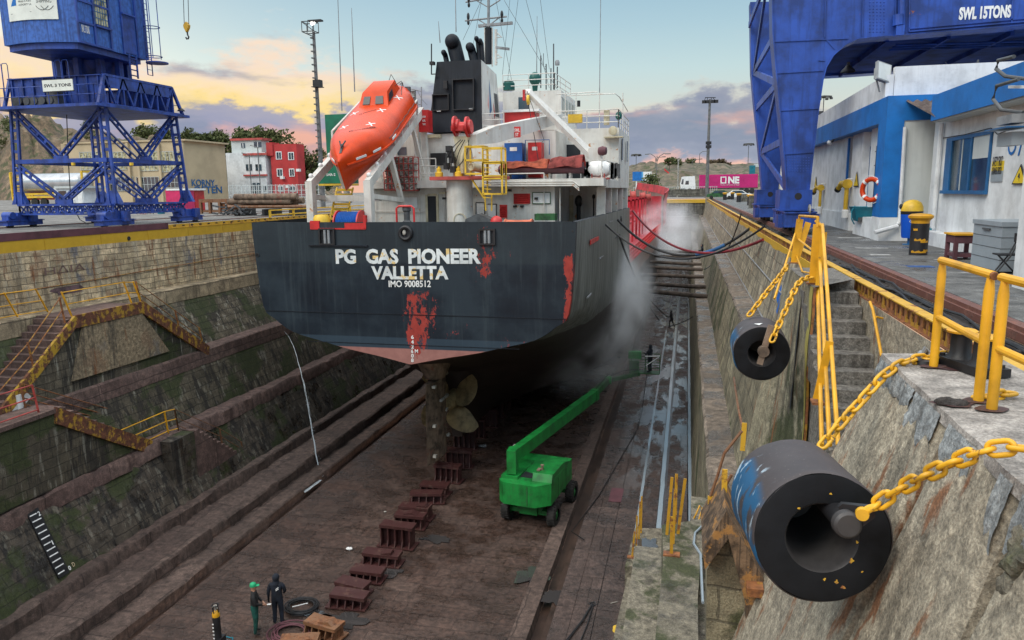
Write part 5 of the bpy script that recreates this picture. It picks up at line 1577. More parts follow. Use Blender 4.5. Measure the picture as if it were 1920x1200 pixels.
for u0,u1 in((.12,.36),(.56,.84)):
 q=[fa[0].lerp(fa[1],u0),fa[0].lerp(fa[1],u1),fb[0].lerp(fb[1],u1),fb[0].lerp(fb[1],u0)]
 m.prism([p+nf*.004 for p in q],nf*.03)
for sgx,i0,i1 in((1,1,2),):
 ga=[(base[i0]*.45+topq[i0]*.55),(base[i1]*.45+topq[i1]*.55)]
 gb_=[(base[i0]*.16+topq[i0]*.84),(base[i1]*.16+topq[i1]*.84)]
 ng=(ga[1]-ga[0]).cross(gb_[0]-ga[0]).normalized()
 if ng.dot(side_)<0:ng=-ng
 q=[ga[0].lerp(ga[1],.55),ga[0].lerp(ga[1],.9),gb_[0].lerp(gb_[1],.85),gb_[0].lerp(gb_[1],.5)]
 m.prism([p+ng*.004 for p in q],ng*.03)
m.build('window',M['boat_glass'],lb)
def project(mb,mat,name,parent):
 for v in mb.bm.verts:
  hit=bvh.ray_cast(v.co+upd*2.0,-upd)
  if hit[0]is not None:v.co=hit[0]+upd*.012
 return mb.build(name,mat,parent)
for(t,a)in((3.4,.62),(5.1,.60),(3.6,-.75),(5.3,-.7),(1.6,.95)):
 m=MB()
 for rot in(0.6,2.17):
  for k in range(6):
   u0,u1=-.24+.08*k,-.24+.08*(k+1)
   dx,dy=math.cos(rot),math.sin(rot);nx,ny=-dy*.035,dx*.035
   m.poly([lbp(t+u0*dx+s1*nx,a+u0*dy+s1*ny,1)if False else lbp(t+(u0 if e_==0 else u1)*dx+s1*nx,a+(u0 if e_==0 else u1)*dy+s1*ny,1)for e_,s1 in((0,-1),(1,-1),(1,1),(0,1))])
 project(m,M['white'],'white_cross',lbh)
def lbtext(s_,t,a,w,h):
 o=text(s_,lb,M['letter_black'],'lettering',lbp(t,a,1.2),(side_-fdir*.75),(-fdir-side_*.75),w,h,.01)
 Mi=lb.matrix_basis
 for v in o.data.vertices:
  p=Mi@v.co;hit=bvh.ray_cast(p+upd*2,-upd)
  if hit[0]is not None:v.co=Mi.inverted()@(hit[0]+upd*.012)
lbtext('PG GAS PIONEER',6.2,-.05,1.3,.16)
lbtext('18 PERSONS',3.9,-.35,.9,.10)
m=MB()
for(t,sg_)in((6.2,1),(7.1,1),(7.4,-1),(4.6,1),(4.3,-1)):
 s_=lbsec(t);w=max(abs(p[0])for p in s_);w2=max(abs(p[0])for p in lbsec(t+.5))
 a_,b_=lbp(t,sg_*(w+.035),s_[0][1]+.16),lbp(t+.5,sg_*(w2+.035),lbsec(t+.5)[0][1]+.16)
 m.bar(a_,b_,.03,.1,up=upd)
m.build('reflective_strip',M['white'],lb)
m=MB();p=lbp(LEN-1.0,0,lbsec(LEN-1.0)[14][1]+.06);m.tube([p+side_*-.14+upd*.12,p+fdir*.35-upd*.05,p+side_*.14+upd*.12],.04,6);m.bar(p+fdir*.1,p+fdir*.55-upd*.25,.1,.08);m.build('bow_hook',M['grey_dark'],lb)
m=MB()
for sg_ in(-1,1):
 m.tube([lbp(t,sg_*HW*.97,.42-.06*(i%2))for i,t in enumerate([.8+.45*k for k in range(11)])],.018,5)
m.tube([lbp(.2,0,1.25),lbp(-.1,.2,1.7),lbp(-.3,.3,1.2)],.02,5);m.tube([lbp(.9,.6,1.4),lbp(.6,.95,1.55),lbp(1.4,1.1,1.1)],.02,5)
m.build('grab_rope',M['grey_dark'],lb)
m=MB()
for(a,z)in((.75,.9),(-.6,.95)):m.tube([lbp(-.02,a,z-.2),lbp(-.05,a,z+.35),lbp(.35,a,z+.4)],.03,6)
m.box(lbp(0,.9,.7).x-.1,lbp(0,.9,.7).x+.2,lbp(0,.9,.7).y-.1,lbp(0,.9,.7).y+.1,lbp(0,.9,.7).z-.1,lbp(0,.9,.7).z+.3)
m.build('stern_gear',M['grey_dark'],lb)
# ---------------- covered rescue boat
rbt=thing('rescue_boat','inflatable rescue boat under faded orange canvas on the boat deck','rescue boat',W(1020,335,y=39.2))
a,b=W(938,312,y=39.0),W(1094,318,y=39.0)
zc=W(1000,313,y=39.0).z
m=MB();secs=[]
for i in range(25):
 s=i/24;x=a.x+(b.x-a.x)*s
 w=.75*(1-max(0,(s-.7)/.3)**2*.8);
 secs.append([(x,39.2+w*math.cos(t),zc-.12+.26*math.sin(t))for t in[k*math.pi/6 for k in range(12)]])
m.loft(secs,closed=True,cap=True);m.build('hull',M['maroon'],rbt,smooth=60)
def cover(x0,x1,h0,h1,mat,seed):
 m=MB();secs=[]
 for i in range(30):
  s=i/29;x=x0+(x1-x0)*s;row=[]
  h=h0+(h1-h0)*s
  for k in range(15):
   u=-1+2*k/14
   z=zc+h*(1-abs(u)**2.2)**.6+.07*mnoise.noise(V((x*2.2+seed,u*2.6,0)))-.05+.04*math.sin(9*s+3*u)
   row.append((x,39.2+u*.84,z))
  secs.append(row)
 m.loft(secs);bmesh.ops.solidify(m.bm,geom=m.bm.faces[:],thickness=.03);return m.build('canvas_cover',mat,rbt,smooth=60)
x1_,x2_=W(1030,300,y=39).x,W(1032,300,y=39).x
cover(a.x+.1,x1_,.30,.42,M['canvas'],1);cover(x2_,b.x,.48,.62,M['canvas2'],5)
m=MB()
for px in(955,1032,1070):p=W(px,330,y=39.2);m.box(p.x-.05,p.x+.05,38.9,39.5,zb_,zc-.25)
m.build('cradle',M['ship_white'],rbt)
# ------------------------------------------------------------------ small portal crane on the left quay
CXR,CXL,CY0,CY1=-30.0,-36.1,34.2,40.2
cr=thing('portal_crane','blue lattice portal crane with a timber cabin on the left quay','crane',((CXR+CXL)/2,(CY0+CY1)/2,QL))
def zpx(py,px=215):return W(px,py,y=CY0).z
zB0,zB1,zM,zP,zG0,zG1=zpx(401),zpx(382),zpx(299),zpx(195),zpx(184),zpx(136)
legs={'A':(CXL,CY0),'B':(CXL,CY1),'C':(CXR,CY0),'D':(CXR,CY1)}
cxm,cym=(CXR+CXL)/2,(CY0+CY1)/2
def at_leg(k,z):
 x,y=legs[k];t=(z-zB1)/(zP-zB1)*.07
 return V((x+(cxm-x)*t,y+(cym-y)*t,z))
def laced(m,p,q,w=.30,n=8,t=.09,axis=None):
 """twin angle bars joined by battens"""
 p,q=V(p),V(q);d=(q-p).normalized();a=V(axis).normalized()
 s_=d.cross(a).normalized()*(w/2)
 m.bar(p+s_,q+s_,t,.12,up=a);m.bar(p-s_,q-s_,t,.12,up=a)
 for i in range(1,n):
  c=p+(q-p)*i/n;m.bar(c-s_,c+s_,.03,.16,up=d)
for k in 'ABCD':
 m=MB();b_,t_=at_leg(k,zB1),at_leg(k,zP)
 laced(m,b_,t_,.42,9,.13,(0,1,0)if True else None)
 m.prism([b_+V((-.5,0,0)),b_+V((.5,0,0)),b_+V((.15,0,.7)),b_+V((-.15,0,.7))],(0,.25,0))
 m.build('leg',M['blue_far'],cr)
for a,b in(('A','C'),('C','D'),('B','D'),('A','B')):
 ax=(0,1,0)if legs[a][1]==legs[b][1]else(1,0,0)
 m=MB()
 pm,qm=at_leg(a,zM),at_leg(b,zM)
 m.bar(pm,qm,.22,.22)
 c=(pm+qm)/2;m.bar(c-(qm-pm).normalized()*.45+V((0,0,.12)),c+(qm-pm).normalized()*.45+V((0,0,.12)),.1,.3)
 for k in(a,b):
  laced(m,at_leg(k,zP-.1),c+V((0,0,.2)),.26,6,.07,ax)
  cb=(at_leg(a,zB1)+at_leg(b,zB1))/2
  laced(m,at_leg(k,zM-.2),cb+V((0,0,.15)),.26,7,.07,ax)
 cb=(at_leg(a,zB1)+at_leg(b,zB1))/2
 m.bar(cb-(qm-pm).normalized()*.5+V((0,0,.1)),cb+(qm-pm).normalized()*.5+V((0,0,.1)),.12,.3)
 m.build('bracing',M['blue_far'],cr)
 m=MB();p,q=at_leg(a,zB1),at_leg(b,zB1);h=zB1-zB0
 m.bar(p-V((0,0,.04)),q-V((0,0,.04)),.3,.09);m.bar(p-V((0,0,h)),q-V((0,0,h)),.3,.09)
 n=12
 for i in range(n):
  u,v=p+(q-p)*i/n,p+(q-p)*(i+1)/n
  m.bar(u-V((0,0,.05)),v-V((0,0,h)),.05,.07);m.bar(u-V((0,0,h)),v-V((0,0,.05)),.05,.07);m.bar(u-V((0,0,h)),u,.07)
 m.build('sill_beam',M['blue_far'],cr)
for k in 'ABCD':
 x,y=legs[k]
 m=MB()
 m.box(x-.28,x+.28,y-1.15,y+1.15,QL+.12,QL+.42);m.box(x-.22,x+.22,y-1.0,y+.2,QL+.42,QL+.62);m.box(x-.33,x+.33,y-1.25,y+1.25,QL+.36,QL+.40)
 m.cone((x-.3,y-.75,QL+.66),(x+.3,y-.75,QL+.66),.2,n=14)
 m.box(x-.2,x+.2,y-.35,y+.35,QL+.42,zB0+.1);m.box(x+.25,x+.45,y+.2,y+.7,QL+.3,QL+.85)
 m.bevel(.02)
 bg_=m.build('bogie',M['blue_far'],cr)
 m=MB()
 for dy in(-.75,.75):m.lathe((x-.1,y+dy,QL+.21),(1,0,0),[(0,0),(.2,0),(.22,.02),(.22,.18),(.2,.2),(0,.2)],16)
 m.build('wheel',M['grey_dark'],bg_)
m=MB()
ov=.35
m.box(CXL-ov,CXR+ov,CY0-.75,CY1+.6,zP-.12,zP+.03)
m.build('deck_plate',M['blue_far'],cr)
m=MB()
for y in(CY0+.3,CY1-.3):
 m.box(CXL+.1,CXR-.1,y-.06,y+.06,zP,zG1);m.box(CXL+.1,CXR-.1,y-.2,y+.2,zG1-.05,zG1);m.box(CXL,CXR,y-.2,y+.2,zP,zP+.06)
 for i in range(9):
  x=CXL+.3+(CXR-CXL-.6)*i/8;m.box(x-.04,x+.04,y-.14,y+.14,zP+.06,zG1-.05)
m.build('plate_girder',M['blue_far'],cr)
for xx in(CXR-.05,CXL+.05):
 m=MB()
 a0,a1=V((xx,CY0-.2,zP+.05)),V((xx,CY1+.5,zP+.05));b0,b1=V((xx,CY0+.35,zG1)),V((xx,CY1-.35,zG1))
 m.bar(a0,a1,.15,.15);m.bar(b0,b1,.15,.12);m.bar(a0,b0,.15);m.bar(a1,b1,.15)
 m.box(xx-.05,xx+.05,CY0+.6,CY1-.6,zG1-.62,zG1-.06)
 for i in range(4):
  u=b0+(b1-b0)*i/4;v=b0+(b1-b0)*(i+1)/4;mid=V((xx,(u.y+v.y)/2,zP+.1))
  m.bar(u,mid,.1,.1);m.bar(mid,v,.1,.1)
  m.bar(V((xx,v.y,zP)),v,.08)
 m.build('end_truss',M['blue_far'],cr)
m=MB();yy=CY0-.7
rail_line(m,[(CXL-.3,yy,zP),(CXR+.2,yy,zP),(CXR+.25,CY0,zP)],.95,2,.022,sp=.9)
for x in(CXL+.2,CXL+.6,cxm+.9,cxm+1.35):
 m.tube([(x,yy+.1,zP),(x,yy+.1,zG1+.55),(x+.06,yy+.1,zG1+.66),(x+.32,yy+.1,zG1+.66),(x+.38,yy+.1,zG1+.55),(x+.38,yy+.1,zP)],.022,6)
m.build('walkway_rail',M['blue_far'],cr)
m=MB()
for i,(dx,w_,h_)in enumerate(((.7,.5,.5),(1.5,.8,.45),(2.2,.5,.4),(3.0,.7,.7))):m.box(CXL+dx,CXL+dx+w_,CY0-.35,CY0+.2,zP+.03,zP+.03+h_)
for k in range(5):m.cone((CXL+1.2+k*.5,CY0-.4,zP+.3),(CXL+1.2+k*.5,CY0+.1,zP+.3),.2,n=12)
m.build('winch_gear',M['grey_dark'],cr)
a,b=W(82,172,y=CY0-.78),W(136,148,y=CY0-.78)
m=MB();m.box(a.x,b.x,CY0-.82,CY0-.78,a.z,b.z);sg=m.build('load_sign',M['sign_white'],cr)
text('SWL 3 TONS',sg,M['letter_black'],'lettering',(a.x+.1,CY0-.822,a.z+.2),(1,0,0),(0,0,1),b.x-a.x-.2,b.z-a.z-.4,.03)
m=MB();m.box(a.x-.03,b.x+.03,CY0-.80,CY0-.76,a.z-.04,a.z-.001);m.box(a.x-.03,b.x+.03,CY0-.80,CY0-.76,b.z+.001,b.z+.04);m.build('sign_frame',M['black'],sg)
m=MB();lp=W(328,205,y=CY1+.3);m.tube([lp+V((-.3,0,0)),lp+V((-.1,0,.22)),lp+V((.3,0,.2)),lp+V((.4,0,.1))],.02,6);m.lathe(lp+V((.42,0,0)),(0,0,1),[(.22,-.12),(.2,-.06),(.06,.06),(0,.08)],14);m.build('lamp',M['black'],cr)
for px in(246,137):
 q=W(px,303,y=CY0);m=MB();m.lathe((q.x,q.y,q.z-.05),(0,0,1),[(0,-.18),(.1,-.15),(.1,0),(0,0)],10);m.build('work_lamp',M['yellow_ship'],cr)
m=MB();m.tube([W(125,215,y=CY0+1),W(128,300,y=CY0+1),W(133,380,y=CY0+1),W(150,412,y=CY0),W(165,420,y=CY0-.2)],.025,6);m.build('power_cable',M['hose_black'],cr)
zc0=W(147,79,y=33.3).z
c0=W(147,79,z=zc0);c1=W(277,113,z=zc0)
u1=(c1-c0);L1=u1.length;u1.normalize()
u0=V((-u1.y,u1.x,0))
if u0.x>0:u0=-u0
L0=4.3;HZ=3.4
m=MB();m.lathe((cxm,cym,zG1),(0,0,1),[(2.0,0),(2.0,.12),(1.25,.14),(1.25,.45),(1.5,(zc0-zG1)-.35),(1.6,zc0-zG1-.3)],32);m.build('slewing_ring',M['blue_far'],cr)
m=MB()
for k in range(10):
 t=k*.63;m.box(cxm+1.75*math.cos(t)-.16,cxm+1.75*math.cos(t)+.16,cym+1.75*math.sin(t)-.16,cym+1.75*math.sin(t)+.16,zG1+.14,zc0-.05)
m.build('slewing_roller',M['blue_far'],cr)
def hp(a,b,z):return c0+u0*a+u1*b+V((0,0,z))
m=MB()
NB=12
def bulge(a):return-.45*math.sin(math.pi*min(1,max(0,a/L0)))
bot,top=[],[]
ring=[(L0*i/NB,bulge(L0*i/NB))for i in range(NB+1)]+[(L0,L1),(0,L1)]
m.prism([hp(a,b,0)for a,b in ring],(0,0,HZ))
cab=m.build('cabin',M['blue_board'],cr)
m=MB();m.prism([hp(a*.92+.15,b*.9+.1,-.3)for a,b in ring],(0,0,.29));m.build('floor_frame',M['blue_far'],cr)
m=MB()
def onright(b0,b1,z0,z1,out0=0.0,out1=.06):
 m.hexa([hp(-out0,b0,z0),hp(-out0,b1,z0),hp(-out1,b1,z0),hp(-out1,b0,z0),hp(-out0,b0,z1),hp(-out0,b1,z1),hp(-out1,b1,z1),hp(-out1,b0,z1)])
for b in(0,.22,.44,.62,.84,.985):onright(L1*b,L1*b+.12,0,HZ,.002,.07)
for z in(0,1.0,2.05,3.2):onright(.12,L1*.44,z,z+.10,.003,.06)
onright(L1*.24,L1*.46,1.02,1.12,.06,.14)
onright(L1*.22,L1*.44,2.75,2.84,.06,.18);onright(L1*.62,L1*.83,2.1,2.18,.06,.2)
m.build('timber_framing',M['blue_far'],cab)
m=MB();onright(L1*.225,L1*.425,1.18,2.72,.003,.03);wn=m.build('window',M['glass_pale'],cab)
m=MB()
for k in range(1,6):onright(L1*(.225+.2*k/6)-.015,L1*(.225+.2*k/6)+.015,1.18,2.72,.031,.045)
for k in range(1,5):onright(L1*.225,L1*.425,1.18+1.54*k/5-.015,1.18+1.54*k/5+.015,.031,.048)
m.build('glazing_bar',M['blue_frame'],wn)
m=MB();onright(L1*.64,L1*.82,.1,2.05,.003,.05);m.build('door',M['blue_far'],cab)
text('SWL 3 TONS',cab,M['letter'],'lettering',hp(-.012,.32,.55),u1,(0,0,1),.55,.38,.02)
def curv(a,z,e):return hp(a,bulge(a)-e,z)
a0_,a1_=.75,3.55
m=MB();z0_,z1_=1.08,3.3
for i in range(10):
 p,q=a0_+(a1_-a0_)*i/10,a0_+(a1_-a0_)*(i+1)/10
 m.hexa([curv(p,z0_,.03),curv(q,z0_,.03),curv(q,z0_,.06),curv(p,z0_,.06),curv(p,z1_,.03),curv(q,z1_,.03),curv(q,z1_,.06),curv(p,z1_,.06)])
bs_=m.build('company_sign',M['sign_white'],cab)
def stext(s_,u,z,w,h,mt,bold=.0):
 """lettering bent onto the sign; u measured from the sign's left edge as seen"""
 o=text(s_,bs_,mt,'lettering',(0,0,0),(1,0,0),(0,0,1),w,h,bold)
 Mi=Matrix.Identity(4);p_=bs_
 while p_ is not None:Mi=p_.matrix_basis@Mi;p_=p_.parent
 inv=Mi.inverted()
 for v in o.data.vertices:
  c=Mi@v.co
  v.co=inv@curv(a1_-(u+c.x),z+c.z,.064)
stext('oλπ',.82,2.12,.85,.42,M['blue_trim'],.03);stext('PIRAEUS PORT',.78,1.92,.78,.10,M['letter_black']);stext('AUTHORITY S.A.',.78,1.76,.78,.10,M['letter_black'])
stext('COSCO',1.66,2.16,1.02,.28,M['letter_black'],.02);stext('SHIPPING',1.82,1.86,.74,.15,M['letter_black'])
m=MB()
for uu,ww in((1.78,.62),(2.04,.60)):
 pts=[curv(a1_-(uu+ww*k/10),1.72-.2*math.sin(math.pi*k/10)**.8,.066)for k in range(11)]
 m.tube(pts,.012,4)
m.tube([curv(a1_-.2,1.42,.066),curv(a1_-1.5,1.45,.066)],.010,4)
m.build('sign_mark',M['letter_black'],bs_)
m=MB();
m.poly([curv(a1_-u,z,.066)for u,z in((.25,1.78),(.62,1.8),(.66,2.6),(.50,2.6),(.42,2.1))])
m.build('sign_emblem',M['blue_trim'],bs_)
m=MB()
lb0=hp(-.35,L1*.93,-.9)
for dx in(-.22,.22):m.tube([lb0+u1*dx,lb0+u1*dx+V((0,0,5.5))],.03,6)
for k in range(18):m.tube([lb0+u1*-.22+V((0,0,.3*k)),lb0+u1*.22+V((0,0,.3*k))],.018,5)
for z in(1.0,2.6,4.2):
 m.tube([lb0+V((0,0,z))+(u1*math.cos(t)*.42-u0*(.35+math.sin(t)*.42))for t in[k*math.pi/8 for k in range(16)]],.025,5,closed=True)
for t in(.4,1.57,2.7):m.tube([lb0+(u1*math.cos(t)*.42-u0*(.35+math.sin(t)*.42))+V((0,0,.9)),lb0+(u1*math.cos(t)*.42-u0*(.35+math.sin(t)*.42))+V((0,0,5.4))],.022,5)
m.lathe(lb0-u0*.5+V((0,0,.62)),(0,0,1),[(0,0),(.6,0),(.6,.06),(0,.06)],18)
m.build('caged_ladder',M['blue_far'],cr)
m=MB();sb=hp(-.15,L1*.72,-1.2)
for dx in(-.3,.3):m.bar(sb+u1*dx,sb+u1*dx+V((0,0,1.25)),.05,.1)
for k in range(4):m.bar(sb+u1*-.3+V((0,0,.12+.3*k)),sb+u1*.3+V((0,0,.12+.3*k)),.12,.04)
m.build('cabin_steps',M['blue_far'],cr)
hk=thing('crane_hook','rusty yellow hook block hanging on two wires in the sky','crane hook',W(350,70,y=40))
def Wk(px,py):return W(px,py,y=40)
m=MB();c=Wk(350,50)
m.loft([[c+V((x*s_,-.1,z))for x,z in((0,0),)]for s_ in(1,)])if False else None
m.prism([Wk(350,41)+V((0,-.1,0)),Wk(355,47)+V((0,-.1,0)),Wk(354.5,52)+V((0,-.1,0)),Wk(350.5,61)+V((0,-.1,0)),Wk(346,52)+V((0,-.1,0)),Wk(345.5,47)+V((0,-.1,0))],(0,.2,0));m.bevel(.03)
m.build('block',M['yellow_rust'],hk)
m=MB();m.tube([Wk(351,60),Wk(352,66),Wk(354,69),Wk(353,72.5),Wk(350,73),Wk(348.5,70)],.045,8);m.build('hook',M['black'],hk)
m=MB();m.tube([Wk(345.5,46),Wk(342,-60)],.02,5);m.tube([Wk(354,45),Wk(351,-60)],.02,5);m.build('wire',M['grey_dark'],hk)
# ------------------------------------------------------------------ big portal crane on the right quay
YC=32.4
c2=thing('portal_crane','large blue plate-girder portal crane straddling the white workshop on the right quay','crane',(4.5,34,0))
def Wc(px,py):return W(px,py,y=YC)
outl=[(1476,356),(1472,300),(1464,210),(1456,130),(1450,60),(1448,-120),(1700,-130),(2400,-160),(2400,6),(1920,46),(1700,64),(1640,68),(1608,72),(1584,84),(1562,104),(1549,126),(1543,150),(1534,210),(1525,285),(1517,356)]
def portal(off,d):
 m=MB();pts=[Wc(*p)+V((0,off,0))for p in outl]
 m.prism(pts,(0,d,0));return m
m=portal(0,1.0);near_f=m.build('portal_frame',M['blue'],c2)
YD=10.6
m=portal(YD,1.0);m.build('portal_frame',M['blue'],c2)
m=MB()
for(x0,y0,x1,y1)in((1451,78,1590,72),(1457,137,1543,132),(1464,207,1535,203),(1469,289,1524,285)):
 a,b=Wc(x0,y0),Wc(x1,y1);m.bar(a+V((0,-.02,0)),b+V((0,-.02,0)),.04,.05)
for(x0,y0,x1,y1)in((1548,-60,1546,71),(1680,-60,1678,62),(1694,-60,1691,60),(1705,-60,1704,60),(1900,-60,1896,44),(1620,-60,1616,68)):
 a,b=Wc(x0,y0),Wc(x1,y1);m.bar(a+V((0,-.03,0)),b+V((0,-.03,0)),.06,.05,up=(1,0,0))
a,b=Wc(1550,75),Wc(1565,92);m.bar(a+V((0,-.02,0)),b+V((0,-.02,0)),.03,.04);a,b=Wc(1534,113),Wc(1546,114);m.bar(a+V((0,-.02,0)),b+V((0,-.02,0)),.03,.04)
low=[(1920,46),(1700,64),(1640,68),(1608,72),(1584,84),(1562,104),(1549,126),(1543,150),(1534,210),(1525,285),(1517,356)]
for p,q in zip(low,low[1:]):m.bar(Wc(*p)+V((0,.5,-.01)),Wc(*q)+V((0,.5,-.01)),1.12,.04,up=(0,0,1)if abs(p[0]-q[0])>abs(p[1]-q[1])else(1,0,0))
lft=[(1476,356),(1472,300),(1464,210),(1456,130),(1450,60),(1448,-120)]
for p,q in zip(lft,lft[1:]):m.bar(Wc(*p)+V((-.02,.5,0)),Wc(*q)+V((-.02,.5,0)),.05,1.14,up=(0,1,0))
a,b=Wc(1704,60),Wc(2300,8);m.bar(a+V((0,-.03,.12)),b+V((0,-.03,.12)),.06,.05);m.bar(a+V((0,-.06,0)),b+V((0,-.06,0)),.12,.04)
m.build('stiffener',M['blue'],c2)
m=MB()
for i in range(5):
 for j in range(11):
  q=Wc(1631+i*6.6,-2+j*6.2);m.ball(q,.028,6,4)
for i in range(9):
 for j in range(6):
  q=Wc(1475+i*5.2,296+j*5);m.ball(q,.022,6,4)
m.build('rivet_field',M['blue_far'],c2)
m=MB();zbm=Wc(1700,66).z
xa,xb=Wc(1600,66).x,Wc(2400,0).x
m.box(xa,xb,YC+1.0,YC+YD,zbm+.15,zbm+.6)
m.build('deck_plate',M['blue_shaded'],c2)
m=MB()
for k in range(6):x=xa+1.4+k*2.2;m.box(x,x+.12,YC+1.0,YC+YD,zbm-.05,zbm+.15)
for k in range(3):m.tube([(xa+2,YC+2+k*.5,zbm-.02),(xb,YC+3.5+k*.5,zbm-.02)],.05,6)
m.build('deck_rib',M['blue_shaded'],c2)
m=MB()
a,b=Wc(1676,20),Wc(1688,66);m.tube([Wc(1683,-40)+V((.1,-.15,0)),Wc(1683,62)+V((.1,-.15,0))],.13,10);m.box(a.x+.05,b.x+.05,YC-.35,YC-.02,b.z-.05,b.z+.3);m.cone(Wc(1681,30)+V((0,-.2,0)),Wc(1681,50)+V((0,-.2,0)),.2,n=10)
m.build('cable_gland',M['blue'],c2)
a,b=Wc(1797,38),Wc(1895,33);h=Wc(1797,14).z-a.z
text('SWL 15TONS',c2,M['letter'],'lettering',a+V((0,-.012,0)),(b-a),(0,0,1),(b-a).length,h,.05)
m=MB()
def sidept(py,y):
 q=Wc(1476+(py-356)/(60-356)*(1450-1476),py);return V((q.x+.12,y,q.z))
zs=[356,262,150,60,-60]
for i in range(4):
 p0_,p1_=sidept(zs[i],YC+1.0),sidept(zs[i+1],YC+YD);q0_,q1_=sidept(zs[i],YC+YD),sidept(zs[i+1],YC+1.0)
 if i%2==0:m.bar(p0_,p1_,.1,.28)
 else:m.bar(q0_,q1_,.1,.28)
 m.bar(q1_,p1_,.1,.3)
 mid=(p0_+p1_)/2 if i%2==0 else(q0_+q1_)/2
m.build('side_bracing',M['blue'],c2)
for off,nm in((0,1),(YD,2)):
 m=MB();xl,xr_=Wc(1461,370).x,Wc(1521,370).x;zt2=Wc(1490,357).z
 m.box(xl,xr_,YC+off-.25,YC+off+1.35,.95,zt2+.02);m.box(xl-.1,xr_+.1,YC+off-.35,YC+off+1.45,.90,.96)
 m.box(xl+.08,xr_-.05,YC+off-1.6,YC+off+2.6,.30,.90);m.box(xl+.05,xr_,YC+off-1.7,YC+off+2.7,.84,.9)
 m.box(xr_-.45,xr_+.12,YC+off-1.5,YC+off-.6,.35,.8);m.box(xl-.1,xl+.3,YC+off-.9,YC+off+.2,.25,.75)
 for k in range(6):m.box(xl+.06,xr_-.03,YC+off-1.62+k*.75,YC+off-1.56+k*.75,.3,.9)
 m.bevel(.02)
 b2=m.build('bogie',M['blue'],c2)
 m=MB()
 for dy in(-1.1,.4,1.8):m.lathe((4.08,YC+off+dy,.31),(1,0,0),[(0,0),(.22,0),(.27,.03),(.24,.05),(.24,.2),(.22,.22),(0,.22)],18)
 m.build('wheel',M['grey_dark'],b2)
 m=MB();q=Wc(1495,368);m.lathe((q.x,YC+off-.26,q.z),(0,1,0),[(0,0),(.14,0),(.14,.005)],16);m.build('access_hole',M['black'],b2)
 m=MB();m.lathe((xr_-.3,YC+off-1.55,.98),(1,0,0),[(.1,0),(.2,0),(.2,.06),(.1,.06)],16);m.build('hand_wheel',M['anode'],b2)
m=MB();a=W(1590,132,y=YC+3);m.cone(a+V((0,0,.35)),a+V((0,0,.05)),.06);m.lathe(a,(0,0,1),[(.3,-.08),(.28,0),(.15,.12),(.1,.2),(0,.22)],16);m.build('lamp',M['black'],c2)
# ------------------------------------------------------------------ workshop on the right quay
XA=6.35
wb=thing('workshop','white workshop with bright blue fascia and corner pillar on the right quay','building',(8,28,0))
YA0,YA1=27.5,60.0
zf1=W(1643,190,x=XA).z;zf0=W(1641,234,x=XA).z
m=MB();m.box(7.0,16,YA0+.25,YA1,0,zf0+.2);m.box(6.75,7.02,28.9,31.3,.7,zf0+.1);m.box(6.75,7.0,32.6,34.6,.7,zf0+.1);m.box(6.75,7.0,35.5,YA1,.7,zf0+.1)
m.build('wall',M['white_wall'],wb)
m=MB();m.box(XA+.05,7.0,28.6,31.8,0,.72);m.box(XA+.3,7.0,33.9,YA1,0,.72);m.box(XA,9.6,YA0,28.6,0,.80);m.build('plinth',M['white_wall'],wb)
m=MB();m.box(XA,8.9,YA0+.01,YA1,zf0,zf1);m.box(XA,XA+.55,YA0-.004,28.55,.80,zf0-.001);m.build('fascia',M['blue_trim'],wb)
m=MB();m.prism([(XA+.03,YA0+.6,zf1),(XA+.03,YA1,zf1),(XA+.03,YA1,zf1+.55),(XA+.03,YA0+.6,zf1+.75)],(.25,0,0));m.box(XA+.3,16,YA0+.62,YA0+.9,zf1-.3,zf1+1.0);m.build('parapet',M['white_wall'],wb)
m=MB();m.box(XA+.56,9.5,YA0+.05,YA0+.2,.80,zf0+.001);m.build('sheet_panel',M['grey_panel'],wb)
m=MB();m.box(6.99,7.02,31.35,32.55,.7,3.4);m.build('doorway',M['blue_frame'],wb)
m=MB();m.box(6.735,6.76,29.3,30.3,1.0,3.3);w_=m.build('window',M['glass'],wb)
m=MB()
for z in(1.4,2.0,2.6,3.1):m.tube([(6.70,29.3,z),(6.70,30.3,z)],.02,5)
for y in(29.5,29.7,29.9,30.1):m.tube([(6.69,y,1.0),(6.69,y,3.3)],.015,5)
m.build('window_bar',M['black'],w_)
m=MB();m.box(6.7,6.78,35.3,35.45,.7,3.9);m.build('blue_strip',M['blue_trim'],wb)
m=MB();m.box(6.70,6.75,28.62,28.86,.78,zf0);m.build('white_jamb',M['white'],wb)
m=MB();a=W(1697,238,y=YA0-.05);b=W(1686,418,y=YA0-.05)
m.tube([(a.x,YA0-.06,a.z),(b.x,YA0-.06,b.z+.05),(b.x-.05,YA0-.08,b.z-.04)],.06,8);m.tube([W(1683,424,y=YA0-.1),W(1640,436,y=YA0-.35)],.075,8)
m.build('downpipe',M['white_wall'],wb)
m=MB()
pA,pB,pC,pD=W(1681,181,y=27.2),W(1806,178,y=27.2),W(1800,203,y=25.3),W(1712,208,y=25.3)
L=[]
n=64
for i in range(n+1):
 s=i/n;w=.045*math.sin(s*2*math.pi*14)
 a=V((6.9+3.6*s,27.5,zf0+.62+w));b=V((7.15+3.6*s,25.2,zf0-.1+w));L.append([a,b])
m.loft(L);bmesh.ops.solidify(m.bm,geom=m.bm.faces[:],thickness=.015)
m.build('corrugated_roof',M['corrug'],wb,smooth=60)
bb=thing('workshop','near white workshop with blue sliding window and blue roof edge','building',(9,20,0))
XB=7.75
zr0=W(1720,236,x=7.2).z;zr1=W(1720,192,x=7.2).z
yr0=W(1720,232,x=7.2).y
m=MB();m.box(XB,16,12.5,27.2,0,zr0+.15)
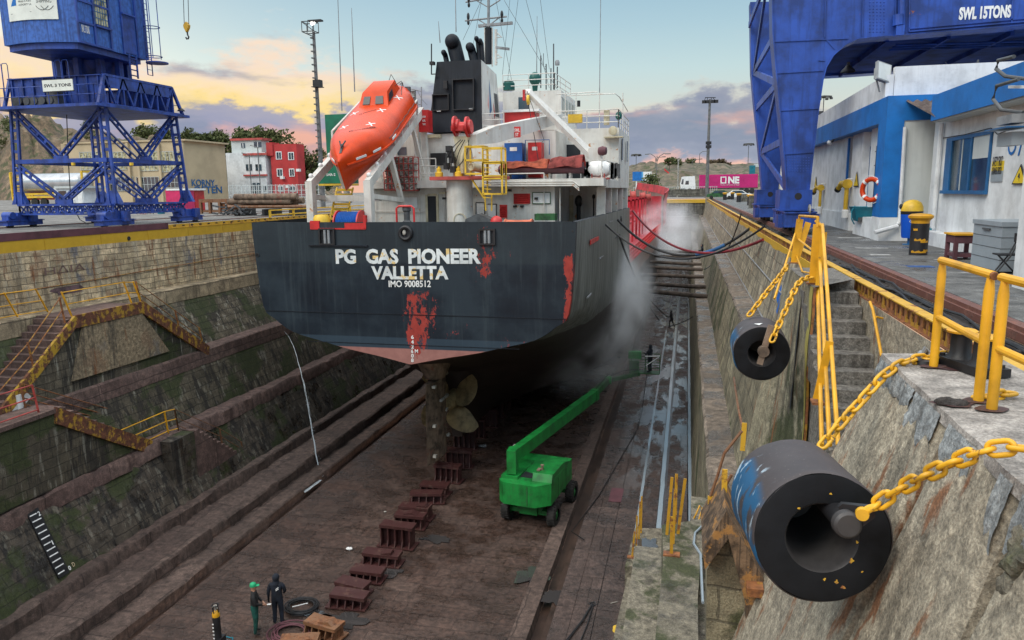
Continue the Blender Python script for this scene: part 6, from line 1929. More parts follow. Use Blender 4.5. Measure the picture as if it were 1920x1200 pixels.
m.build('wall',M['white_wall'],bb)
m=MB();m.box(7.2,16,10.0,min(yr0,25.6),zr0+.05,zr1);m.box(7.16,7.2,9.98,min(yr0,25.6)+.03,zr0+.02,zr1+.01);m.build('roof_edge',M['blue_trim'],bb)
m=MB();m.box(7.22,XB+.1,10.0,min(yr0,25.6)-.02,zr0-.02,zr0+.05);m.build('soffit',M['grey_panel'],bb)
m=MB();m.box(XB-.35,XB,20.6,27.2,0,.42);m.build('plinth',M['white_wall'],bb)
wy1,wy0=W(1776,300,x=XB).y,W(1857,300,x=XB).y
wz0,wz1=W(1800,357,x=XB).z,W(1800,262,x=XB).z
m=MB();m.box(XB-.01,XB+.02,wy0-.05,wy1+.05,wz0-.05,wz1+.05);wn=m.build('window',M['glass'],bb)
m=MB()
m.box(XB-.05,XB-.012,wy0-.06,wy1+.06,wz1,wz1+.1);m.box(XB-.12,XB-.012,wy0-.06,wy1+.06,wz0-.1,wz0);m.box(XB-.05,XB-.012,wy1-.45,wy1+.06,wz0,wz1);m.box(XB-.05,XB-.012,wy0-.05,wy0+.05,wz0,wz1)
ymid=wy0+(wy1-wy0)*.40;m.box(XB-.05,XB-.012,ymid-.06,ymid+.06,wz0,wz1)
m.build('frame',M['blue_frame'],wn)
m=MB();ym2=wy0+(wy1-wy0)*.62;m.box(XB-.02,XB-.011,ym2-.03,ym2+.03,wz0,wz1);m.box(XB-.02,XB-.011,wy0+.05,ymid-.1,wz1-.6,wz1);m.build('blind',M['grey_panel'],wn)
q=W(1763,240,x=XB-.08);m=MB();m.tube([(XB-.1,W(1765,240,x=XB-.1).y,zr0),(XB-.1,W(1765,240,x=XB-.1).y,.5)],.07,8);m.build('downpipe',M['white_wall'],bb)
m=MB();a,b,c=W(1768,259,x=XB-.02),W(1858,240,x=XB-.02),W(1885,246,x=XB-.02)
m.tube([a,(a+b)/2-V((0,0,.03)),b,(b+c)/2-V((0,0,.12)),c],.012,5);m.build('wall_cable',M['black'],bb)
a=W(1888,292,x=XB-.01);b=W(1904,292,x=XB-.01);hz=W(1896,250,x=XB-.01).z-W(1896,292,x=XB-.01).z
text('O',bb,M['blue_trim'],'painted_letter',a,(0,-1,0),(0,0,1),a.y-b.y,hz,0)
a=W(1908,292,x=XB-.01);text('Λ',bb,M['blue_trim'],'painted_letter',a,(0,-1,0),(0,0,1),.5,hz,0)
def wall_sign(x,px0,py0,px1,py1,name,label,cat):
 a,b=W(px0,py1,x=x),W(px1,py0,x=x)
 return a,b
a,b=W(1857,341,x=XB-.02),W(1882,301,x=XB-.02)
sg=thing('safety_sign','SAFETY FIRST sign, yellow over grey, beside the blue sliding window','sign',(XB-.02,a.y,a.z))
zm=a.z+(b.z-a.z)*.52
m=MB();m.box(XB-.025,XB-.004,b.y,a.y,a.z,zm);m.build('grey_half',M['grey_box'],sg)
m=MB();m.box(XB-.025,XB-.004,b.y,a.y,zm+.002,b.z);m.build('yellow_half',M['sign_yellow'],sg)
text('SAFETY FIRST',sg,M['letter_black'],'lettering',(XB-.027,a.y-.05,zm+.12),(0,-1,0),(0,0,1),a.y-b.y-.1,.25,.01)
text('ΑΣΦΑΛΕΙΑ ΠΡΩΤΑ',sg,M['letter_black'],'lettering',(XB-.027,a.y-.05,a.z+.18),(0,-1,0),(0,0,1),a.y-b.y-.1,.2,.01)
def triangle_sign(x,px0,py0,px1,py1,label):
 a,b=W(px0,py1,x=x),W(px1,py1,x=x);t=W((px0+px1)/2,py0,x=x).z
 o=thing('warning_sign',label,'sign',(x,(a.y+b.y)/2,a.z))
 m=MB();m.prism([(x,a.y,a.z),(x,b.y,a.z),(x,(a.y+b.y)/2,t)],(-.02,0,0));m.build('border',M['letter_black'],o)
 cy_,cz_=(a.y+b.y)/2,a.z+(t-a.z)/3
 m=MB();m.prism([(x-.021,cy_+(y-cy_)*.8,cz_+(z-cz_)*.8)for y,z in((a.y,a.z),(b.y,a.z),(cy_,t))],(-.006,0,0));m.build('yellow_face',M['sign_yellow'],o)
 m=MB();w=(a.y-b.y)
 m.prism([(x-.028,cy_+w*p,a.z+(t-a.z)*q)for p,q in((.03,.55),(.10,.36),(.03,.36),(-.04,.14),(.0,.30),(-.06,.30),(-.02,.55))],(-.004,0,0));m.build('symbol',M['letter_black'],o)
triangle_sign(XB-.02,1898,308,1926,346,'yellow triangular warning sign below the blue painted letter')
triangle_sign(6.73,1601,322,1610,350,'small yellow triangular warning sign between the yellow hydrant and the lifebuoy')
triangle_sign(6.73,1527,331,1532,350,'distant triangular sign above the second hydrant, nearest the crane leg')
pc_=W(1897,538,z=0)
pr=thing('workshop','white pier with electrical boxes at the right edge of the picture','building',(pc_.x+.3,pc_.y,0))
m=MB();m.box(pc_.x,pc_.x+3,pc_.y-6,pc_.y,0,3.6);m.build('wall',M['white_wall'],pr)
XP=pc_.x-.02
def Wp(px,py):return W(px,py,x=XP)
m=MB();a,b=Wp(1893,275),Wp(1925,246);m.box(XP-.22,XP,b.y,a.y,a.z,b.z);m.bevel(.02);m.build('junction_box',M['grey_box'],pr)
m=MB();a,b=Wp(1890,246),Wp(1935,235);m.box(XP-.4,XP,b.y,a.y,a.z,b.z);m.build('blue_shelf',M['blue_frame'],pr)
m=MB();a,b=Wp(1902,236),Wp(1935,212);m.box(XP-.3,XP-.02,b.y,a.y,a.z+.01,b.z);m.bevel(.05);m.build('lamp_housing',M['grey_steel'],pr)
m=MB();a=Wp(1893,163);m.bar(Wp(1893,163),Wp(1940,163),.05);m.build('conduit_bracket',M['white'],pr)
m=MB();m.tube([Wp(1925,105)+V((-.2,0,0)),Wp(1900,112)+V((-.25,0,0)),Wp(1896,128)+V((-.25,0,0)),Wp(1908,142)+V((-.2,0,0)),Wp(1922,148)],.035,8);m.tube([Wp(1922,148)+V((-.1,0,0)),Wp(1897,160)+V((-.25,0,0)),Wp(1890,185)+V((-.25,0,0)),Wp(1900,205)+V((-.2,0,0)),Wp(1918,211)],.035,8);m.build('flexible_conduit',M['grey_dark'],pr)
o=thing('lifebuoy','orange lifebuoy hanging on the blue corner pillar','lifebuoy',W(1632,355,x=6.6))
c=W(1632,355,x=6.5)
m=MB();Rm,rt=.36,.085
c=V((6.66,28.58,W(1632,355,x=6.6).z));
nrm=V((-.75,-.66,0));uu=V((.66,-.75,0));c=c+nrm*.3+V((-.22,-.1,0))
m.tube([c+(uu*math.cos(t)+V((0,0,1))*math.sin(t))*Rm for t in[k*math.pi/16 for k in range(32)]],rt,10,closed=True);m.build('ring',M['orange'],o)
m=MB()
for t0_ in(.78,2.35,3.93,5.5):m.tube([c+(uu*math.cos(t)+V((0,0,1))*math.sin(t))*Rm for t in(t0_-.12,t0_,t0_+.12)],rt+.006,10)
m.build('white_band',M['white'],o)
m=MB();m.tube([c+(uu*math.cos(t)+V((0,0,1))*math.sin(t))*(Rm+.1+.03*math.sin(4*t))+nrm*.02 for t in[k*math.pi/12 for k in range(24)]],.012,5,closed=True);m.build('grab_line',M['white'],o)
def hydrant(px,py_base,py_top,label,s=1.0):
 b=W(px,py_base,x=6.55);t=W(px,py_top,x=6.55)
 o=thing('hydrant',label,'hydrant',b)
 m=MB();m.cone(b,V((b.x,b.y,t.z)),.09*s,n=12);m.build('pipe',M['yellow_ship'],o)
 m=MB();m.lathe((b.x,b.y-.12,t.z),(0,1,0),[(0,0),(.2*s,0),(.2*s,.3),(0,.3)],14);m.tube([V((b.x,b.y+.1,t.z)),V((b.x-.12,b.y+.5,t.z+.02)),V((b.x-.2,b.y+.8,t.z-.22))],[.14*s,.12*s,.10*s],12);m.build('valve_body',M['yellow_ship'],o)
 m=MB();m.lathe(V((b.x-.2,b.y+.8,t.z-.22)),(-.2,.6,-.5),[(0,-.05),(.13,-.05),(.13,.08),(0,.08)],12);m.build('cap',M['black'],o)
 m=MB();m.tube([V((b.x,b.y,t.z-.1)),V((6.74,b.y-.1,t.z-.1))],.03,6);m.tube([V((b.x,b.y,t.z+.2)),V((6.74,b.y-.1,t.z+.2))],.03,6);m.build('wall_bracket',M['white'],o)
 m=MB();m.lathe(b,(0,0,1),[(.14,0),(.14,.3),(.1,.34)],12);m.build('base_sleeve',M['white'],o)
 return o
hydrant(1584,408,345,'yellow hydrant standpipe by the white recess, nearer the lifebuoy')
hydrant(1536,400,352,'yellow hydrant standpipe farther along the wall, beside the blue crane leg',.8)
o=thing('basin','blue-green plastic basin under the lifebuoy','basin',W(1616,408,x=6.5))
c=W(1616,400,x=6.45)
m=MB();secs=[]
for z,s_ in((-.28,.62),(.22,1.0),(.25,1.04),(.2,.95),(-.22,.58)):secs.append([(c.x+a*.36*s_,c.y+b*.55*s_,c.z+z)for a,b in((-1,-1),(1,-1),(1,1),(-1,1))])
m.loft(secs,closed=True,cap=True);m.bevel(.01);m.build('tub',M['teal'],o)
m=MB();m.tube([c+V((-.3,-.2,.28)),c+V((-.42,-.3,.1)),c+V((-.42,-.35,-.2)),c+V((-.3,-.3,-.4))],.025,6);m.build('hose',M['teal'],o)
m=MB();m.box(c.x-.2,c.x+.3,c.y-.4,c.y+.4,.72,c.z-.29);m.build('stand',M['grey_dark'],o)
b=W(1705,459,z=0)
o=thing('litter_bin','blue litter bin with yellow domed lid behind the black bollard','bin',b)
m=MB();m.lathe(b,(0,0,1),[(0,.22),(.24,.22),(.26,.28),(.31,.92),(.31,.96),(0,.96)],24);m.build('body',M['blue_bin'],o)
m=MB();m.cone(b,b+V((0,0,.24)),.07,n=10);m.lathe(b,(0,0,1),[(0,0),(.2,0),(.2,.03),(0,.03)],16);m.build('foot',M['blue_frame'],o)
m=MB();m.lathe(b,(0,0,1),[(.30,.95),(.315,.97),(.32,1.06),(.3,1.08)],24);m.build('bag_rim',M['black'],o)
m=MB();m.lathe(b,(0,0,1),[(.32,1.06),(.31,1.2),(.24,1.33),(.12,1.40),(0,1.42)],24);m.build('dome_lid',M['yellow_ship'],o)
m=MB();m.ball(b+V((-.3,.08,1.2)),(.05,.13,.09),10,8);m.build('opening',M['dark'],o)
text('ΟΛΠ',o,M['letter'],'lettering',b+V((-.13,-.285,.72)),(1,-.1,0),(0,0,1),.2,.06,.01)
def banded_bollard(px,py,h,r,label,group=None,wear=True):
 b=W(px,py,z=0);o=thing('bollard',label,'bollard',b,0,group)
 m=MB();m.lathe(b,(0,0,1),[(0,0),(r,0),(r,h*.76),(0,h*.76)],24);m.build('post',M['black'],o)
 m=MB();m.lathe(b,(0,0,1),[(r*.98,h*.75),(r*1.02,h*.83),(r*1.35,h*.89),(r*1.38,h*.94),(r*1.0,h*.98),(0,h)],24);m.build('cap',M['yellow'],o)
 if wear:
  m=MB()
  for z,t0_,t1_ in((.06,3.6,5.4),(.34,3.9,5.2),(.30,4.6,5.6),(.09,5.0,5.8),(.58,3.7,4.2)):
   pts=[b+V(((r+.002)*math.cos(t),(r+.002)*math.sin(t),z*h/.98))for t in[t0_+(t1_-t0_)*k/8 for k in range(9)]]
   m.loft([[p,p+V((0,0,.05+.02*math.sin(i*2.1)))]for i,p in enumerate(pts)])
  m.build('worn_band',M['yellow'],o)
 return o
banded_bollard(1721,478,1.12,.225,'tall black bollard with yellow cap and worn yellow bands before the blue bin')
b=W(1822,500,z=0)
o=thing('storage_chest','large grey storage chest against the near white workshop','chest',(b.x+.6,b.y,0))
m=MB();m.box(b.x,b.x+1.3,b.y-1.5,b.y+.1,.05,.98);m.bevel(.01);m.build('body',M['grey_box'],o)
m=MB()
for z in(.28,.52,.75):m.box(b.x-.006,b.x+1.3,b.y-1.506,b.y+.1,z,z+.012)
m.build('groove',M['grey_dark'],o)
m=MB();m.box(b.x-.03,b.x+1.33,b.y-1.53,b.y+.12,.985,1.08);m.bevel(.015);m.build('lid',M['grey_box'],o)
m=MB();m.box(b.x-.04,b.x-.008,b.y-.9,b.y-.5,.88,.92);m.box(b.x+.5,b.x+.7,b.y-1.55,b.y-1.51,.86,.96);m.build('handle',M['grey_dark'],o)
b=W(1800,486,z=0)
o=thing('trestle','dark red steel trestle with yellow top beside the grey chest','trestle',b)
m=MB()
for dx,dy in((-.22,-.3),(.22,-.3),(-.22,.3),(.22,.3)):m.bar(b+V((dx,dy,0)),b+V((dx,dy,.62)),.09)
m.box(b.x-.26,b.x+.26,b.y-.35,b.y+.35,.42,.62);m.box(b.x-.24,b.x+.24,b.y-.33,b.y+.33,.08,.16);m.build('frame',M['maroon'],o)
m=MB();m.box(b.x-.3,b.x+.3,b.y-.4,b.y+.4,.621,.66);m.build('top',M['yellow'],o)
b=W(1884,520,z=0)
o=thing('folding_chair','black folding chair standing beside the grey chest','chair',b)
m=MB()
for dx in(-.2,.2):
 m.tube([b+V((dx*.3-.25,dx,0)),b+V((dx*.3+.05,dx,.45)),b+V((dx*.3+.22,dx,.88))],.016,6);m.tube([b+V((dx*.3+.25,dx,0)),b+V((dx*.3-.18,dx,.47))],.016,6)
m.build('frame',M['black'],o)
m=MB();m.box(b.x-.2,b.x+.2,b.y-.19,b.y+.19,.45,.48);m.bevel(.01);m.build('seat',M['black'],o)
m=MB();m.box(b.x+.17,b.x+.2,b.y-.2,b.y+.2,.7,.88);m.build('backrest',M['black'],o)
b=W(1742,452,z=0);
o=thing('hose_stub','blue pipe stub leaning at the foot of the white wall','pipe',b);m=MB();m.cone(W(1736,440,y=26.6),W(1752,425,y=26.8),.08,n=12);m.build('pipe',M['teal'],o)
o=thing('floodlight','large grey floodlight tilted on the workshop roof corner','floodlight',W(1662,160,y=28.3))
c=W(1656,136,y=28.2)
m=MB();
Mx=Matrix.Translation(c)@Euler((R(-20),R(15),R(25))).to_matrix().to_4x4()
m.box(-.28,.28,-.06,.06,-.34,.34);m.box(-.2,.2,.061,.2,-.2,.2);m.bevel(.03);m.xf(Mx);m.build('housing',M['grey_steel'],o)
m=MB();m.box(-.24,.24,-.068,-.061,-.3,.3);m.xf(Mx);m.build('glass',M['grey_panel'],o)
m=MB();m.tube([c+V((-.2,0,-.2)),c+V((-.05,0.1,-.62))],.03,6);m.tube([c+V((.28,.1,-.2)),c+V((.2,.1,-.62))],.03,6);m.build('bracket',M['grey_steel'],o)
o=thing('floodlight','small floodlight on the far roof edge beside the blue crane leg','floodlight',W(1533,226,x=6.6))
c=W(1533,220,x=6.6);m=MB();m.box(c.x-.25,c.x+.25,c.y-.2,c.y+.2,c.z-.2,c.z+.3);m.bevel(.06);m.build('housing',M['grey_dark'],o);m=MB();m.bar(c-V((0,0,.25)),c-V((0,0,.9)),.06);m.build('bracket',M['grey_dark'],o)
o=thing('wall_lamp','dark lamp bracket under the blue fascia','lamp',W(1560,265,x=6.5))
c=W(1560,265,x=6.4);m=MB();m.tube([c+V((.3,0,.3)),c+V((0,-.3,.05)),c+V((-.1,-.6,-.05))],.05,6);m.build('arm',M['grey_dark'],o);m=MB();m.ball(c+V((0,.5,-.02)),(.13,.18,.12),10,8);m.build('shade',M['white'],o)
o=thing('roof_aerial','thin aerial with a sagging wire on the white parapet','aerial',W(1834,150,y=29));m=MB();m.tube([W(1833,152,y=29),W(1834,112,y=29)],.03,6);m.build('rod',M['grey_dark'],o)
m=MB();m.tube([W(1833,115,y=29),W(1822,128,y=29),W(1800,133,y=29),W(1780,126,y=29),W(1772,116,y=29)],.012,5);m.build('wire',M['grey_dark'],o)
# ------------------------------------------------------------------ near buttress platform
bp=thing('stair_buttress','sloping concrete buttress with a grey rendered platform in the right foreground','buttress',(2.6,6.5,0))
def facept(y,t):
 """battered dock-side face: t=0 at the platform edge, t=1 well below the picture"""
 xtop=2.18-.02*(8.8-y)
 return V((xtop-1.75*t,y+(y-6.4)*.55*t,-.05-5.2*t))
def face_block(ya,yb,name,mat,inset=0.0,seed=0,amp=.03,t1=1.0):
 m=MB();secs=[]
 N,T=22,44
 for j in range(N+1):
  y=ya+(yb-ya)*j/N;row=[]
  for i in range(T+1):
   t=t1*i/T;p=facept(y,t)
   q=V((p.y*1.1+seed,p.z*.6,p.x))
   d=mnoise.fractal(q,1.0,2.0,5)*amp-inset
   if j in(0,N):d-=.035
   row.append(p+V((-1,0,.33)).normalized()*d)
  secs.append(row)
 m.loft(secs)
 for y,k in((ya,0),(yb,N)):
  m.loft([[secs[k][i],secs[k][i]+V((1.2,0,0))]for i in range(T+1)])
 return m.build(name,mat,bp,smooth=45)
face_block(6.52,8.85,'sloping_face',M['concrete'],0,1)
face_block(6.40,6.52,'dark_joint',M['rust'],.10,2)
face_block(5.06,6.40,'sloping_face',M['concrete'],0,5)
face_block(3.2,4.96,'sloping_face',M['concrete'],.02,9,.09)
m=MB()
for(px,py,r)in((1962,1050,.2),(1962,1130,.24),(1952,1215,.25)):
 p=W(px,py,y=4.7);m.ball(p,(r,r*.8,r),18,12)
m.rough(.10,1,4,4);m.build('rubble_stone',M['slabstone'],bp,smooth=25)
m=MB()
N=30
top=[]
for j in range(N+1):
 y=3.2+5.65*j/N;top.append([V((2.17-.02*(8.8-y)+.03*mnoise.noise(V((y*2,0,0))),y,0.0+.006*mnoise.noise(V((y,3,0))))),V((2.6,y,.01)),V((3.34,y,.0))])
m.loft(top);m.loft([[t[0]for t in top],[t[0]+V((-.02,0,-.1))for t in top]])
m.loft([[top[-1][0],top[-1][1],top[-1][2]],[p+V((0,0.02,-3))for p in top[-1]]])
m.build('platform_top',M['concrete_top'],bp,smooth=50)
m=MB()
def patch(y0,y1,t0,seed):
 secs=[]
 for j in range(40):
  y=y0+(y1-y0)*j/39
  dep=t0*(.5+.3*mnoise.fractal(V((y*5+seed,seed,0)),1,2,4))+.012
  row=[]
  for i in range(8):
   t=dep*i/7;p=facept(y,t)
   row.append(p+V((-1,0,.33)).normalized()*(.032*(1-i/7)**.3+.014*mnoise.fractal(V((y*8,t*120,seed)),1,2,3)))
  secs.append(row)
 m.loft(secs)
patch(7.4,8.8,.055,1);patch(6.6,7.35,.085,3);patch(5.75,6.38,.07,5);patch(5.08,5.3,.12,7);patch(4.5,4.94,.09,11)
m.build('mortar_patch',M['mortar'],bp,smooth=50)
m=MB()
for(px,py,sx_,sy_)in((1790,757,.16,.1),(1790,690,.25,.12)):
 c=W(px,py,z=.018)
 m.poly([c+V((sx_*math.cos(t)*(1+.3*math.sin(3*t+px)),sy_*math.sin(t),0))for t in[k*math.pi/10 for k in range(20)]])
m.build('stain',M['rust_red'],bp)
m=MB();c=W(1782,755,z=.02);m.ball(c,(.14,.08,.05),10,6);m.rough(.03,1,8);m.build('broken_edge',M['ballast'],bp)
b2=thing('stair_buttress','stained concrete buttress with flaking yellow edge left of the stairs','buttress',(2.2,16,-2.9))
XT=2.32
m=MB();secs=[]
for j in range(17):
 y=14.6+3.6*j/16;row=[]
 for i in range(25):
  t=i/24
  p=V((XT-(.03+.97*j/16)*t,y,-5.7*t));row.append(p+V((-1,0,.2))*mnoise.fractal(V((y,p.z,2)),1,2,4)*.03)
 secs.append(row)
m.loft(secs);m.loft([[p,V((2.36-.06*k/24*10 if False else p.x+.05,p.y,p.z))]for k,p in enumerate(secs[0])]);m.loft([[p,V((2.9,p.y,p.z))]for p in secs[-1]])
m.poly([secs[0][0],(2.36,14.6,0),(2.9,16,0),(2.9,18.2,0),secs[-1][0]])
m.build('sloping_face',M['butt'],b2,smooth=50)
m=MB();m.poly([(XT,14.62,.004),(2.36,14.62,.004),(3.3,16.0,.004),(3.3,18.2,.004),(XT+.02,18.2,.004)]);m.box(2.5,3.3,15.9,18.2,-.5,.002);m.build('top',M['step'],b2)
m=MB();m.loft([[p+V((-.012,-.005,0)),p+V((-.012,.30+.06*math.sin(i*1.7),0))]for i,p in enumerate(secs[0][:24])]);m.build('yellow_edge',rustmat('flaking_yellow_edge',(0.50,0.44,0.12),.35),b2)
m=MB();m.loft([[p+V((0,-.012,0)),V((p.x+.05,14.588,p.z))]for k,p in enumerate(secs[0][:24])]);m.build('rusty_corner',M['yellow_old'],b2)
m=MB();m.poly([secs[5][k]+V((-.015,dy,0))for k,dy in((1,0),(6,-.18),(11,-.28),(11,-.12),(5,.1))]);m.build('crack',M['dark'],b2)
ss=thing('concrete_stair','grey concrete steps going down between the two buttresses','stair',(2.8,13,-3))
for k in range(15):
 y1=15.9-.38*k;z=-.2-.23*k
 m=MB();m.box(2.3,3.31,y1-.40,y1+(.1 if k else .4),z-.6,z);m.rough(.012,3,5,k);m.build('step',M['step'],ss,smooth=50)
m=MB();m.prism([(2.40,16.2,-.6),(2.40,9.9,-4.3),(2.40,9.9,FZ),(2.40,16.2,FZ)],(.9,0,0));m.box(2.25,2.36,-6,18.2,FZ,-3.3);m.build('stair_mass',M['step'],ss)
m=MB();m.box(1.6,3.31,8.9,10.3,-4.4,-3.6);m.build('foot_landing',M['step'],ss)
sr=thing('stair_railing','yellow three-pipe handrail running down the left side of the concrete stairs','railing',(2.4,15,0))
P1,P2=V((2.42,15.6,0.0)),V((2.42,10.4,-3.3))
m=MB()
XR_=2.42
def Ws(px,py,y):return W(px,py,y=y)
for(a,b)in(((1542,421,15.0),(1572,835,10.0)),((1537,485,15.0),(1556,835,10.2)),((1533,535,15.0),(1541,835,10.4))):
 p,q=Ws(*a),Ws(*b);m.tube([p,q],.032,8)
p=Ws(1541,424,15.0);m.tube([p,p+V((-.06,.3,.08))],.032,8)
m.build('pipe',M['yellow'],sr)
m=MB()
for(x0,y0,x1,y1,yy)in((1532,558,1545,435,14.9),(1531,748,1556,640,11.8)):
 m.bar(Ws(x0,y0,yy),Ws(x1,y1,yy),.11,.02,up=(0,1,0))
m.build('post',M['yellow'],sr)
m=MB();m.box(Ws(1532,752,11.8).x-.08,Ws(1532,752,11.8).x+.1,11.7,11.95,Ws(1532,752,11.8).z-.04,Ws(1532,752,11.8).z);m.build('foot_plate',M['rust'],sr)
r2=thing('stair_railing','bent yellow handrail pipe fixed on the wall under the perforated girder','railing',(3.25,13,-1.5))
m=MB();m.tube([W(1631,566,x=3.18),W(1637,582,x=3.18),W(1653,668,x=3.18)],.025,8);m.tube([W(1643,594,x=3.18),W(1655,597,x=3.3)],.02,6);m.build('pipe',M['yellow'],r2)
gt_=thing('stair_gate','yellow flat-bar gate frame at the head of the concrete stairs','gate',(2.5,16.5,0))
m=MB()
g0=W(1489,494,z=0);g1=W(1524,533,z=0)
m.bar(g0,g0+V((.08,0,1.08)),.16,.03,up=(0,1,0));m.bar(g0+V((.02,0,0)),g0+V((.28,.05,1.0)),.14,.025,up=(0,1,0))
m.bar(g1,g1+V((0.02,0,1.15)),.15,.03,up=(0,1,0))
m.build('post',M['yellow'],gt_)
m=MB();m.tube([g0+V((.06,0,1.0)),g0+V((.06,-.02,1.16)),g1+V((.02,0,1.28)),g1+V((.02,0,1.1))],.028,8);m.tube([g0+V((.06,0,.6)),g1+V((0,0,.62))],.022,6);m.tube([g0+V((.05,0,.18)),(g0+g1)/2+V((0,0,.02)),g1+V((0,0,.2))],.02,6)
m.tube([g0+V((0,.05,.75)),W(1452,560,x=1.9)],.025,6)
m.build('rail',M['yellow'],gt_)
m=MB()
for g_ in(g0,g1):m.box(g_.x-.12,g_.x+.12,g_.y-.08,g_.y+.08,.005,.03)
m.build('foot_plate',M['rust'],gt_)
gr=thing('guard_rail','yellow pipe guard rail standing on the concrete platform','guard rail',W(1800,720,z=0))
r0,r1,r2_=W(1750,690,z=0),W(1834,755,z=0),W(1859,771,z=0)
HT=W(1757,488,y=r0.y).z
def gpost(p):
 m=MB();m.tube([p,p+V((0,0,HT-.14)),p+V((0,0,HT-.02))],[.042,.042,.028],12);m.build('post',M['yellow'],gr)
for p in(r0,r1,r2_):gpost(p)
m=MB();m.tube([r0+V((-.01,.02,HT)),r1+V((0,-.06,HT))],.036,10);m.build('top_pipe',M['yellow'],gr)
m=MB();r3=r2_+(r2_-r0).normalized()*2.2+V((.12,0,0));m.tube([r2_+V((0,.07,HT)),r3+V((0,0,HT))],.036,10);m.build('top_pipe',M['yellow'],gr)
m=MB();m.tube([r0+V((0,0,HT*.48)),r1+V((0,0,HT*.48))],.034,10);m.build('mid_pipe',M['yellow'],gr)
m=MB();m.tube([r2_+V((0,0,HT*.48)),r3+V((0,0,HT*.48))],.034,10);m.build('mid_pipe',M['yellow'],gr)
gpost(r3)
m=MB();m.tube([r1+V((0,-.05,HT)),r1+V((0,-.09,HT-.005))],.034,10);m.build('joint',M['rust'],gr)
m=MB()
for p in(r0,r1,r2_):
 m.poly([p+V((.13*math.cos(t)*(1+.25*math.sin(2*t)),.1*math.sin(t),.022))for t in[k*math.pi/10 for k in range(20)]])
m.build('rust_stain',M['rust_red'],gr)
bt=W(1826,700,z=0)
o=thing('mooring_bitt','black double bitt with yellow caps on the concrete platform','mooring bitt',bt)
m=MB();dv_=V((.10,-.32,0));
m.xf(Matrix.Identity(4))
ctr=bt+V((0,.1,0))
for z0_,z1_,s_ in((.015,.10,1.0),):
 u_=dv_.normalized();w_=V((-u_.y,u_.x,0))
 m.hexa([ctr+u_*a*s_+w_*b*s_+V((0,0,z))for z in(z0_,z1_)for a,b in((-.36,-.15),(.36,-.15),(.36,.15),(-.36,.15))])
m.bevel(.02);m.build('base',M['black'],o)
for sgn in(-1,1):
 c=ctr+dv_.normalized()*.17*sgn
 m=MB();m.lathe(c,(0,0,1),[(.14,.10),(.10,.16),(.095,.34),(.10,.36)],20);m.build('post',M['black'],o)
 m=MB();m.lathe(c,(0,0,1),[(.10,.355),(.14,.365),(.145,.385),(.12,.40),(0,.405)],20);m.build('cap',M['yellow'],o)
m=MB()
for a,b in((-.3,-.1),(.3,-.1),(-.3,.1),(.3,.1),(0,.1)):m.lathe(ctr+dv_.normalized()*a+V((-dv_.normalized().y,dv_.normalized().x,0))*b,(0,0,1),[(.025,.1),(.025,.13),(0,.13)],6)
m.build('bolt',M['black'],o)
# ------------------------------------------------------------------ fenders
def fender(c0_,c1_,Rr,ri,label,ln_spot):
 c0_,c1_=V(c0_),V(c1_);ax=(c1_-c0_)
 o=thing('dock_fender',label,'fender',(c0_+c1_)/2)
 L=ax.length;n=72
 m=MB();m.lathe(c0_,ax,[(ri,L),(Rr-.03,L),(Rr-.008,L-.02),(Rr,L-.06)]+[(Rr,L*(.92-.87*q/12))for q in range(13)]+[(Rr-.006,.02),(Rr-.02,.002)],n)
 for v in m.bm.verts:v.co+=(v.co-c0_-ax.normalized()*(v.co-c0_).dot(ax.normalized()))*.035*mnoise.fractal(v.co*1.8,1,2,3)
 m.build('outer_skin',M['fender'],o,smooth=50)
 m=MB();m.lathe(c0_,ax,[(Rr-.02,.002),(Rr-.06,-.004),(ri+.05,.0),(ri+.015,.004)],n)
 for v in m.bm.verts:v.co+=ax.normalized()*.006*mnoise.fractal(v.co*5,1,2,3)
 m.build('end_face',M['rubber'],o,smooth=50)
 m=MB();m.lathe(c0_,ax,[(ri+.015,.004),(ri,.025),(ri*.82,L*.6),(ri*.78,L*.93),(0,L*.95)],n);m.build('bore',M['bore'],o,smooth=50)
 return o,ax.normalized()
f1c0=W(1541,1009,y=6.05);f1c1=W(1478,925,y=7.25)
d1=(W(1676,1009,y=6.05)-W(1405,1009,y=6.05)).length
f1,ax1=fender(f1c0,f1c1,d1/2*1.0,d1/2*.50,'big black rubber fender with blue scuffs, nearest the platform',0)
m=MB()
side1=ax1.cross(V((0,0,1))).normalized();up1=side1.cross(ax1)
for(px,py,s_)in((1598,1053,.03),(1568,1090,.024),(1620,1075,.022),(1562,930,.018),(1610,1020,.018),(1500,955,.02),(1580,1100,.03),(1545,1085,.018)):
 p=W(px,py,y=6.03)
 p=p-ax1*((p-f1c0).dot(ax1))-ax1*.003
 m.poly([p+side1*s_*.55*math.cos(t)*(1+.5*math.sin(3*t+px))+up1*s_*.6*math.sin(t)*(1+.4*math.cos(2*t+py))for t in[k*math.pi/7 for k in range(14)]])
m.build('paint_nick',M['yellow_rust'],f1)
pa=W(1590,985,y=5.78);
sh=thing('fender_shaft','black steel shaft with end plate through the near fender, chained in yellow','fender shaft',pa)
m=MB();q1=f1c1+(pa-f1c0)*.9+ax1*.5
m.tube([pa,q1],.085,18);m.build('bar',M['black'],sh)
m=MB();dr_=(pa-q1).normalized();m.lathe(pa,dr_,[(0,.02),(.085,.02),(.105,.0),(.11,-.06),(.09,-.07)],20);m.build('collar',M['bore'],sh)
ly=W(1626,962,y=5.75)
m=MB();m.prism([pa+V((-.05,0,.11))+dr_*-.1,pa+V((-.02,0,.14))+dr_*-.1,ly+V((.05,0,.05)),ly+V((.06,0,-.03)),pa+V((.07,0,-.07))+dr_*-.05],(0,.05,0));m.build('lug_plate',M['black'],sh)
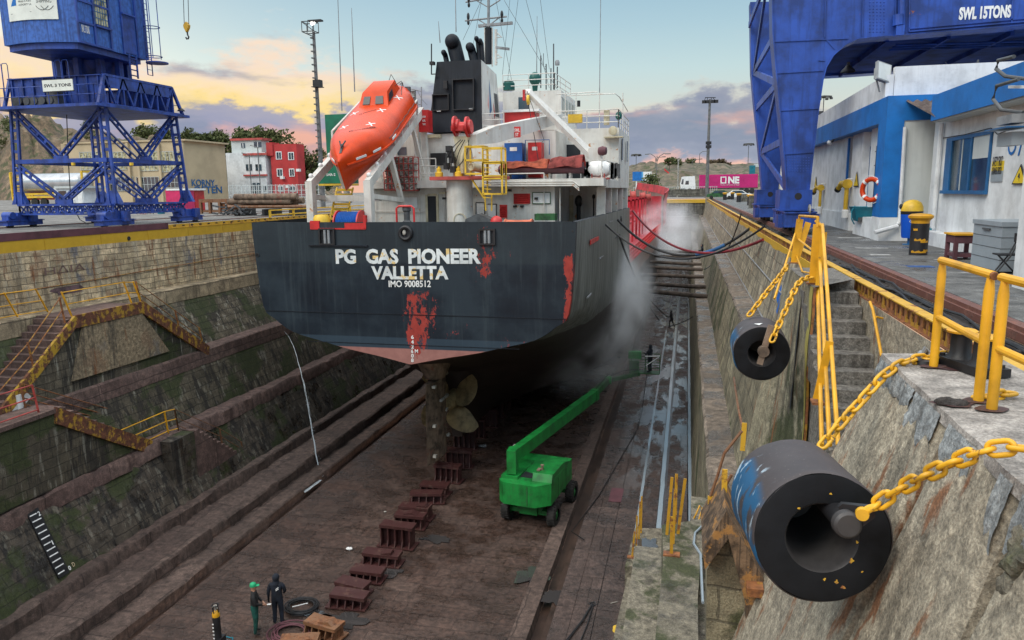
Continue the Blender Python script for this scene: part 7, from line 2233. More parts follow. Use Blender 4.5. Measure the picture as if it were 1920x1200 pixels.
f2c0=W(1428,663,y=13.8);f2c1=W(1419,640,y=15.0)
d2_=(W(1483,663,y=13.8)-W(1373,663,y=13.8)).length
f2,ax2=fender(f2c0,f2c1,d2_/2,d2_/2*.46,'black rubber fender hanging on two yellow chains beside the stairs',0)
m=MB();a_,b_=W(1424,683,y=13.6),W(1446,610,y=13.65);m.bar(a_,b_,.10,.07,up=(0,1,0));m.lathe(W(1432,660,y=13.55),(0,1,0),[(0,0),(.1,0),(.1,.12),(0,.12)],14)
hb=thing('fender_shaft','short rusty hanger bar across the bore of the far fender','fender shaft',a_);m.build('bar',M['rudder'],hb)
m=MB();q=W(1398,598,y=14.2);m.poly([f2c0+V((-.14,.2,d2_/2+.006)),f2c0+V((.02,.25,d2_/2+.012)),f2c0+V((-.06,.05,d2_/2+.008))]);m.build('white_scuff',M['white'],f2)
# ------------------------------------------------------------------ chains
def chain(pts,wire,pitch,label,group='yellow fender chains',mat='yellow_chain',roll=0.0):
 P=[V(p)for p in pts]
 D=[]
 for i in range(len(P)-1):
  p0,p1,p2,p3=P[max(i-1,0)],P[i],P[i+1],P[min(i+2,len(P)-1)]
  for k in range(40):
   t=k/40;D.append(0.5*((2*p1)+(p2-p0)*t+(2*p0-5*p1+4*p2-p3)*t*t+(3*p1-p0-3*p2+p3)*t**3))
 D.append(P[-1])
 o=thing('mooring_chain',label,'chain',P[0],0,group)
 L=pitch+2*wire;Wd=wire*3.4
 path=[]
 hl=L/2-Wd/2
 for k in range(9):t=-math.pi/2+math.pi*k/8;path.append((hl+(Wd/2-wire/2)*math.cos(t),(Wd/2-wire/2)*math.sin(t),0))
 for k in range(9):t=math.pi/2+math.pi*k/8;path.append((-hl+(Wd/2-wire/2)*math.cos(t),(Wd/2-wire/2)*math.sin(t),0))
 proto=None;acc=0.0;last=D[0];nxt=pitch/2;i=0
 for a,b in zip(D,D[1:]):
  seg=(b-a).length
  while acc+seg>=nxt:
   p=a+(b-a)*((nxt-acc)/seg);d=(b-a).normalized()
   up=V((0,0,1));r=d.cross(up).normalized();u=r.cross(d)
   ang=roll+(math.pi/2 if i%2 else 0)+rnd.uniform(-.15,.15)
   y_=r*math.cos(ang)+u*math.sin(ang);z_=d.cross(y_)
   Mx=Matrix((d,y_,z_)).transposed().to_4x4();Mx.translation=p-V(o.location)
   if proto is None:
    m=MB();m.tube(path,wire/2,10,closed=True)
    proto=m.build('link',M[mat],o,local=True,smooth=80);lk=proto
   else:
    lk=proto.copy();COL.objects.link(lk);lk.parent=o
   lk.matrix_basis=Mx
   nxt+=pitch;i+=1
  acc+=seg
 return o
chain([W(1620,964,y=5.7),W(1680,922,y=5.6),W(1760,880,y=5.35),W(1850,845,y=5.1),W(1925,842,y=4.95),W(1990,868,y=4.75)],.036,.128,'yellow chain from the near fender shaft up over the platform edge')
chain([W(1540,838,y=7.5),W(1580,790,y=7.7),W(1620,745,y=7.9),W(1660,702,y=8.1),W(1700,678,y=8.25),W(1735,672,y=8.35),W(1782,665,y=8.45)],.036,.135,'yellow chain from behind the near fender up to the far corner of the platform')
chain([W(1840,745,y=7.0)+V((-.05,0,0)),W(1860,742,z=.05),W(1893,738,z=.05)],.034,.125,'short yellow chain lying beside the guard rail posts')
chain([W(1404,592,y=14.8),W(1430,558,y=15.2),W(1460,520,y=15.8),W(1478,497,y=16.4)],.038,.14,'farther of the two yellow chains above the hanging fender')
chain([W(1447,640,y=13.5),W(1462,605,y=13.7),W(1478,570,y=14.0),W(1498,530,y=14.5),W(1520,520,y=15.0)],.038,.14,'nearer of the two yellow chains, from the hanging fender bore to the gate')
m=MB();c=W(1617,964,y=5.66);m.lathe(c,V((-.2,-1,.15)),[(0,.03),(.045,.03),(.05,.015),(.05,-.03),(0,-.03)],16);m.tube([c+V((0,.02,0)),c+V((.05,0,.05)),c+V((.09,-.01,.07))],.03,8)
tag(m.build('shackle_pin',M['yellow_chain']),'round yellow shackle pin on the near fender shaft','shackle')
o=thing('shackle','grey steel shackle anchored at the far corner of the platform','shackle',W(1725,668,z=0))
m=MB();p=W(1728,668,z=.06);m.tube([p,p+V((.02,-.05,.1)),p+V((.06,.0,.04)),p+V((.18,.0,.02))],.028,8);m.ball(p+V((0,0,.02)),.045,10,8);m.tube([p+V((.05,-.02,.02)),p+V((.3,.03,.02))],.028,8);m.build('body',M['grey_steel'],o)
m=MB();m.lathe(W(1733,682,z=.0),(0,0,1),[(0,0),(.14,.01),(.13,.05),(.05,.07),(0,.07)],14);m.build('anchor_lug',M['black'],o)
# ------------------------------------------------------------------ landing, flights and rails on the lower right
lo=thing('stair_block','wet concrete landing block where the right stairs reach the dock floor','stair',(0,17,FZ))
def slab(pxs,z,h,name,mat,par,seed=0,amp=.02):
 m=MB();m.prism([W(px,py,z=z)+V((0,0,-h))for px,py in pxs],(0,0,h));m.bevel(.05,2);m.rough(amp,2,1.5,seed);return m.build(name,mat,par,smooth=50)
z1=-5.7
slab([(1242,985),(1318,972),(1330,1010),(1313,1060),(1308,1115),(1312,1330),(1215,1330),(1232,1160),(1243,1062)],z1,1.2,'upper_ledge',M['slabstone'],lo,1)
m=MB();p=W(1243,1060,z=z1);m.box(-1.0,.45,10.5,17.0,FZ,z1-1.0);m.box(.3,2.1,8.0,18.5,FZ,z1-.25);m.build('block_face',M['slabstone'],lo)
slab([(1190,990),(1243,990),(1240,1062),(1172,1062)],-11.2,.9,'landing',M['slabstone'],lo,4)
slab([(1180,1066),(1222,1066),(1212,1330),(1120,1330)],-11.6,.7,'floor_block',M['slabstone'],lo,6)
c=W(1212,1030,z=-11.17);puddle(c.x+.05,c.y,.5,1.25,-11.165,7)
c=W(1310,1040,z=z1+.03);
m=MB();m.tube([W(1318,985,z=z1+.02),W(1303,1000,z=z1+.02),W(1301,1020,z=z1+.02),W(1314,1040,z=z1+.02),W(1316,1090,z=z1+.02),W(1318,1130,z=z1+.02)],.03,6);struct(m.build('standing_water',M['water']))
fw_=thing('stair_wall','rust-streaked sheathed wall of a hidden stair below the near fender','stair',W(1380,1100,y=9))
YW=9.4
m=MB();m.prism([W(*p,y=YW)for p in((1362,958),(1442,1105),(1432,1150),(1415,1200),(1395,1330),(1385,1330),(1400,1140),(1366,1010),(1322,1068),(1317,1035))],(0,1.3,0));m.build('rusty_edge',M['wood_rust'],fw_)
m=MB();m.prism([W(*p,y=YW+.25)for p in((1364,1000),(1404,1140),(1398,1330),(1325,1330),(1325,1068))],(0,1.0,0));m.rough(.015,3,2);m.build('wall_face',M['wallRlow'],fw_)
m=MB();m.prism([W(*p,y=YW+1.2)for p in((1362,960),(1440,940),(1450,1100),(1412,1110),(1395,1010))],(0,.3,0));m.build('back_wall',M['butt'],fw_)
m=MB();q=W(1418,1103,y=YW-.1);m.box(q.x-.12,q.x+.08,YW-.2,YW+.2,q.z-.08,q.z+.04);m.rough(.02,1,9);m.build('rust_lump',M['yellow_old'],fw_)
rl=thing('guard_rail','rusty yellow railing on the landing below the near fender','guard rail',W(1345,960,y=10))
m=MB()
for(x0,y0,x1,y1,yy)in((1332,992,1332,930,10.5),(1357,958,1359,880,10.2),(1392,845,1396,793,11.6)):m.bar(W(x0,y0,y=yy),W(x1,y1,y=yy),.075,.02,up=(0,1,0))
m.build('post',M['yellow_rust'],rl)
m=MB()
for pts in(((1332,930),(1345,893),(1358,850),(1391,808)),((1332,960),(1358,915),(1372,890))):m.tube([W(px,py,y=10.5-.01*i)for i,(px,py)in enumerate(pts)],.022,6)
m.tube([W(1392,800,y=11.6),W(1385,770,y=13),W(1376,708,y=15)],.02,6)
m.build('pipe',M['rust_orange'],rl)
def post_cluster(pxs,z,label,px,py,h=1.05):
 b=W(px,py,z=z);o=thing('rail_post',label,'post',b)
 m=MB();
 for dx,dy,hh,lean in pxs:m.bar(b+V((dx,dy,0)),b+V((dx+lean,dy,hh)),.065,.02,up=(0,1,0))
 m.build('flat_bar',rustmat('rusty_yellow_bar',(.52,.28,.02),.5,sc_=5),o)
 m=MB();m.box(b.x-.17,b.x+.17,b.y-.1,b.y+.1,b.z,b.z+.03);m.build('foot_plate',M['rust'],o)
 return o
post_cluster(((0,0,1.0,.08),(.10,.9,1.2,0),(.15,1.5,1.5,.02),(.2,2.0,1.5,.0)),-11.2,'thin yellow rail posts on the wet landing by the paving',1185,1045)
post_cluster(((0,0,.85,-.02),(.02,.5,1.25,.02),(-.12,.9,1.35,.08),(.12,1.0,1.3,.12),(.05,1.5,1.2,.0)),z1,'thick rusty rail posts on the upper concrete ledge',1259,1040)
m=MB();m.tube([W(1298,978,y=17.2),W(1306,962,y=17.2),W(1312,948,y=17.3),W(1317,953,y=17.3),W(1310,975,y=17.1)],.02,6)
tag(m.build('rope',M['yellow']),'short yellow rope end hanging on the dock wall','rope')
c=W(1159,1180,z=FZ+.08);m=MB();m.poly([c+V((.17*(.9+.4*rnd.random())*math.cos(t),.28*(.8+.4*rnd.random())*math.sin(t),0))for t in[k*math.pi/9 for k in range(18)]]);struct(m.build('pavement_paint_spill',M['yellow_ship']))
c=W(1156,928,z=FZ+.08);m=MB();m.box(c.x-.3,c.x+.28,c.y-.8,c.y+.8,c.z,c.z+.006);struct(m.build('pavement_paint_spill',M['maroon']))
# ------------------------------------------------------------------ boom lift
bl=thing('boom_lift','bright green four-wheeled boom lift with its arm stretched up beside the hull','boom lift',(-6.05,30.75,FZ),R(-8.5))
def mbuild(m,name,mat,par=None,**k):return m.build(name,M[mat],par or bl,local=True,**k)
for x in(-1.05,1.05):
 for y in(-1.3,1.3):
  m=MB();s_=1 if x>0 else-1
  m.lathe((x-.18*s_,y,.49),(s_,0,0),[(.26,.0),(.42,0),(.48,.05),(.49,.18),(.48,.31),(.42,.36),(.26,.36)],28)
  for k in range(22):
   t=2*math.pi*k/22
   for e in(0,1):
    c=V((x-.18*s_+(.10 if e else .26)*s_,y+.485*math.cos(t+.14*e),.49+.485*math.sin(t+.14*e)))
    m.bar(c-V((.09,0,0)),c+V((.09,0,0)),.05,.035,up=(0,math.cos(t+.14*e),math.sin(t+.14*e)))
  w=mbuild(m,'wheel','tyre')
  m=MB();m.lathe((x-.12*s_,y,.49),(s_,0,0),[(0,.05),(.27,0),(.27,.22),(.2,.24),(.14,.18),(.1,.28),(0,.28)],18);mbuild(m,'rim','green_lift',w)
m=MB();m.box(-.55,.55,-1.5,1.5,.55,.85);m.box(-.9,.9,-1.42,-1.18,.42,.62);m.box(-.9,.9,1.18,1.42,.42,.62);m.box(-.4,.4,-1.62,-1.5,.45,.8)
for x in(-.45,-.1,.3,.55):m.cone((x,-1.45,.6),(x,-1.3,1.05),.05,n=8)
m.bevel(.02);mbuild(m,'chassis','green_lift')
m=MB();m.cone((0,0,.85),(0,0,1.1),.5,n=20);mbuild(m,'slew_ring','grey_dark')
m=MB()
m.prism([(-1.15,-2.0,1.10),(-.85,-2.3,1.10),(.55,-2.3,1.10),(1.15,-1.9,1.15),(1.15,1.0,1.25),(-1.15,1.0,1.25)],(0,0,.95))
m.bevel(.05,2);tb=mbuild(m,'turret','green_lift')
m=MB();m.prism([(.25,-1.75,2.05),(1.10,-1.7,2.05),(1.10,.9,1.95),(1.10,.2,2.45),(1.10,-.9,2.5),(.25,-.9,2.5)][:0]or[(.28,-1.85,2.06),(.28,-1.7,2.42),(.28,-.2,2.42),(.28,.95,2.12),(.28,.95,2.06)],(.86,0,0));m.bevel(.03);mbuild(m,'engine_cover','green_lift',tb)
m=MB();m.box(-1.1,-.35,-1.9,.2,2.055,2.2);m.bevel(.02);mbuild(m,'counterweight_step','green_lift',tb)
m=MB();m.box(-.33,.25,-1.6,.7,2.06,2.12);mbuild(m,'boom_well','dark',tb)
m=MB();m.cone((.55,-1.3,2.42),(.55,-1.3,2.62),.05,n=10);m.lathe((.55,-1.3,2.6),(0,0,1),[(0,0),(.08,0),(.08,.05),(0,.06)],10);m.box(.35,.5,-1.5,-1.2,2.42,2.46);mbuild(m,'exhaust','rudder',tb)
m=MB();m.box(.2,.24,-2.32,-2.305,1.15,2.0);m.box(1.155,1.165,-1.0,-.97,1.2,2.05);m.box(1.155,1.165,.1,.13,1.25,2.05);mbuild(m,'panel_gap','green_dirty',tb)
def Lb(p):return bl.matrix_basis.inverted()@V(p)
b0=W(960,866,y=29.2)+V((0,0,.25));b1=W(1118,738,y=41.0);b2_=W(1140,713,y=43.6)
dbm=(b1-b0).normalized();b1=b0+dbm*(b1-b0).length
def boxboom(p,q,w,h,name,mat,par=None):
 m=MB();m.bar(p,q,w,h);m.bevel(.02);return m.build(name,M[mat],par or bl)
bm1=boxboom(b0,b1,.36,.56,'boom','green_lift')
m=MB();m.hexa([b0+V(q)for q in((-.2,-.15,-.75),(.2,-.15,-.75),(.2,.35,-.65),(-.2,.35,-.65),(-.2,-.15,.28),(.2,-.15,.28),(.2,.4,.3),(-.2,.4,.3))]);m.bevel(.03);m.build('boom_base',M['green_lift'],bl)
m=MB();e=b1-dbm*.05;m.bar(e-dbm*.5,e,.40,.60);m.build('boom_collar',M['green_lift'],bm1)
bm2=boxboom(b1-dbm*1.5,b2_,.26,.36,'boom_extension','green_dirty')
bj=W(1196,701,y=46.2)
boxboom(b2_,bj,.20,.24,'jib','green_dirty')
m=MB();m.lathe(b2_+V((-.2,0,0)),(1,0,0),[(0,0),(.24,0),(.24,.4),(0,.4)],14);m.build('knuckle',M['green_lift'],bl)
m=MB();m.cone(b0+dbm*1.1+V((-.30,0,.05)),b0+dbm*2.4+V((-.3,0,-.2)),.14,n=12);m.build('lift_cylinder',M['anode'],bl)
m=MB();m.tube([b2_+V((0,0,.2)),(b2_+bj)/2+V((0,0,.4)),bj+V((0,0,.3))],.03,6);m.tube([b1+V((0,0,.3)),b2_+V((0,0,.35))],.03,6);m.build('hydraulic_hose',M['hose_black'],bl)
K=W(1207,697,y=46.6);KW,KD,KH=1.75,.8,1.1
m=MB()
def kb(a,b,c):return K+V((a,b,c))
xs_,ys_=(-.75,1.0),(-.4,.4)
m.box(K.x+xs_[0],K.x+xs_[1],K.y+ys_[0],K.y+ys_[1],K.z-.06,K.z)
for x in(xs_[0],.1,xs_[1]):
 for y in ys_:m.tube([kb(x,y,0),kb(x,y,KH)],.022,6)
for z in(.35,.7,KH):
 m.tube([kb(xs_[0],ys_[0],z),kb(xs_[1],ys_[0],z),kb(xs_[1],ys_[1],z),kb(xs_[0],ys_[1],z)],.022,6,closed=True)
m.build('basket',M['green_dirty'],bl)
m=MB();m.box(K.x-.95,K.x-.15,K.y-.55,K.y-.2,K.z+.95,K.z+1.4);m.bevel(.04);m.build('control_box',M['green_lift'],bl)
m=MB();m.bar(bj,kb(-.3,0,-.1),.2,.3);m.box(K.x-.9,K.x-.3,K.y-.3,K.y+.3,K.z-.2,K.z+.75);m.build('basket_mount',M['green_dirty'],bl)
m=MB()
for y in(ys_[0],ys_[1]):m.poly([kb(-.6,y-.002,.05),kb(.95,y-.002,.05),kb(.95,y-.002,.65),kb(-.6,y-.002,.65)])
m.build('basket_mesh',M['green_dirty'],bl)if False else m.bm.free()
m=MB();m.tube([kb(.1,-.42,KH),kb(1.0,-.42,KH+.06)],.03,6);m.tube([kb(.15,-.42,.5),kb(.95,-.42,KH)],.025,6);m.build('grab_bar',M['white'],bl)
m=MB();m.tube([kb(.2,-.3,-.05),kb(.1,-.6,-1.2),kb(0,-1.2,-2.2),kb(-.1,-4,FZ+.12-K.z),kb(-1.2,-14,FZ+.12-K.z),kb(-1.9,-18,FZ+.12-K.z),kb(-1.3,-18.6,FZ+.12-K.z)],.022,6)
tag(m.build('washing_hose',M['hose_black']),'black washing hose hanging from the lift basket to the paving','hose')
# ------------------------------------------------------------------ keel blocks
def keel_block(h,label,loc,rz=0,mat='rust_red',L=1.35,tilt=0):
 L*=rnd.uniform(.82,1.12);rz+=rnd.uniform(-.12,.12);h*=rnd.uniform(.72,.95)if h<1.05 else 1
 o=thing('keel_block',label,'keel block',loc,rz,'rusty keel blocks in a line on the dock floor')
 m=MB();m.box(-L/2-.12,L/2+.12,-.36,.36,0,.05);m.build('base_plate',M[mat],o,local=True)
 m=MB();m.box(-L/2,L/2,-.035,.035,.05,h-.12)
 for k in range(5):
  x=-L/2+.05+(L-.1)*k/4;m.box(x-.025,x+.025,-.26,-.036,.05,h-.13);m.box(x-.025,x+.025,.036,.26,.05,h-.13)
  m.prism([(x-.02,-.27,.05),(x-.02,-.36,.05),(x-.02,-.27,.3)],(.04,0,0))
 m.build('ribbed_web',M[mat],o,local=True)
 m=MB();m.box(-L/2-.03,L/2+.03,-.28,.28,h-.12,h);m.rough(.02,3,4,loc[0]+loc[1]);jx=rnd.uniform(-.12,.12)if h<1.05 else 0;m.xf(Matrix.Translation((jx,rnd.uniform(-.05,.05),0))@Matrix.Rotation(rnd.uniform(-.06,.06),4,'Z')@Matrix.Rotation(rnd.uniform(-.03,.03)if h<1.05 else 0,4,'Y'));m.build('cap_beam',M[mat],o,local=True)
 if h<1.0 and rnd.random()<.4:
  m=MB();a_=rnd.uniform(-.4,.1);m.prism([(a_,-.2,h+.004),(a_+rnd.uniform(.4,.7),-.2,h+.004),(a_+.4,-.2,h+rnd.uniform(.06,.12)),(a_,-.2,h+.03)],(0,.35,0));m.rough(.01,1,4,h);m.build('wedge',M[mat],o,local=True)
 return o
KB=[(648,1142,.62,'low keel block nearest the coil of hose',-.06,'rust_red'),(655,1118,.55,'low keel block with a bent top, second of the nearest pair',-.08,'rust_red'),(683,1092,.5,'short keel block with a wedge on it behind the nearest pair',.02,'rust_red'),(712,1062,.5,'flat keel block in a puddle of rusty water, before the tallest block',-.05,'rust_red'),(742,1028,.98,'tallest free-standing keel block with a ribbed front',-.04,'rust_red'),(765,992,.72,'keel block with a pale scraped top plate',.03,'rust_red'),(778,975,.75,'keel block stacked close behind the scraped one',-.02,'rust_red'),(798,945,.6,'collapsed keel block in the pile below the rudder',.08,'rust_red'),(812,930,.55,'leaning keel block in the pile below the rudder',-.1,'rust_red'),(838,905,.95,'keel block directly below the rudder heel',-.04,'rust_red'),(858,878,.98,'keel block beside the propeller tip',0,'rust_red')]
for(px,py,h,lab,rz,mt)in KB:
 p=W(px,py,z=FZ);keel_block(h,lab,(p.x,p.y+.25,FZ+.02),rz,mt)
for k in range(7):
 y=37.8+k*2.0
 keel_block(1.1,'keel block under the flat bottom of the ship',(xc(y),y,FZ+.0),0,'rust_red')
p=W(598,1186,z=FZ)
keel_block(.6,'orange-brown keel block frame lying by the reddish hoses',(p.x+.25,p.y-.1,FZ+.02),-.28,'rust_orange',1.3)
p=W(575,1200,z=FZ);keel_block(.45,'second orange-brown keel block frame at the bottom edge, turned askew',(p.x+.1,p.y-.45,FZ+.02),.32,'rust_orange',1.15)
for i,(px,py,a,b)in enumerate(((732,1068,.55,.5),(640,1165,.7,.45),(590,1160,.4,.4),(820,1010,.6,.3),(1000,1080,.5,.8),(1040,1120,.4,.5))):
 p=W(px,py,z=FZ);puddle(p.x,p.y,a,b,FZ+.016,i+20)
for i,(px,py,s_,mt,lab)in enumerate(((655,1030,.14,'white','crumpled white plastic sheet on the dock floor'),(690,1048,.07,'anode','small pale scrap beside the flat keel block'),(668,1068,.08,'white','white scrap in front of the flat keel block'),(722,960,.06,'anode','pale pebble-like scrap near the scraped keel block'),(905,838,.22,'grey_steel','grey bundle on the floor below the propeller'))):
 p=W(px,py,z=FZ+.02);m=MB();m.ball(p+V((0,0,s_*.25)),(s_,s_*.7,s_*.35),9,6);m.rough(s_*.4,1,3/s_*.3,i);tag(m.build('litter',M[mt]),lab,'litter')
# ------------------------------------------------------------------ people
def person(loc,rz,label,mats,arms,legs=None,head_turn=0.0,hood=False,cap=None,lean=0.0,hands_grip=0.6,scale=1.0,pack=None):
 """mats: jacket, trousers, skin(head), hands, boots.  arms: ((elbow, wrist) left, (elbow, wrist) right) in local coords, facing +y"""
 o=thing('person',label,'person',loc,rz)
 o.scale=(scale,)*3
 V_,E_,RD,MT=[],[],[],[]
 def v(p,r,mt,par=None):
  if mt in(0,1):r=(r[0]*1.14,r[1]*1.16)
  V_.append(V(p));RD.append(r);MT.append(mt)
  if par is not None:E_.append((par,len(V_)-1))
  return len(V_)-1
 legs=legs or(((-.11,.02,.50),(-.12,-.02,.09),(-.14,.14,.045)),((.11,.02,.50),(.12,-.02,.09),(.14,.14,.045)))
 pel=v((0,0,.96),(.155,.115),1)
 bel=v((0,.01+lean*.3,1.12),(.15,.11),0,pel)
 che=v((0,.01+lean*.7,1.32),(.175,.12),0,bel)
 nek=v((0,0.0+lean,1.475),(.075,.07),0,che)
 sw,cw=math.sin(head_turn),math.cos(head_turn)
 hd=lambda x,y,z:(x*cw-y*sw,x*sw+y*cw+lean,z)
 h0=v(hd(0,.01,1.55),(.068,.072),2,nek)
 h1=v(hd(0,.02,1.63),(.078,.095),2,h0)
 h2=v(hd(0,.012,1.70),(.078,.096),2,h1)
 v(hd(0,.0,1.755),(.05,.06),2,h2)
 v(hd(0,.125,1.625),(.014,.016),2,h1)
 for s_ in(-1,1):v(hd(.085*s_,.0,1.63),(.012,.022),2,h1)
 for s_,(elb,wri)in zip((-1,1),arms):
  sh=v((.17*s_,lean*.9,1.415),(.072,.072),0,che)
  s2=v((.215*s_,lean*.85,1.38),(.066,.066),0,sh)
  el=v(elb,(.05,.05),0,s2)
  wr=v(wri,(.034,.03),3,el)
  d=(V(wri)-V(elb)).normalized();pm=V(wri)+d*.075
  side_v=d.cross(V((0,1,0)))
  if side_v.length<.2:side_v=d.cross(V((0,0,1)))
  side_v.normalize();fw=side_v.cross(d).normalized()
  pl=v(pm,(.036,.022),3,wr)
  for i,ln in enumerate((.068,.078,.072,.056)):
   off=side_v*(-.027+.018*i)
   k0=v(pm+off+d*.03,(.010,.010),3,pl)
   k1=v(pm+off+d*(.03+ln*.5)+fw*.01*hands_grip,(.0095,.0095),3,k0)
   v(pm+off+d*(.03+ln*.8)+fw*ln*.5*hands_grip,(.008,.008),3,k1)
  t0=v(V(wri)+d*.03-side_v*.035+fw*.01,(.011,.011),3,wr)
  v(V(wri)+d*.075-side_v*.05+fw*.03,(.009,.009),3,t0)
 for s_,(kn,an,toe)in zip((-1,1),legs):
  hp_=v((.09*s_,0,.90),(.105,.105),1,pel)
  k=v(kn,(.068,.072),1,hp_)
  a=v(an,(.052,.056),1,k)
  hl_=v((an[0],an[1]-.02,.06),(.045,.05),4,a)
  v(toe,(.042,.034),4,hl_)
 me=bpy.data.meshes.new('p');me.from_pydata([tuple(q)for q in V_],E_,[])
 ob=bpy.data.objects.new('p',me);COL.objects.link(ob)
 md=ob.modifiers.new('s','SKIN');md.use_smooth_shade=True
 sv=me.skin_vertices[0].data
 for i,r in enumerate(RD):sv[i].radius=r;sv[i].use_root=(i==0)
 sb=ob.modifiers.new('u','SUBSURF');sb.levels=2;sb.render_levels=2
 dg=bpy.context.evaluated_depsgraph_get();dg.update()
 out=bpy.data.meshes.new_from_object(ob.evaluated_get(dg))
 bpy.data.objects.remove(ob);bpy.data.meshes.remove(me)
 out.materials.clear()
 for q in mats:out.materials.append(M[q])
 for p in out.polygons:
  c=p.center;best,bi=9,0
  for a,b in E_:
   A,B=V_[a],V_[b];ab=B-A;t=max(0,min(1,(c-A).dot(ab)/max(ab.length_squared,1e-9)));dd=(c-A-ab*t).length
   mtx=MT[b]if t>.85 or MT[a]==MT[b]else MT[a]
   rr=max(RD[b])if not isinstance(RD[b],float)else RD[b]
   if dd-rr*.5<best:best=dd-rr*.5;bi=mtx
  p.material_index=bi
 out.shade_smooth()
 body=bpy.data.objects.new('body',out);COL.objects.link(body);body.parent=o
 hx,hy=-math.sin(head_turn),math.cos(head_turn)
 if hood:
  m=MB();rings=[]
  m.ball((hx*-.015,lean+hy*-.015,1.665),(.115,.125,.14),18,12)
  for q in m.bm.verts:
   f_=(q.co.x-0)*hx+(q.co.y-lean)*hy
   if f_>.085:q.co-=V((hx,hy,0))*(f_-.06)
  m.lathe((0,lean,1.44),(0,0,1),[(.13,0),(.105,.08),(.09,.16)],16)
  m.build('hood',M[mats[0]],o,local=True,smooth=80)
 if cap:
  m=MB();m.lathe((0,lean+.005,1.66),(0,0,1),[(.104,0),(.106,.05),(.085,.10),(.04,.125),(0,.13)],20)
  m.prism([(hx*.08+p*hy,lean+hy*.08-p*hx,1.672)if e_==0 else(hx*.20+p*hy,lean+hy*.20-p*hx,1.672)for p,e_ in((-.08,0),(.08,0),(.05,1),(-.05,1))],(0,0,.014))
  m.build('cap',M[cap],o,local=True,smooth=60)
 for s_ in(-1,1):
  m=MB();e=hd(.03*s_,.098,1.655);m.ball(e,.011,8,6);m.build('eye',M['black'],o,local=True)
 m=MB();m.bar(hd(-.022,.108,1.585),hd(.022,.108,1.585),.01,.007);m.build('mouth',M['red_pale'],o,local=True)
 if pack:pack(o)
 return o
down=(((-.27,.0,1.14),(-.29,.06,.90)),((.27,0,1.14),(.29,.06,.90)))
def phone(o):
 m=MB();m.bar((.06,.40,.985),(.10,.52,1.0),.07,.012);m.build('folded_paper',M['white'],o,local=True)
p=W(481,1188,z=FZ)
person((p.x,p.y,FZ+.02),R(-62),'person in black jacket, green trousers and green cap, holding something white',('cloth_black','cloth_green','skin','skin','boot'),(((-.25,.08,1.14),(-.06,.27,1.02)),((.25,.06,1.14),(.08,.28,1.0))),cap='cap_green',head_turn=-.1,pack=phone)
p=W(523,1170,z=FZ)
def logo(o):
 m=MB();
 for k in(0,1):m.bar((.02,-.128+.0,1.30-.05*k),(.11,-.118,1.36-.05*k),.01,.022)
 m.build('jacket_logo',M['letter'],o,local=True)
person((p.x,p.y,FZ+.02),R(12),'person in dark hooded overalls seen from behind, head turned left',('cloth_dark','cloth_dark','skin','cloth_black','boot'),(((-.27,-.02,1.14),(-.30,.03,.88)),((.26,.06,1.15),(.17,.22,1.0))),hood=True,head_turn=.7,pack=logo)
def lance(o):
 m=MB();m.tube([(.2,.1,1.05),(.0,.4,1.18),(-.25,1.75,1.75)],.016,6);m.build('spray_lance',M['grey_steel'],o,local=True)
person((K.x+.38,K.y,K.z),R(62),'person in dark hooded oilskins aiming a spray lance from the green lift basket',('cloth_dark','cloth_dark','skin','cloth_black','boot'),(((-.24,.16,1.2),(-.04,.4,1.2)),((.25,.05,1.18),(.12,.26,1.1))),hood=True,pack=lance)
p=W(1259,614,z=FZ+.07)
person((p.x,p.y,FZ+.07),R(70),'person in black striding along the wet paving beside the hoses',('cloth_black','cloth_black','skin','cloth_black','boot'),(((-.26,.1,1.16),(-.2,.36,1.1)),((.26,.06,1.16),(.12,.3,1.05))),hood=True,lean=.08,legs=(((-.11,.2,.52),(-.12,.16,.1),(-.13,.32,.05)),((.11,-.06,.50),(.12,-.3,.12),(.13,-.18,.05))))
p=W(1318,490,z=-5.7)
person((p.x,p.y,-5.7),R(95),'person in dark clothes bending over hoses on the right ledge',('cloth_dark','cloth_dark','skin','cloth_black','boot'),(((-.25,.2,1.14),(-.15,.46,1.05)),((.25,.2,1.14),(.15,.48,1.02))),hood=True,lean=.14)
p=W(1328,488,z=-5.7)
person((p.x,p.y+.6,-5.7),R(-60),'person in pale grey overalls and white hood on the right ledge',('cloth_grey','cloth_grey','skin','skin','boot'),(((-.26,.12,1.16),(-.16,.4,1.2)),((.26,.12,1.16),(.16,.42,1.2))),hood=True,lean=.05)
p=W(411,1222,z=FZ)
o=thing('gas_cylinder','black gas cylinder with orange shoulder at the bottom edge','gas cylinder',p)
m=MB();m.lathe(p,(0,0,1),[(0,0),(.115,0),(.115,1.22)],20);m.build('body',M['black'],o)
m=MB();m.lathe(p,(0,0,1),[(.115,1.22),(.115,1.28),(.095,1.36),(.05,1.41),(0,1.41)],20);m.build('shoulder',M['yellow'],o)
m=MB();m.cone(p+V((0,0,1.4)),p+V((0,0,1.58)),.025,n=8);m.lathe(p+V((0,0,1.54)),(0,0,1),[(0,0),(.05,0),(.05,.04),(0,.04)],10);m.tube([p+V((-.1,0,1.52)),p+V((.1,0,1.5))],.02,6);m.build('valve',M['anode'],o)
m=MB()
for t in(0,1.57,3.14,4.71):m.bar(p+V((.1*math.cos(t),.1*math.sin(t),1.36)),p+V((.1*math.cos(t),.1*math.sin(t),1.6)),.02)
m.tube([p+V((.1*math.cos(t),.1*math.sin(t),1.6))for t in[k*math.pi/6 for k in range(12)]],.015,5,closed=True);m.build('valve_guard',M['black'],o)
m=MB()
for z in(.5,.62,.74,.86,.98):m.box(p.x-.08,p.x-.03,p.y-.118,p.y-.112,p.z+z,p.z+z+.04)
m.build('stencil_mark',M['letter'],o)
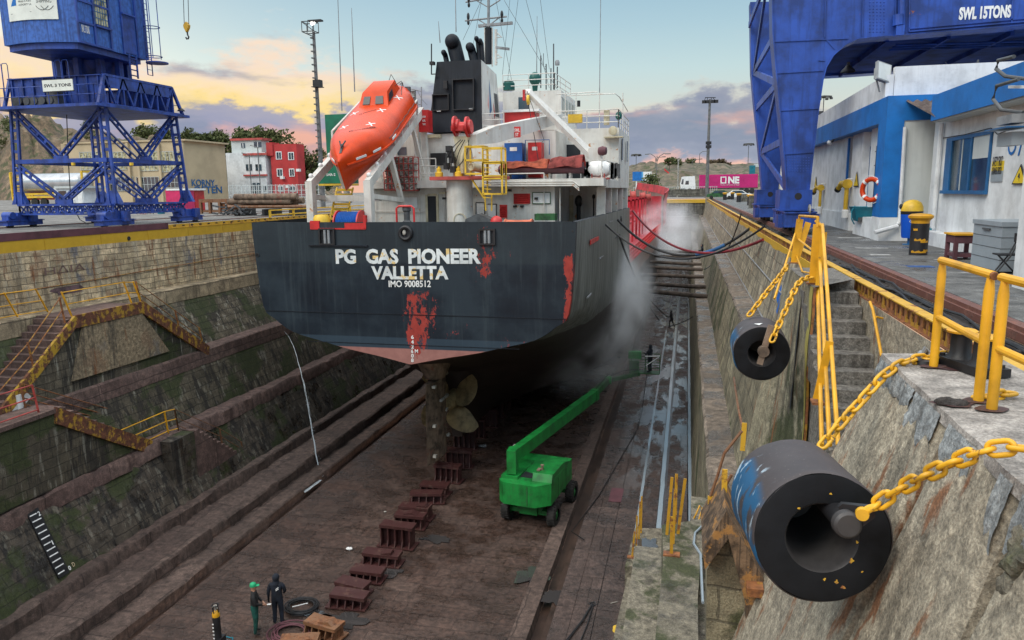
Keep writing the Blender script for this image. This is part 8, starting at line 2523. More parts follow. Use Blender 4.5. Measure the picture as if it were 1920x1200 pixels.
m=MB();q=W(430,1205,z=FZ);m.box(q.x-.1,q.x+.12,q.y-.6,q.y-.3,FZ,FZ+.5);tag(m.build('rubber_sleeve',M['black']),'black rubber sleeve beside the gas cylinder','sleeve')
def coil(px,py,r,n,label,mat,wob=.05,thick=.02):
 c=W(px,py,z=FZ+.03);m=MB();pts=[]
 for k in range(n*26):
  t=2*math.pi*k/26
  rr=r*(.72+.28*(k/(n*26)))+wob*math.sin(t*.37+k*.05)+rnd.uniform(-.006,.006)
  pts.append(c+V((rr*math.cos(t)*1.1,rr*math.sin(t)*.95+wob*.5*math.sin(k*.033),.02+.10*abs(math.sin(k*.029)))))
 m.tube(pts,thick,6);return tag(m.build('hose_coil',M[mat]),label,'hose','coiled hoses on the dock floor')
coil(566,1140,.55,9,'coil of black hose behind the two standing people','hose_black')
o=coil(545,1190,.62,9,'tangled coil of reddish hose at the feet of the hooded person','maroon',.12)
m=MB();q=W(548,1138,z=FZ+.3);m.tube([q,q+V((.45,.25,.05))],.018,6);tag(m.build('metal_rod',M['white']),'bright metal rod lying on the black hose coil','rod')
m=MB();q=W(428,1198,z=FZ+.05);m.tube([q+V((.16*math.cos(t),.1*math.sin(t),.02*math.sin(3*t)))for t in[k*.5 for k in range(22)]],.018,6);tag(m.build('hose',M['teal']),'short turquoise hose beside the gas cylinder','hose')
m=MB();q0,q1,q2=W(1110,1132,z=FZ+.1),W(1090,1165,z=FZ+.1),W(1058,1205,z=FZ+.1)
m.tube([q0,q1,q2],.022,6);m.tube([q0+V((.05,0,0)),q1+V((.22,-.1,0)),q2+V((.45,-.2,0))],.022,6);m.tube([q0+V((.02,.03,0)),q1+V((.05,.02,.02)),q2+V((.06,.02,0))],.02,6)
m.tube([q0+V((.12*math.cos(t),.10*math.sin(t),.03*math.sin(2*t)))for t in[k*.6 for k in range(20)]],.02,6)
tag(m.build('rope',M['hose_black']),'knotted dark rope trailing across the slab paving','rope')
m=MB();q0,q1=W(1145,1131,z=FZ+.1),W(1158,1128,z=FZ+.1);m.tube([q0,q1],.014,5);tag(m.build('metal_rod',M['anode']),'thin pale rod on the slab paving','rod')
# ------------------------------------------------------------------ shores between hull and wall, hoses over the dock
for i,(py,pl,x0,x1)in enumerate(((557,543,1194,1338),(539,531,1204,1334),(520,515,1214,1332),(506,501,1222,1330),(496,491,1232,1318),(484,480,1240,1316),(474,470,1248,1310))):
 b=W(x1,py,z=-5.62);y=b.y;xs=xc(y)+7.5
 zl=W(x0,pl,y=y).z
 o=thing('shore','dark horizontal timber shore wedged from hull to wall, '+('nearest of the row','second of the row','third of the row','fourth of the row','fifth of the row','sixth of the row','farthest of the row')[i],'shore',(xs,y,zl),0,'shores between ship and right wall')
 m=MB();m.cone((xs,y,zl),(b.x,y,b.z),.16,.17,10);m.build('timber',M['trunk'],o)
 m=MB();m.box(b.x-.05,b.x+.2,y-.35,y+.35,b.z-.2,b.z+.35);m.build('end_wedge',M['black'],o)
def sag(a,b,s,n=24):
 a,b=V(a),V(b);return[a+(b-a)*(k/n)-V((0,0,s*4*(k/n)*(1-k/n)))for k in range(n+1)]
def hose(p0,p1,pm,r,label,mat,kind='hose',name='hanging_hose'):
 """hose hanging from p0 to p1 whose middle passes below pm's height"""
 a,b=V(p0),V(p1);s=(a.z+b.z)/2-pm
 m=MB();m.tube(sag(a,b,s),r,7);return tag(m.build(name,M[mat]),label,kind)
hs=lambda px,py:W(px,py,x=xc(44)+7.5)
A1=W(1187,396,y=52.5);B1=W(1385,404,y=34);
hose(A1,(3.25,B1.y,-.4),W(1285,468,y=43).z,.07,'red hose sagging across the dock from the ship to the right quay','hose_red')
A2=W(1158,412,y=45);B2=W(1406,428,x=3.3)
hose(A2,B2,W(1290,504,y=36).z,.075,'thick black hose sagging from the ship to the yellow quay beam','hose_black')
m=MB();pts=sag(A2,B2,(A2.z+B2.z)/2-W(1290,504,y=36).z);m.tube(pts[15:21],.10,8);tag(m.build('hose_sleeve',M['hose_blue']),'blue sleeve on the thick black hose near the right wall','sleeve')
A3=W(1126,412,y=39.5);B3=W(1434,424,x=3.3)
hose(A3,B3,W(1290,500,y=33).z,.05,'thinner black hose just above the thick one, from the stern quarter to the quay','hose_black')
for i,(e_,lab)in enumerate((((1252,594),'black hose looping down the hull side to the striding person'),((1235,600),'black hose hanging beside it and ending on the paving'))):
 a=W(1160+1*i,440,y=45.5);b=W(e_[0],e_[1],y=76 if i==0 else 62)
 m=MB();c1_=W(1185+2*i,520,y=50);c2_=W(1222-4*i,575,y=60-3*i)
 P=[a,c1_,c2_,b];D=[]
 for k in range(25):
  t=k/24;D.append(a*(1-t)**3+c1_*3*t*(1-t)**2+c2_*3*t*t*(1-t)+b*t**3)
 m.tube(D,.05,6);tag(m.build('hanging_hose',M['hose_black']),lab,'hose')
a=W(1127,415,y=39.8);b=W(1160,440,y=45.5);m=MB();m.tube(sag(a,b,.5),.05,6);tag(m.build('mooring_rope',M['hose_black']),'short black rope drooping along the starboard bulwark','rope')
for i,(x0,y0,x1,y1,yy)in enumerate(((1390,400,1362,470,36),(1320,505,1345,480,58))):
 m=MB();m.tube(sag(W(x0,y0,y=yy),W(x1,y1,y=yy+2),.2),.03,6);tag(m.build('hanging_hose',M['hose_black']),('thin black line hanging from the red hose end down the right wall','thin black line by the two people on the ledge')[i],'hose')
m=MB();q=[W(1338,553,y=51),W(1325,580,y=55),W(1290,605,y=60),W(1255,612,y=66)]
m.tube([q[0]*(1-t)**3+q[1]*3*t*(1-t)**2+q[2]*3*t*t*(1-t)+q[3]*t**3 for t in[k/20 for k in range(21)]],.04,6)
tag(m.build('hanging_hose',M['hose_black']),'black hose drooping from the nearest shore end toward the paving','hose')
# ------------------------------------------------------------------ background
def ridge(name,pts,mat,depth,seed,amp,base_z=-.5,nx=70,ny=14):
 """hill with a wandering top line given by (pixel x, pixel y, distance)"""
 m=MB();secs=[]
 for j in range(ny+1):
  t=j/ny;row=[]
  for i in range(nx+1):
   s=i/nx*(len(pts)-1);k=min(int(s),len(pts)-2);f=s-k
   px=pts[k][0]*(1-f)+pts[k+1][0]*f;py=pts[k][1]*(1-f)+pts[k+1][1]*f;yy=pts[k][2]*(1-f)+pts[k+1][2]*f
   top_=W(px,py,y=yy);ray=V((top_.x,top_.y,0)).normalized()
   h=(1-(1-t)**1.6)
   p=top_-ray*depth*(1-t);z=base_z+(top_.z-base_z)*h
   q=V((p.x*.09+seed,p.y*.09,t*1.5));d=mnoise.fractal(q,1,2.1,6)*amp*min(1,t*2.5)*(1 if t<1 else .6)
   row.append((p.x,p.y,z+d))
  secs.append(row)
 secs.append([(x*1.4,y*1.4,base_z)for x,y,z in secs[-1]])
 m.loft(secs)
 return struct(m.build(name,mat,smooth=25,recalc=False))
ridge('hill',[(-700,190,210),(-200,200,190),(0,222,170),(60,240,165),(120,250,165),(240,262,170),(330,275,180),(520,320,220),(640,345,260)],M['rock'],70,1,6.0,0,110,24)
ridge('hill',[(1000,346,330),(1130,322,300),(1200,314,270),(1280,311,260),(1340,309,260),(1440,312,260),(1600,318,260),(1900,330,300)],M['scrub'],90,5,2.6,.2,110,20)
m=MB();m.loft([[(-300,70,.1),(-30,70,.1)],[(-300,110,1.3),(-40,110,1.0)],[(-320,200,2.0),(-20,200,.8)]]);struct(m.build('yard',M['ground'],recalc=False))
def bbox_face(m,x0,y0,x1,y1,Yd,d):return rb(m,x0,y0,x1,y1,Yd,d)
YB=96
o=thing('industrial_building','long beige building with window bands and graffiti on its blank end wall','building',W(300,372,y=YB))
XBG=W(347,320,y=YB).x;DB=W(425,320,x=XBG).y-YB
m=MB();rb(m,120,266,347,385,YB,DB);m.build('wall',M['beige'],o)
m=MB();rb(m,118,264,347.5,267,YB-.2,DB+.4);m.build('roof_edge',M['beige'],o)
m=MB()
for px in(198,240,258,298,343):rb(m,px,268,px+4,380,YB-.35,.34)
m.build('pilaster',M['beige'],o)
for(x0,y0,x1,y1,lit)in((205,285,238,318,1),(262,284,296,320,1),(303,284,341,322,1),(205,332,250,358,0),(256,332,298,360,0),(304,332,343,352,0),(150,285,196,318,1)):  # last flag picks the pale panes
 m=MB();rb(m,x0,y0,x1,y1,YB-.06,.05);w=m.build('window',M['glass_pale' if lit else 'glass'],o)
 m=MB();n=max(2,int((x1-x0)/7))
 for k in range(n+1):rb(m,x0+(x1-x0)*k/n-.4,y0,x0+(x1-x0)*k/n+.4,y1,YB-.1,.03)
 for k in range(3):rb(m,x0,y0+(y1-y0)*k/2-.4,x1,y0+(y1-y0)*k/2+.4,YB-.11,.03)
 m.build('glazing_bar',M['grey_panel'],w)
gm=M['blue_frame']
for s_,(x0,y0,x1,y1)in(('KORNY..',(360,336,408,349)),('OFTEN',(364,349,417,363))):
 a,b,c=W(x0,y1,x=XBG+.02),W(x1,y1,x=XBG+.02),W(x0,y0,x=XBG+.02);b.z=a.z
 text(s_,o,M['blue_frame'],'graffiti',a,b-a,(0,0,1),(b-a).length,c.z-a.z,.02)
YW2=112
o=thing('office_building','white three-storey block with a grey top floor beside the red building','building',W(460,366,y=YW2))
m=MB();rb(m,426,286,500,372,YW2,3.5);m.build('wall',M['white_wall'],o)
m=MB();rb(m,434,262,490,286,YW2+1.0,2.5);m.build('top_floor',M['grey_panel'],o)
m=MB();rb(m,431,259,492,263,YW2+.7,2.9);rb(m,455,287,500,291,YW2-.3,.3);rb(m,456,327,500,330,YW2-.3,.3);m.build('slab_edge',M['red_pale'],o)
for(x0,y0,x1,y1)in((461,308,472,320),(479,308,490,320),(474,343,488,366),(492,349,499,358),(452,268,459,277),(476,266,490,276)):
 m=MB();rb(m,x0,y0,x1,y1,(YW2 if y0>285 else YW2+1.0)-.08,.06);w=m.build('window',M['glass'],o)
 m=MB();rb(m,(x0+x1)/2-.5,y0,(x0+x1)/2+.5,y1,(YW2 if y0>285 else YW2+1.0)-.12,.03);m.build('frame',M['white'],w)
o=thing('office_building','bright red three-storey building with pale windows and air conditioners','building',W(530,362,y=YW2))
m=MB();rb(m,509,270,558,368,YW2+.5,2.5);rb(m,499,267,511,292,YW2+.3,2.2);m.build('wall',M['red_build'],o)
m=MB();rb(m,540,272,562,368,YW2+3.2,2);m.build('side_wing',M['red_build'],o)
for(x0,y0,x1,y1)in((517,284,528,299),(540,285,551,300),(519,316,530,331),(542,316,552,331),(521,348,531,359),(543,348,554,359)):
 m=MB();rb(m,x0,y0,x1,y1,YW2+.42,.06);w=m.build('window',M['white'],o)
 m=MB();rb(m,x0+1.5,y0+1.5,(x0+x1)/2-.4,y1-1.5,YW2+.38,.03);rb(m,(x0+x1)/2+.8,y0+1.5,x1-1.5,y1-1.5,YW2+.38,.03);m.build('pane',M['glass'],w)
m=MB()
for(px,py)in((528,333),(558,319),(538,350)):rb(m,px-3,py-2.5,px+3,py+2.5,YW2-.1,.55)
m.build('air_conditioner',M['white'],o)
o=thing('fence','grey wire fence along the road in front of the white and red buildings','fence',W(480,372,y=90))
m=MB()
for k in range(23):p=W(430+k*8,370,y=90);m.bar((p.x,90,.8),(p.x,90,3.0),.08)
m.build('post',M['grey_panel'],o)
m=MB()
for z in(1.0,1.6,2.2,2.9):m.tube([(W(430,370,y=90).x,90,z),(W(612,370,y=90).x,90,z)],.03,5)
for k in range(75):p=W(430+k*2.43,370,y=90);m.bar((p.x,90.02,.9),(p.x,90.02,2.9),.018)
m.build('mesh_panel',M['grey_panel'],o)
YT=76
o=thing('tank_trailer','silver tank trailer in a yellow frame parked behind the small crane','trailer',W(95,392,y=YT))
a,b=W(45,345,y=YT),W(163,345,y=YT);rT=1.2
m=MB();m.lathe((a.x,YT,a.z),(1,0,0),[(0,-.3),(rT*.7,-.2),(rT,.2),(rT,b.x-a.x-.2),(rT*.7,b.x-a.x+.2),(0,b.x-a.x+.3)],28);m.build('tank',M['silver'],o)
m=MB()
for x in(a.x-.6,a.x-.1,b.x+.5):m.bar((x,YT-1.2,a.z-2.0),(x,YT-1.2,a.z+1.3),.2);m.bar((x,YT+1.2,a.z-2.0),(x,YT+1.2,a.z+1.3),.2);m.bar((x,YT-1.2,a.z+1.3),(x,YT+1.2,a.z+1.3),.2)
for z in(a.z-1.35,a.z-1.7):m.box(a.x-.6,b.x+.6,YT-1.25,YT-.95,z,z+.22)
for k in range(6):m.box(a.x+.1,a.x+.9,YT-1.3,YT-1.24,a.z-1+k*.35,a.z-.9+k*.35)
m.bar((a.x+.2,YT-1.2,a.z-1.4),(b.x+.3,YT-1.2,a.z-.9),.15);m.build('frame',M['yellow_ship'],o)
m=MB();m.box(a.x+.2,b.x-.4,YT-1.0,YT+1.0,a.z-1.9,a.z-1.72);m.build('chassis',M['red_pale'],o)
for k in range(3):
 m=MB();m.lathe((a.x+1.0+k*1.35,YT-1.15,a.z-2.2),(0,1,0),[(0,0),(.3,0),(.5,.05),(.52,.2),(.5,.35),(0,.35)],18);m.build('wheel',M['tyre'],o)
o=thing('office_cabin','small white cabin with a door standing behind the small crane','cabin',W(132,400,y=62))
m=MB();rb(m,104,352,158,416,62,2.6);m.build('wall',M['white_wall'],o)
m=MB();rb(m,110,358,124,376,61.95,.04);m.build('window',M['glass'],o)
m=MB();rb(m,122,374,141,412,61.94,.05);rb(m,148,362,156,412,61.94,.05);m.build('door',M['white'],o)
m=MB();rb(m,101,349,161,353,61.8,3.0);m.build('roof',M['grey_panel'],o)
for i,(x0,x1,mt,lab)in enumerate(((312,346,'pink','pink portable toilet with white roof behind the small crane'),(347,366,'red','red portable toilet to the right of the pink one'))):
 Yt=66+i*2
 o=thing('portable_toilet',lab,'toilet',W((x0+x1)/2,402,y=Yt),0)
 m=MB();rb(m,x0,357,x1,405,Yt,1.6);m.bevel(.04);m.build('cabin',M[mt],o)
 m=MB();rb(m,x0-.5,353.5,x1+.5,357,Yt-.05,1.7);m.bevel(.08);m.build('roof',M['white'],o)
 m=MB();rb(m,x0+5,364,x1-5,402,Yt-.05,.04);m.build('door',M[mt],o)
o=thing('blue_barrel','blue barrel beside the pink toilet','barrel',W(303,408,y=58));p=W(303,408,y=58)
m=MB();m.lathe(p,(0,0,1),[(0,0),(.3,0),(.32,.3),(.3,.32),(.32,.6),(.3,.9),(0,.9)],16);m.build('drum',M['teal'],o)
p=W(273,408,y=57);o=thing('bicycle','dark bicycle parked between the crane legs','bicycle',p)
for dx in(-.52,.52):
 m=MB();m.tube([p+V((dx+.33*math.cos(t),0,.34+.33*math.sin(t)))for t in[k*math.pi/10 for k in range(20)]],.025,6,closed=True)
 for k in range(6):m.tube([p+V((dx,0,.34)),p+V((dx+.33*math.cos(k),0,.34+.33*math.sin(k)))],.008,4)
 m.build('wheel',M['black'],o)
m=MB();m.tube([p+V((-.52,0,.34)),p+V((-.2,0,.75)),p+V((.35,0,.8)),p+V((.05,0,.3)),p+V((-.2,0,.75))],.025,6);m.tube([p+V((-.52,0,.34)),p+V((.05,0,.3))],.02,6);m.tube([p+V((.35,0,.8)),p+V((.52,0,.34))],.025,6);m.tube([p+V((.33,0,.8)),p+V((.3,0,1.0)),p+V((.4,.2,1.0))],.02,6);m.box(p.x-.32,p.x-.1,p.y-.06,p.y+.06,.15+.85-.04,.15+.9);m.build('frame',M['red_pale'],o)
YR=58
o=thing('steel_trestle','rusty steel trestle standing at the left quay edge','trestle',W(400,403,y=YR))
a,b=W(378,403,y=YR),W(425,374,y=YR);
m=MB()
for x in(a.x,a.x+(b.x-a.x)*.35,a.x+(b.x-a.x)*.72,b.x):
 for y in(YR,YR+1.4):m.bar((x,y,QL),(x,y,b.z),.22)
m.box(a.x-.1,b.x+.1,YR-.1,YR+1.5,b.z-.25,b.z+.05);m.box(a.x,b.x,YR,YR+1.4,QL+.1,QL+.3);m.build('frame',M['rust_orange'],o)
m=MB();m.box(a.x+(b.x-a.x)*.72,b.x-.1,YR+.1,YR+1.3,QL+.3,b.z-.3);m.build('rust_panel',M['rust'],o)
for i in range(9):
 r=.13+.06*(i%3);y=52+(i%4)*.5;z=QL+.55+r+(i//4)*.32
 x0,x1=W(428+(i*13)%30,390,y=y).x,W(575-(i*17)%40,390,y=y).x
 o=thing('steel_pipe','long rusty pipe lying in the pipe stack on the left quay','pipe',((x0+x1)/2,y,QL),0,'pipes stacked on the left quay')
 m=MB();m.cone((x0,y,z),(x1,y,z),r,n=12);m.build('pipe',M['rudder' if i%3 else 'rust_orange'],o)
for i,px in enumerate((455,505,555)):
 p=W(px,395,y=52.5);o=thing('pipe_support','low black trestle under the pipe stack, '+('left one','middle one','right one')[i],'trestle',p)
 m=MB();m.box(p.x-.1,p.x+.1,51.6,54.2,QL,QL+.5);m.box(p.x-.3,p.x+.3,51.8,54.0,QL,QL+.1);m.build('trestle',M['black'],o)
p=W(437,393,y=51.3)
m=MB()
for k in range(30):
 q=V((p.x+rnd.uniform(-1.2,1.2),51.3+rnd.uniform(-.6,.6),QL+rnd.uniform(.1,.7)));m.bar(q,q+V((rnd.uniform(-.5,.5),rnd.uniform(-.3,.3),rnd.uniform(-.2,.3))),.12)
tag(m.build('scrap_heap',M['grey_dark']),'heap of dark scrap metal at the left end of the pipe stack','scrap',kind='stuff')
o=thing('skip','blue steel skip behind the pipe stack','skip',W(488,380,y=64))
a,b=W(455,380,y=64),W(521,369,y=64);m=MB();m.prism([(a.x,64,a.z),(b.x,64,a.z),(b.x+.3,64,b.z),(a.x-.3,64,b.z)],(0,2,0));m.bevel(.03);m.build('body',M['blue_box'],o)
m=MB()
for k in range(6):x=a.x+(b.x-a.x)*(k+.5)/6;m.box(x-.06,x+.06,63.93,63.998,a.z,b.z)
m.build('rib',M['blue_box'],o)
o=thing('quay_railing','yellow low railing along the left quay edge beside the pipes','railing',W(500,405,y=50))
m=MB()
xr0,xr1=-26.6,-26.6
for y in range(44,76,3):m.bar((-26.6,y,QL),(-26.6,y,QL+.62),.12)
for z in(.6,.3):m.bar((-26.6,44,QL+z),(-26.6,76,QL+z),.1,.08)
m.build('railing',M['yellow_ship'],o)
def Wy(px,py,y):return W(px,py,y=y)
o=thing('lamp_mast','tall dark lattice lamp mast with floodlight basket left of the lifeboat','lamp mast',Wy(603,300,75))
m=MB();bse=Wy(604,385,75);tp=Wy(587,62,75);tp=V((bse.x,bse.y,tp.z))
tp=Wy(588,60,75)
bse=V((tp.x+(bse.x-tp.x)*.0,75,0))
m.tube([bse,V((tp.x,75,tp.z))],[.28,.16],8)
for k in range(26):z=1+(tp.z-1)*k/26;m.box(bse.x-.3,bse.x+.05,74.7,75.0,z,z+.12)
m.build('pole',M['pole'],o)
m=MB();tz=tp.z;a,b=Wy(570,50,75),Wy(592,50,75)
for z in(tz-.0,tz+1.0):
 m.tube([(a.x,74.5,z),(b.x,74.5,z),(b.x,75.6,z),(a.x,75.6,z)],.05,5,closed=True)
for x in(a.x,(a.x+b.x)/2,b.x):
 for y in(74.5,75.6):m.tube([(x,y,tz),(x,y,tz+1.0)],.04,5)
m.tube([(a.x,74.5,tz+1),(b.x,74.5,tz)],.04,5);m.tube([(a.x,74.5,tz),(b.x,74.5,tz-.6)],.05,5);m.box(b.x-.6,b.x+.9,74.4,75,tz+.95,tz+1.1)
m.build('lamp_basket',M['black'],o)
em=bpy.data.materials.new('lit_lamp');em.use_nodes=True
em.node_tree.nodes['Principled BSDF'].inputs['Emission Color'].default_value=(1,.97,.9,1);em.node_tree.nodes['Principled BSDF'].inputs['Emission Strength'].default_value=6
m=MB();c=Wy(586,42,75);m.ball(c,(.28,.2,.28),10,8);m.build('lit_floodlight',em,o)
m=MB();c=Wy(597,157,75);m.box(c.x-.4,c.x+.4,74.5,75.2,c.z-.35,c.z+.35);m.box(c.x-.5,c.x+.5,74.3,75.3,c.z-.4,c.z-.34);m.build('service_platform',M['black'],o)
o=thing('lamp_mast','tall dark lamp mast with crossbar in front of the magenta container','lamp mast',Wy(1327,365,142))
m=MB();tp=Wy(1331,186,142);m.tube([V((tp.x,142,0)),tp],[.33,.2],8);m.build('pole',M['pole'],o)
m=MB();a,b=Wy(1320,192,142),Wy(1343,192,142)
m.bar(a,b,.15,.12);m.bar(Wy(1322,183,142),Wy(1342,183,142),.15,.12)
for px in(1320,1326,1337,1343):m.box(Wy(px,191,142).x-.35,Wy(px,191,142).x+.35,141.7,142.3,a.z-.15,a.z+.35);m.bar(Wy(px,191,142),Wy(1327+(px-1327)*.6,183,142),.1)
m.build('lamp_crossbar',M['black'],o)
m=MB()
for py in(268,275):c=Wy(1328.5,py,142);m.box(c.x-.5,c.x+.5,141.6,142.4,c.z-.25,c.z+.25)
m.build('service_box',M['black'],o)
def street_lamp(px,py_top,py_base,yy,label,kind):
 t=Wy(px,py_top,yy);o=thing('street_lamp',label,'street lamp',(t.x,yy,0))
 m=MB();m.tube([(t.x,yy,0),t],[.16,.10],6);m.build('pole',M['pole'],o)
 m=MB()
 if kind=='double':
  for s_ in(-1,1):m.tube([t-V((0,0,1.5)),t+V((.5*s_,0,-.2)),t+V((1.6*s_,0,.5)),t+V((3.0*s_,0,.4))],.09,5);m.box(t.x+2.4*s_-.5,t.x+2.4*s_+.9*(1 if s_>0 else .4),yy-.2,yy+.2,t.z+.3,t.z+.5)
 elif kind=='single':
  m.tube([t,t+V((.8,0,.6)),t+V((2.4,0,.7))],.09,5);m.box(t.x+2,t.x+3,yy-.2,yy+.2,t.z+.6,t.z+.85)
 else:
  m.lathe(t,(0,0,1),[(0,-.2),(1.6,-.1),(1.7,.15),(.6,.3),(0,.4)],14)
  for k in range(6):m.box(t.x+1.5*math.cos(k)-.3,t.x+1.5*math.cos(k)+.3,yy+1.5*math.sin(k)-.3,yy+1.5*math.sin(k)+.3,t.z-.5,t.z-.1)
 m.build('lamp_head',M['pole'],o)
street_lamp(1232,292,350,190,'double-armed street lamp above the blue and white billboard','double')
street_lamp(1229,299,350,230,'shorter street lamp just behind the double-armed one','single')
street_lamp(1312,288,320,240,'single-arm street lamp against the pink cloud','single')
street_lamp(1298,303,325,240,'short bent street lamp beside the hilltop trees','single')
street_lamp(1193,290,330,260,'high mast light near the ship, leftmost on the hill','mast')
street_lamp(1205,305,330,420,'small faraway mast light just right of the leftmost one','mast')
street_lamp(1404,270,320,260,'high mast light left of the big blue crane leg','mast')
street_lamp(1545,182,240,180,'high mast light seen under the big crane above the workshop roof','mast')
o=thing('utility_pole','pale wooden utility pole before the hill','pole',Wy(1271,350,165));t=Wy(1272,302,165);m=MB();m.tube([(t.x,165,0),t],.17,6);m.box(t.x-.2,t.x+.2,164.7,165.2,t.z-.1,t.z+.4);m.build('pole',M['anode'],o)
for(x0,x1,lab)in((467,469,'thin street lamp before the white building'),(483,485,'second thin street lamp before the white building, nearer the red one')):
 t=Wy(x0,290 if x0<475 else 276,100);o=thing('street_lamp',lab,'street lamp',(t.x,100,.5));m=MB();m.tube([(t.x,100,.5),t,t+V((-1.2,0,.3))],.07,6);m.build('pole',M['pole'],o)
YBd=165
o=thing('billboard','blue and white billboard on white legs beside the ship','billboard',Wy(1205,355,YBd))
m=MB();rb(m,1186,322,1203,339,YBd,.4);m.build('blue_panel',M['blue_trim'],o)
m=MB();rb(m,1203,322,1206,339,YBd+.02,.4);m.build('pale_blue_panel',paint('sky_blue_panel',(.10,.36,.62),.5),o)
m=MB();rb(m,1206,322,1222,339,YBd,.4);m.build('white_panel',M['white'],o)
m=MB()
for px in(1192,1208.5,1224.5):rb(m,px,339 if px<1220 else 325,px+2.2,362,YBd+.1,.3)
m.build('leg',M['white'],o)
YTr=150
o=thing('lorry','white lorry cab pulling a magenta shipping container on a trailer','lorry',Wy(1350,362,YTr))
def R_(x0,y0,x1,y1,nm,mt,off=0,d=2.4,par=None,bev=0):
 m=MB();rb(m,x0,y0,x1,y1,YTr+off,d)
 if bev:m.bevel(bev)
 return m.build(nm,M[mt],par or o)
m=MB()
pts=[(1277,357),(1275,345),(1278,332),(1281,331),(1303,330),(1304,345),(1304,356)]
m.prism([Wy(px,py,YTr)for px,py in pts],(0,2.5,0));m.bevel(.08);cb=m.build('cab',M['white'],o)
m=MB();m.prism([Wy(px,py,YTr-.03)for px,py in((1277,345),(1279.5,336),(1282,336),(1281,346))],(0,.03,0));m.prism([Wy(px,py,YTr-.03)for px,py in((1284.5,346),(1286,339),(1291.5,339),(1291.5,346))],(0,.03,0));m.build('window',M['glass'],cb)
m=MB();rb(m,1276,353,1285,358,YTr-.1,.1);m.build('bumper',M['grey_steel'],cb)
for px in(1293,1390,1400,1410):
 m=MB();c=Wy(px,358,YTr-.1);m.lathe(c,(0,1,0),[(0,0),(.3,0),(.5,.05),(.5,.35),(0,.35)],16);m.build('wheel',M['tyre'],o)
ct=R_(1311,327,1421,352,'container','magenta',0,2.45)
m=MB()
for k in range(60):rb(m,1312+k*1.81,328.5,1312.9+k*1.81,350.5,YTr-.035,.03)
m.build('corrugation',M['magenta'],ct)
def ctext(s_,x0,y0,x1,y1,b=.0):
 a,b_,c=Wy(x0,y1,YTr-.05),Wy(x1,y1,YTr-.05),Wy(x0,y0,YTr-.05)
 text(s_,ct,M['letter'],'lettering',a,b_-a,(0,0,1),(b_-a).length,c.z-a.z,b)
m=MB()
for q in((1351,331,1362,333),(1351,342,1362,344),(1351,333,1353,342),(1360,333,1362,342)):rb(m,*q,YTr-.06,.02)
m.build('lettering',M['letter'],ct)
ctext('NE',1365,331,1386,344,.05);ctext('OCEAN NETWORK EXPRESS',1351,346,1386,347.6)
R_(1311,352.2,1421,354,'trailer_bed','black',.1,2.2)
o=thing('road_wall','low grey roadside wall before the lorry','wall',Wy(1280,362,143));m=MB();rb(m,1190,355,1330,367,143,.4);m.build('wall',M['wallfar'],o)
m=MB()
for k in range(40):p=Wy(1188+k*4,352,144);m.bar((p.x,144,.5),(p.x,144,2.2),.06)
for z in(1.2,2.1):m.tube([(Wy(1188,350,144).x,144,z),(Wy(1345,350,144).x,144,z)],.03,5)
o=thing('fence','thin grey fence behind the low roadside wall','fence',Wy(1260,355,144));m.build('fence',M['grey_panel'],o)
def car(px,py,yy,L,mat,label,face=1):
 c=Wy(px,py,yy);o=thing('parked_car',label,'car',(c.x,yy,0),0);h=L/4.3
 m=MB();prof_=[(-2.1,.35),(-2.1,.8),(-1.4,.95),(-.8,1.42),(.7,1.45),(1.35,.98),(2.1,.85),(2.15,.35)]
 m.prism([(c.x+a*h*face,yy,b*h)for a,b in prof_],(0,1.7*h,0));m.bevel(.06);m.build('body',M[mat],o)
 m=MB();m.prism([(c.x+a*h*face,yy-.02,b*h)for a,b in((-1.2,.98),(-.75,1.36),(.62,1.38),(1.15,.98))],(0,.02,0));m.build('window',M['glass'],o)
 for a in(-1.35,1.3):
  m=MB();m.lathe((c.x+a*h*face,yy-.03,.32*h),(0,1,0),[(0,0),(.2,0),(.32*h,.04),(.32*h,.2),(0,.2)],14);m.build('wheel',M['tyre'],o)
car(1384,356,126,4.3,'white','white car parked beyond the far bollards')
car(1350,357,130,4.3,'green_dirty','dark green car left of the white car')
bc=banded_bollard
for i,(px,py,lab)in enumerate(((1359,375,'small yellow-capped bollard nearest the dock corner'),(1373,374,'yellow-capped bollard between the dock corner and the tall block'),(1385,379,'yellow-capped bollard beside the concrete block'),(1406,385,'nearest yellow-capped bollard on the far quay, beside the crane leg'),(1370,365,'faraway yellow post in front of the cars'))):
 banded_bollard(px,py,1.15,.28,lab,'bollards on the far quay',False)
for i,(px,py,w,h,lab)in enumerate(((1425,390,1.8,1.1,'grey concrete block beside the crane bogie'),(1394,378,1.0,1.0,'smaller concrete block behind the bollards'))):
 c=W(px,py,z=0);o=thing('concrete_block',lab,'block',c);m=MB();m.box(c.x-w/2,c.x+w/2,c.y,c.y+1.5,0,h);m.bevel(.05);m.build('block',M['wallfar'],o)
p=W(1334,366,y=136);o=thing('red_flag_sign','red triangular panel on the slope by the billboard','sign',Wy(1250,320,190))
m=MB();m.prism([Wy(1245,315,190),Wy(1255,324,190),Wy(1254,326,190),Wy(1246,320,190)],(0,.2,0));m.build('panel',M['red'],o)
o=thing('hut','pale green and blue hut on the slope left of the crane leg','hut',Wy(1412,325,200));m=MB();rb(m,1406,310,1416,328,200,3);m.build('wall',M['teal'],o);m=MB();rb(m,1415,307,1436,313,202,3);m.build('roof',M['grey_panel'],o)
for i,(x0,x1,y0)in enumerate(((1196,1215,311),(1372,1388,309))):
 o=thing('shed',('pale flat shed on the hilltop left of the street lamps','pale flat shed on the hilltop right of the container mast')[i],'shed',Wy(x0,314,275));m=MB();rb(m,x0,y0,x1,y0+6,275,5);m.build('wall',M['grey_panel'],o)
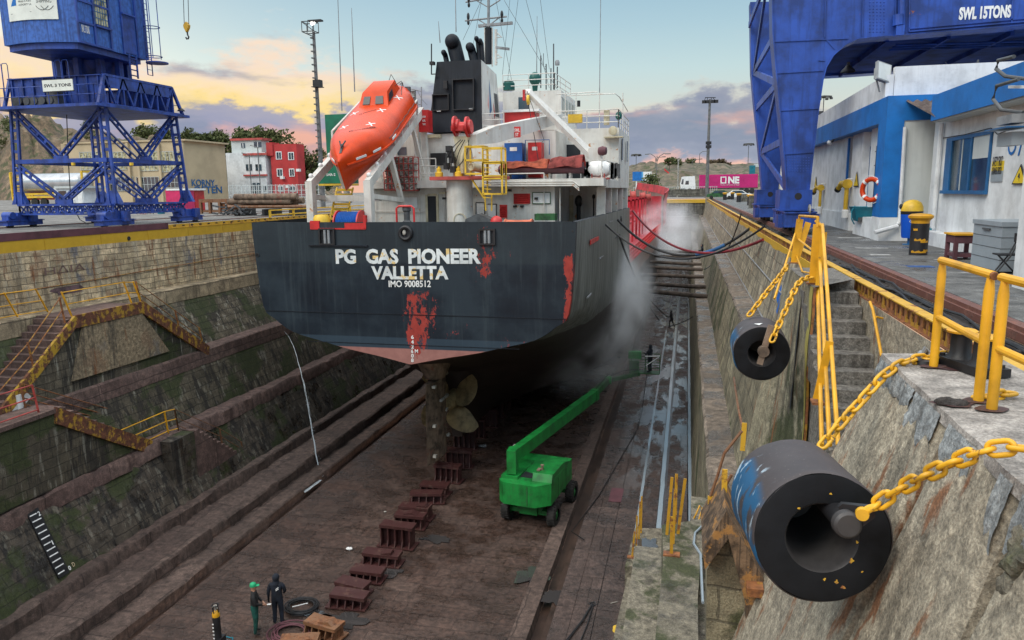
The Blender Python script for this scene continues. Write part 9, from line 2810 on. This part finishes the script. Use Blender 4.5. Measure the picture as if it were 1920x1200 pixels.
# ------------------------------------------------------------------ trees
def crown(seed,rx,ry,rz,n,leaf,squash=1.0):
 r=random.Random(seed);m=MB()
 blobs=[]
 for k in range(11):
  t=r.uniform(0,6.28);f=r.uniform(.15,.8);zz=r.uniform(-.65,.75)
  blobs.append((V((math.cos(t)*f*rx*(1-.4*abs(zz)),math.sin(t)*f*ry*(1-.4*abs(zz)),zz*rz)),r.uniform(.26,.5)))
 for k in range(n):
  c,s_=blobs[r.randrange(len(blobs))]
  d=V((r.gauss(0,1),r.gauss(0,1),r.gauss(0,1))).normalized()*(r.random()**.4)*s_
  p=c+V((d.x*rx,d.y*ry,d.z*rz*1.1))
  a=V((r.gauss(0,1),r.gauss(0,1),r.gauss(0,1))).normalized();b=a.orthogonal().normalized();e=a.cross(b)
  q=leaf*r.uniform(.5,1.3)
  m.poly([p+b*q,p+e*q*.6,p-b*q,p-e*q*.6])
 return m
def make_tree(seed,h,w,kind,loc,label,group,mat='leaf',n=2000):
 o=thing(kind,label,'tree',loc,0,group)
 m=MB();r=random.Random(seed)
 m.tube([(0,0,-.3),(.05*h*.3,0,h*.3),(0,.03*h,h*.7)],[h*.03,h*.022,h*.008],7)
 for k in range(5):
  t=r.uniform(0,6.28);z=h*r.uniform(.3,.55);m.tube([(0,0,z),(math.cos(t)*w*.25,math.sin(t)*w*.25,z+h*.15),(math.cos(t)*w*.4,math.sin(t)*w*.4,z+h*.25)],[h*.012,h*.008,h*.004],5)
 m.build('trunk',M['trunk'],o,local=True)
 m=crown(seed,w/2,w/2,h*.36,n,w*.045);m.xf(Matrix.Translation((0,0,h*.62)));m.build('crown',M[mat],o,local=True,smooth=0,recalc=False)
 return o
protos={}
TREES=[(258,232,275,'pine'),(283,238,278,'pine'),(304,236,278,'pine'),(338,244,275,'round'),(352,243,276,'pine'),(375,240,274,'round'),(398,246,274,'pine'),(412,246,276,'pine'),(440,240,268,'round'),(455,240,266,'pine'),(472,243,264,'round'),(490,240,264,'pine'),(505,238,268,'round'),(524,248,272,'round'),(545,262,280,'round')]
for i,(px,pt,pb,kd)in enumerate(TREES):
 yy=172+(i*37)%14
 t,b=Wy(px,pt,yy),Wy(px,300,yy)
 h=max(9,t.z-3.5);loc=(t.x,yy,t.z-h)
 lab=('tall dark pine on the ridge above the beige building' if kd=='pine' else 'round olive-green tree on the ridge above the buildings')
 key=(kd,i%3)
 w_=h*(.5 if kd=='pine' else .72)
 if key not in protos:
  protos[key]=(make_tree(20+i,h,w_,'pine_tree' if kd=='pine' else 'broadleaf_tree',loc,lab,('dark pines' if kd=='pine' else 'olive-green trees')+' on the ridge'),h)
 else:
  src,h0_=protos[key];dup(src,loc,rnd.uniform(0,6.28),scale=h/h0_)
for i,(px,pt,yy,w_,mt,lab)in enumerate(((575,272,118,7.5,'leaf','leafy green tree behind the red building, left of the lifeboat'),(600,290,122,6,'leaf','bushy green tree under the lamp mast'),(592,322,112,4.5,'leaf','low green bush at the foot of the lamp mast'))):
 t=Wy(px,pt,yy);make_tree(60+i,t.z,w_,'broadleaf_tree',(t.x,yy,0),lab,None,mt,1500)
for i,(px,pt,yy,w_,mt,lab)in enumerate(((1255,305,225,5,'leaf','dark round tree on the hill above the lorry cab'),(1272,302,240,5.5,'leaf','umbrella-shaped tree beside the pale pole'),(1294,305,245,4.5,'leaf','small dark tree on the hilltop right of the pole'),(1333,302,245,4,'leaf_brown','small brown tree behind the tall lamp mast'),(1351,297,240,8,'leaf_brown','wide bare brown tree above the magenta container'),(1224,324,150,5,'leaf','small green tree covering the end of the billboard'))):
 t=Wy(px,pt,yy);gz=Wy(px,318,yy).z if yy>200 else 0.3
 make_tree(80+i,max(3.5,t.z-gz),w_,'broadleaf_tree',(t.x,yy,gz),lab,None,mt,900)
r9=random.Random(5);pr=None
for k in range(26):
 px=r9.uniform(-20,175);py=r9.uniform(228,300);yy=150-(300-py)*.0+r9.uniform(-15,10)
 p=Wy(px,py,yy)
 if pr is None:
  pr=thing('shrub','grey-green shrub on the rocky hillside at the left edge','shrub',p,0,'shrubs on the rocky hillside');m=crown(3,1.5,1.5,1.1,260,.16);m.build('foliage',M['leaf'],pr,local=True,smooth=0,recalc=False)
 else:dup(pr,p,r9.uniform(0,6),scale=r9.uniform(.6,1.6))
# ------------------------------------------------------------------ drifting spray from the hull washing
def mist(name,c,r,dens,label,seed):
 m=MB();m.ball((0,0,0),1.0,20,12)
 mt=bpy.data.materials.new('spray');mt.use_nodes=True;nt=mt.node_tree;nt.nodes.clear()
 out=nd(nt,'ShaderNodeOutputMaterial')
 P=nd(nt,'ShaderNodeTexCoord').outputs['Object']
 ln=nd(nt,'ShaderNodeVectorMath',P,_operation='LENGTH').outputs['Value']
 fall=smooth(nt,ln,1.0,0.15)
 n=fbm(nt,P,1.8,4,.6,off=(seed,0,0),dist=.6)
 d=mth(nt,'MULTIPLY',mth(nt,'MULTIPLY',fall,smooth(nt,n,.36,.68)),dens)
 pv=nd(nt,'ShaderNodeVolumePrincipled',Color=(.93,.95,.97,1),Density=d,Anisotropy=0.1)
 nt.links.new(pv.outputs[0],out.inputs[1])
 o=m.build(name,mt,None,local=True)
 o.location=c;o.scale=r
 return tag(o,label,'spray',kind='stuff')
mist('spray_mist',W(1152,560,y=48),(3.0,6.5,5.0),0.95,'white spray drifting along the hull side below the hoses',1)
mist('spray_mist',W(1085,650,y=45),(5.0,7.0,3.4),.26,'thin grey spray under the turn of the hull above the lift arm',5)
mist('spray_mist',W(1250,445,y=92),(6.0,12.0,5.5),.32,'white spray cloud before the far dock wall by the red bow',9)
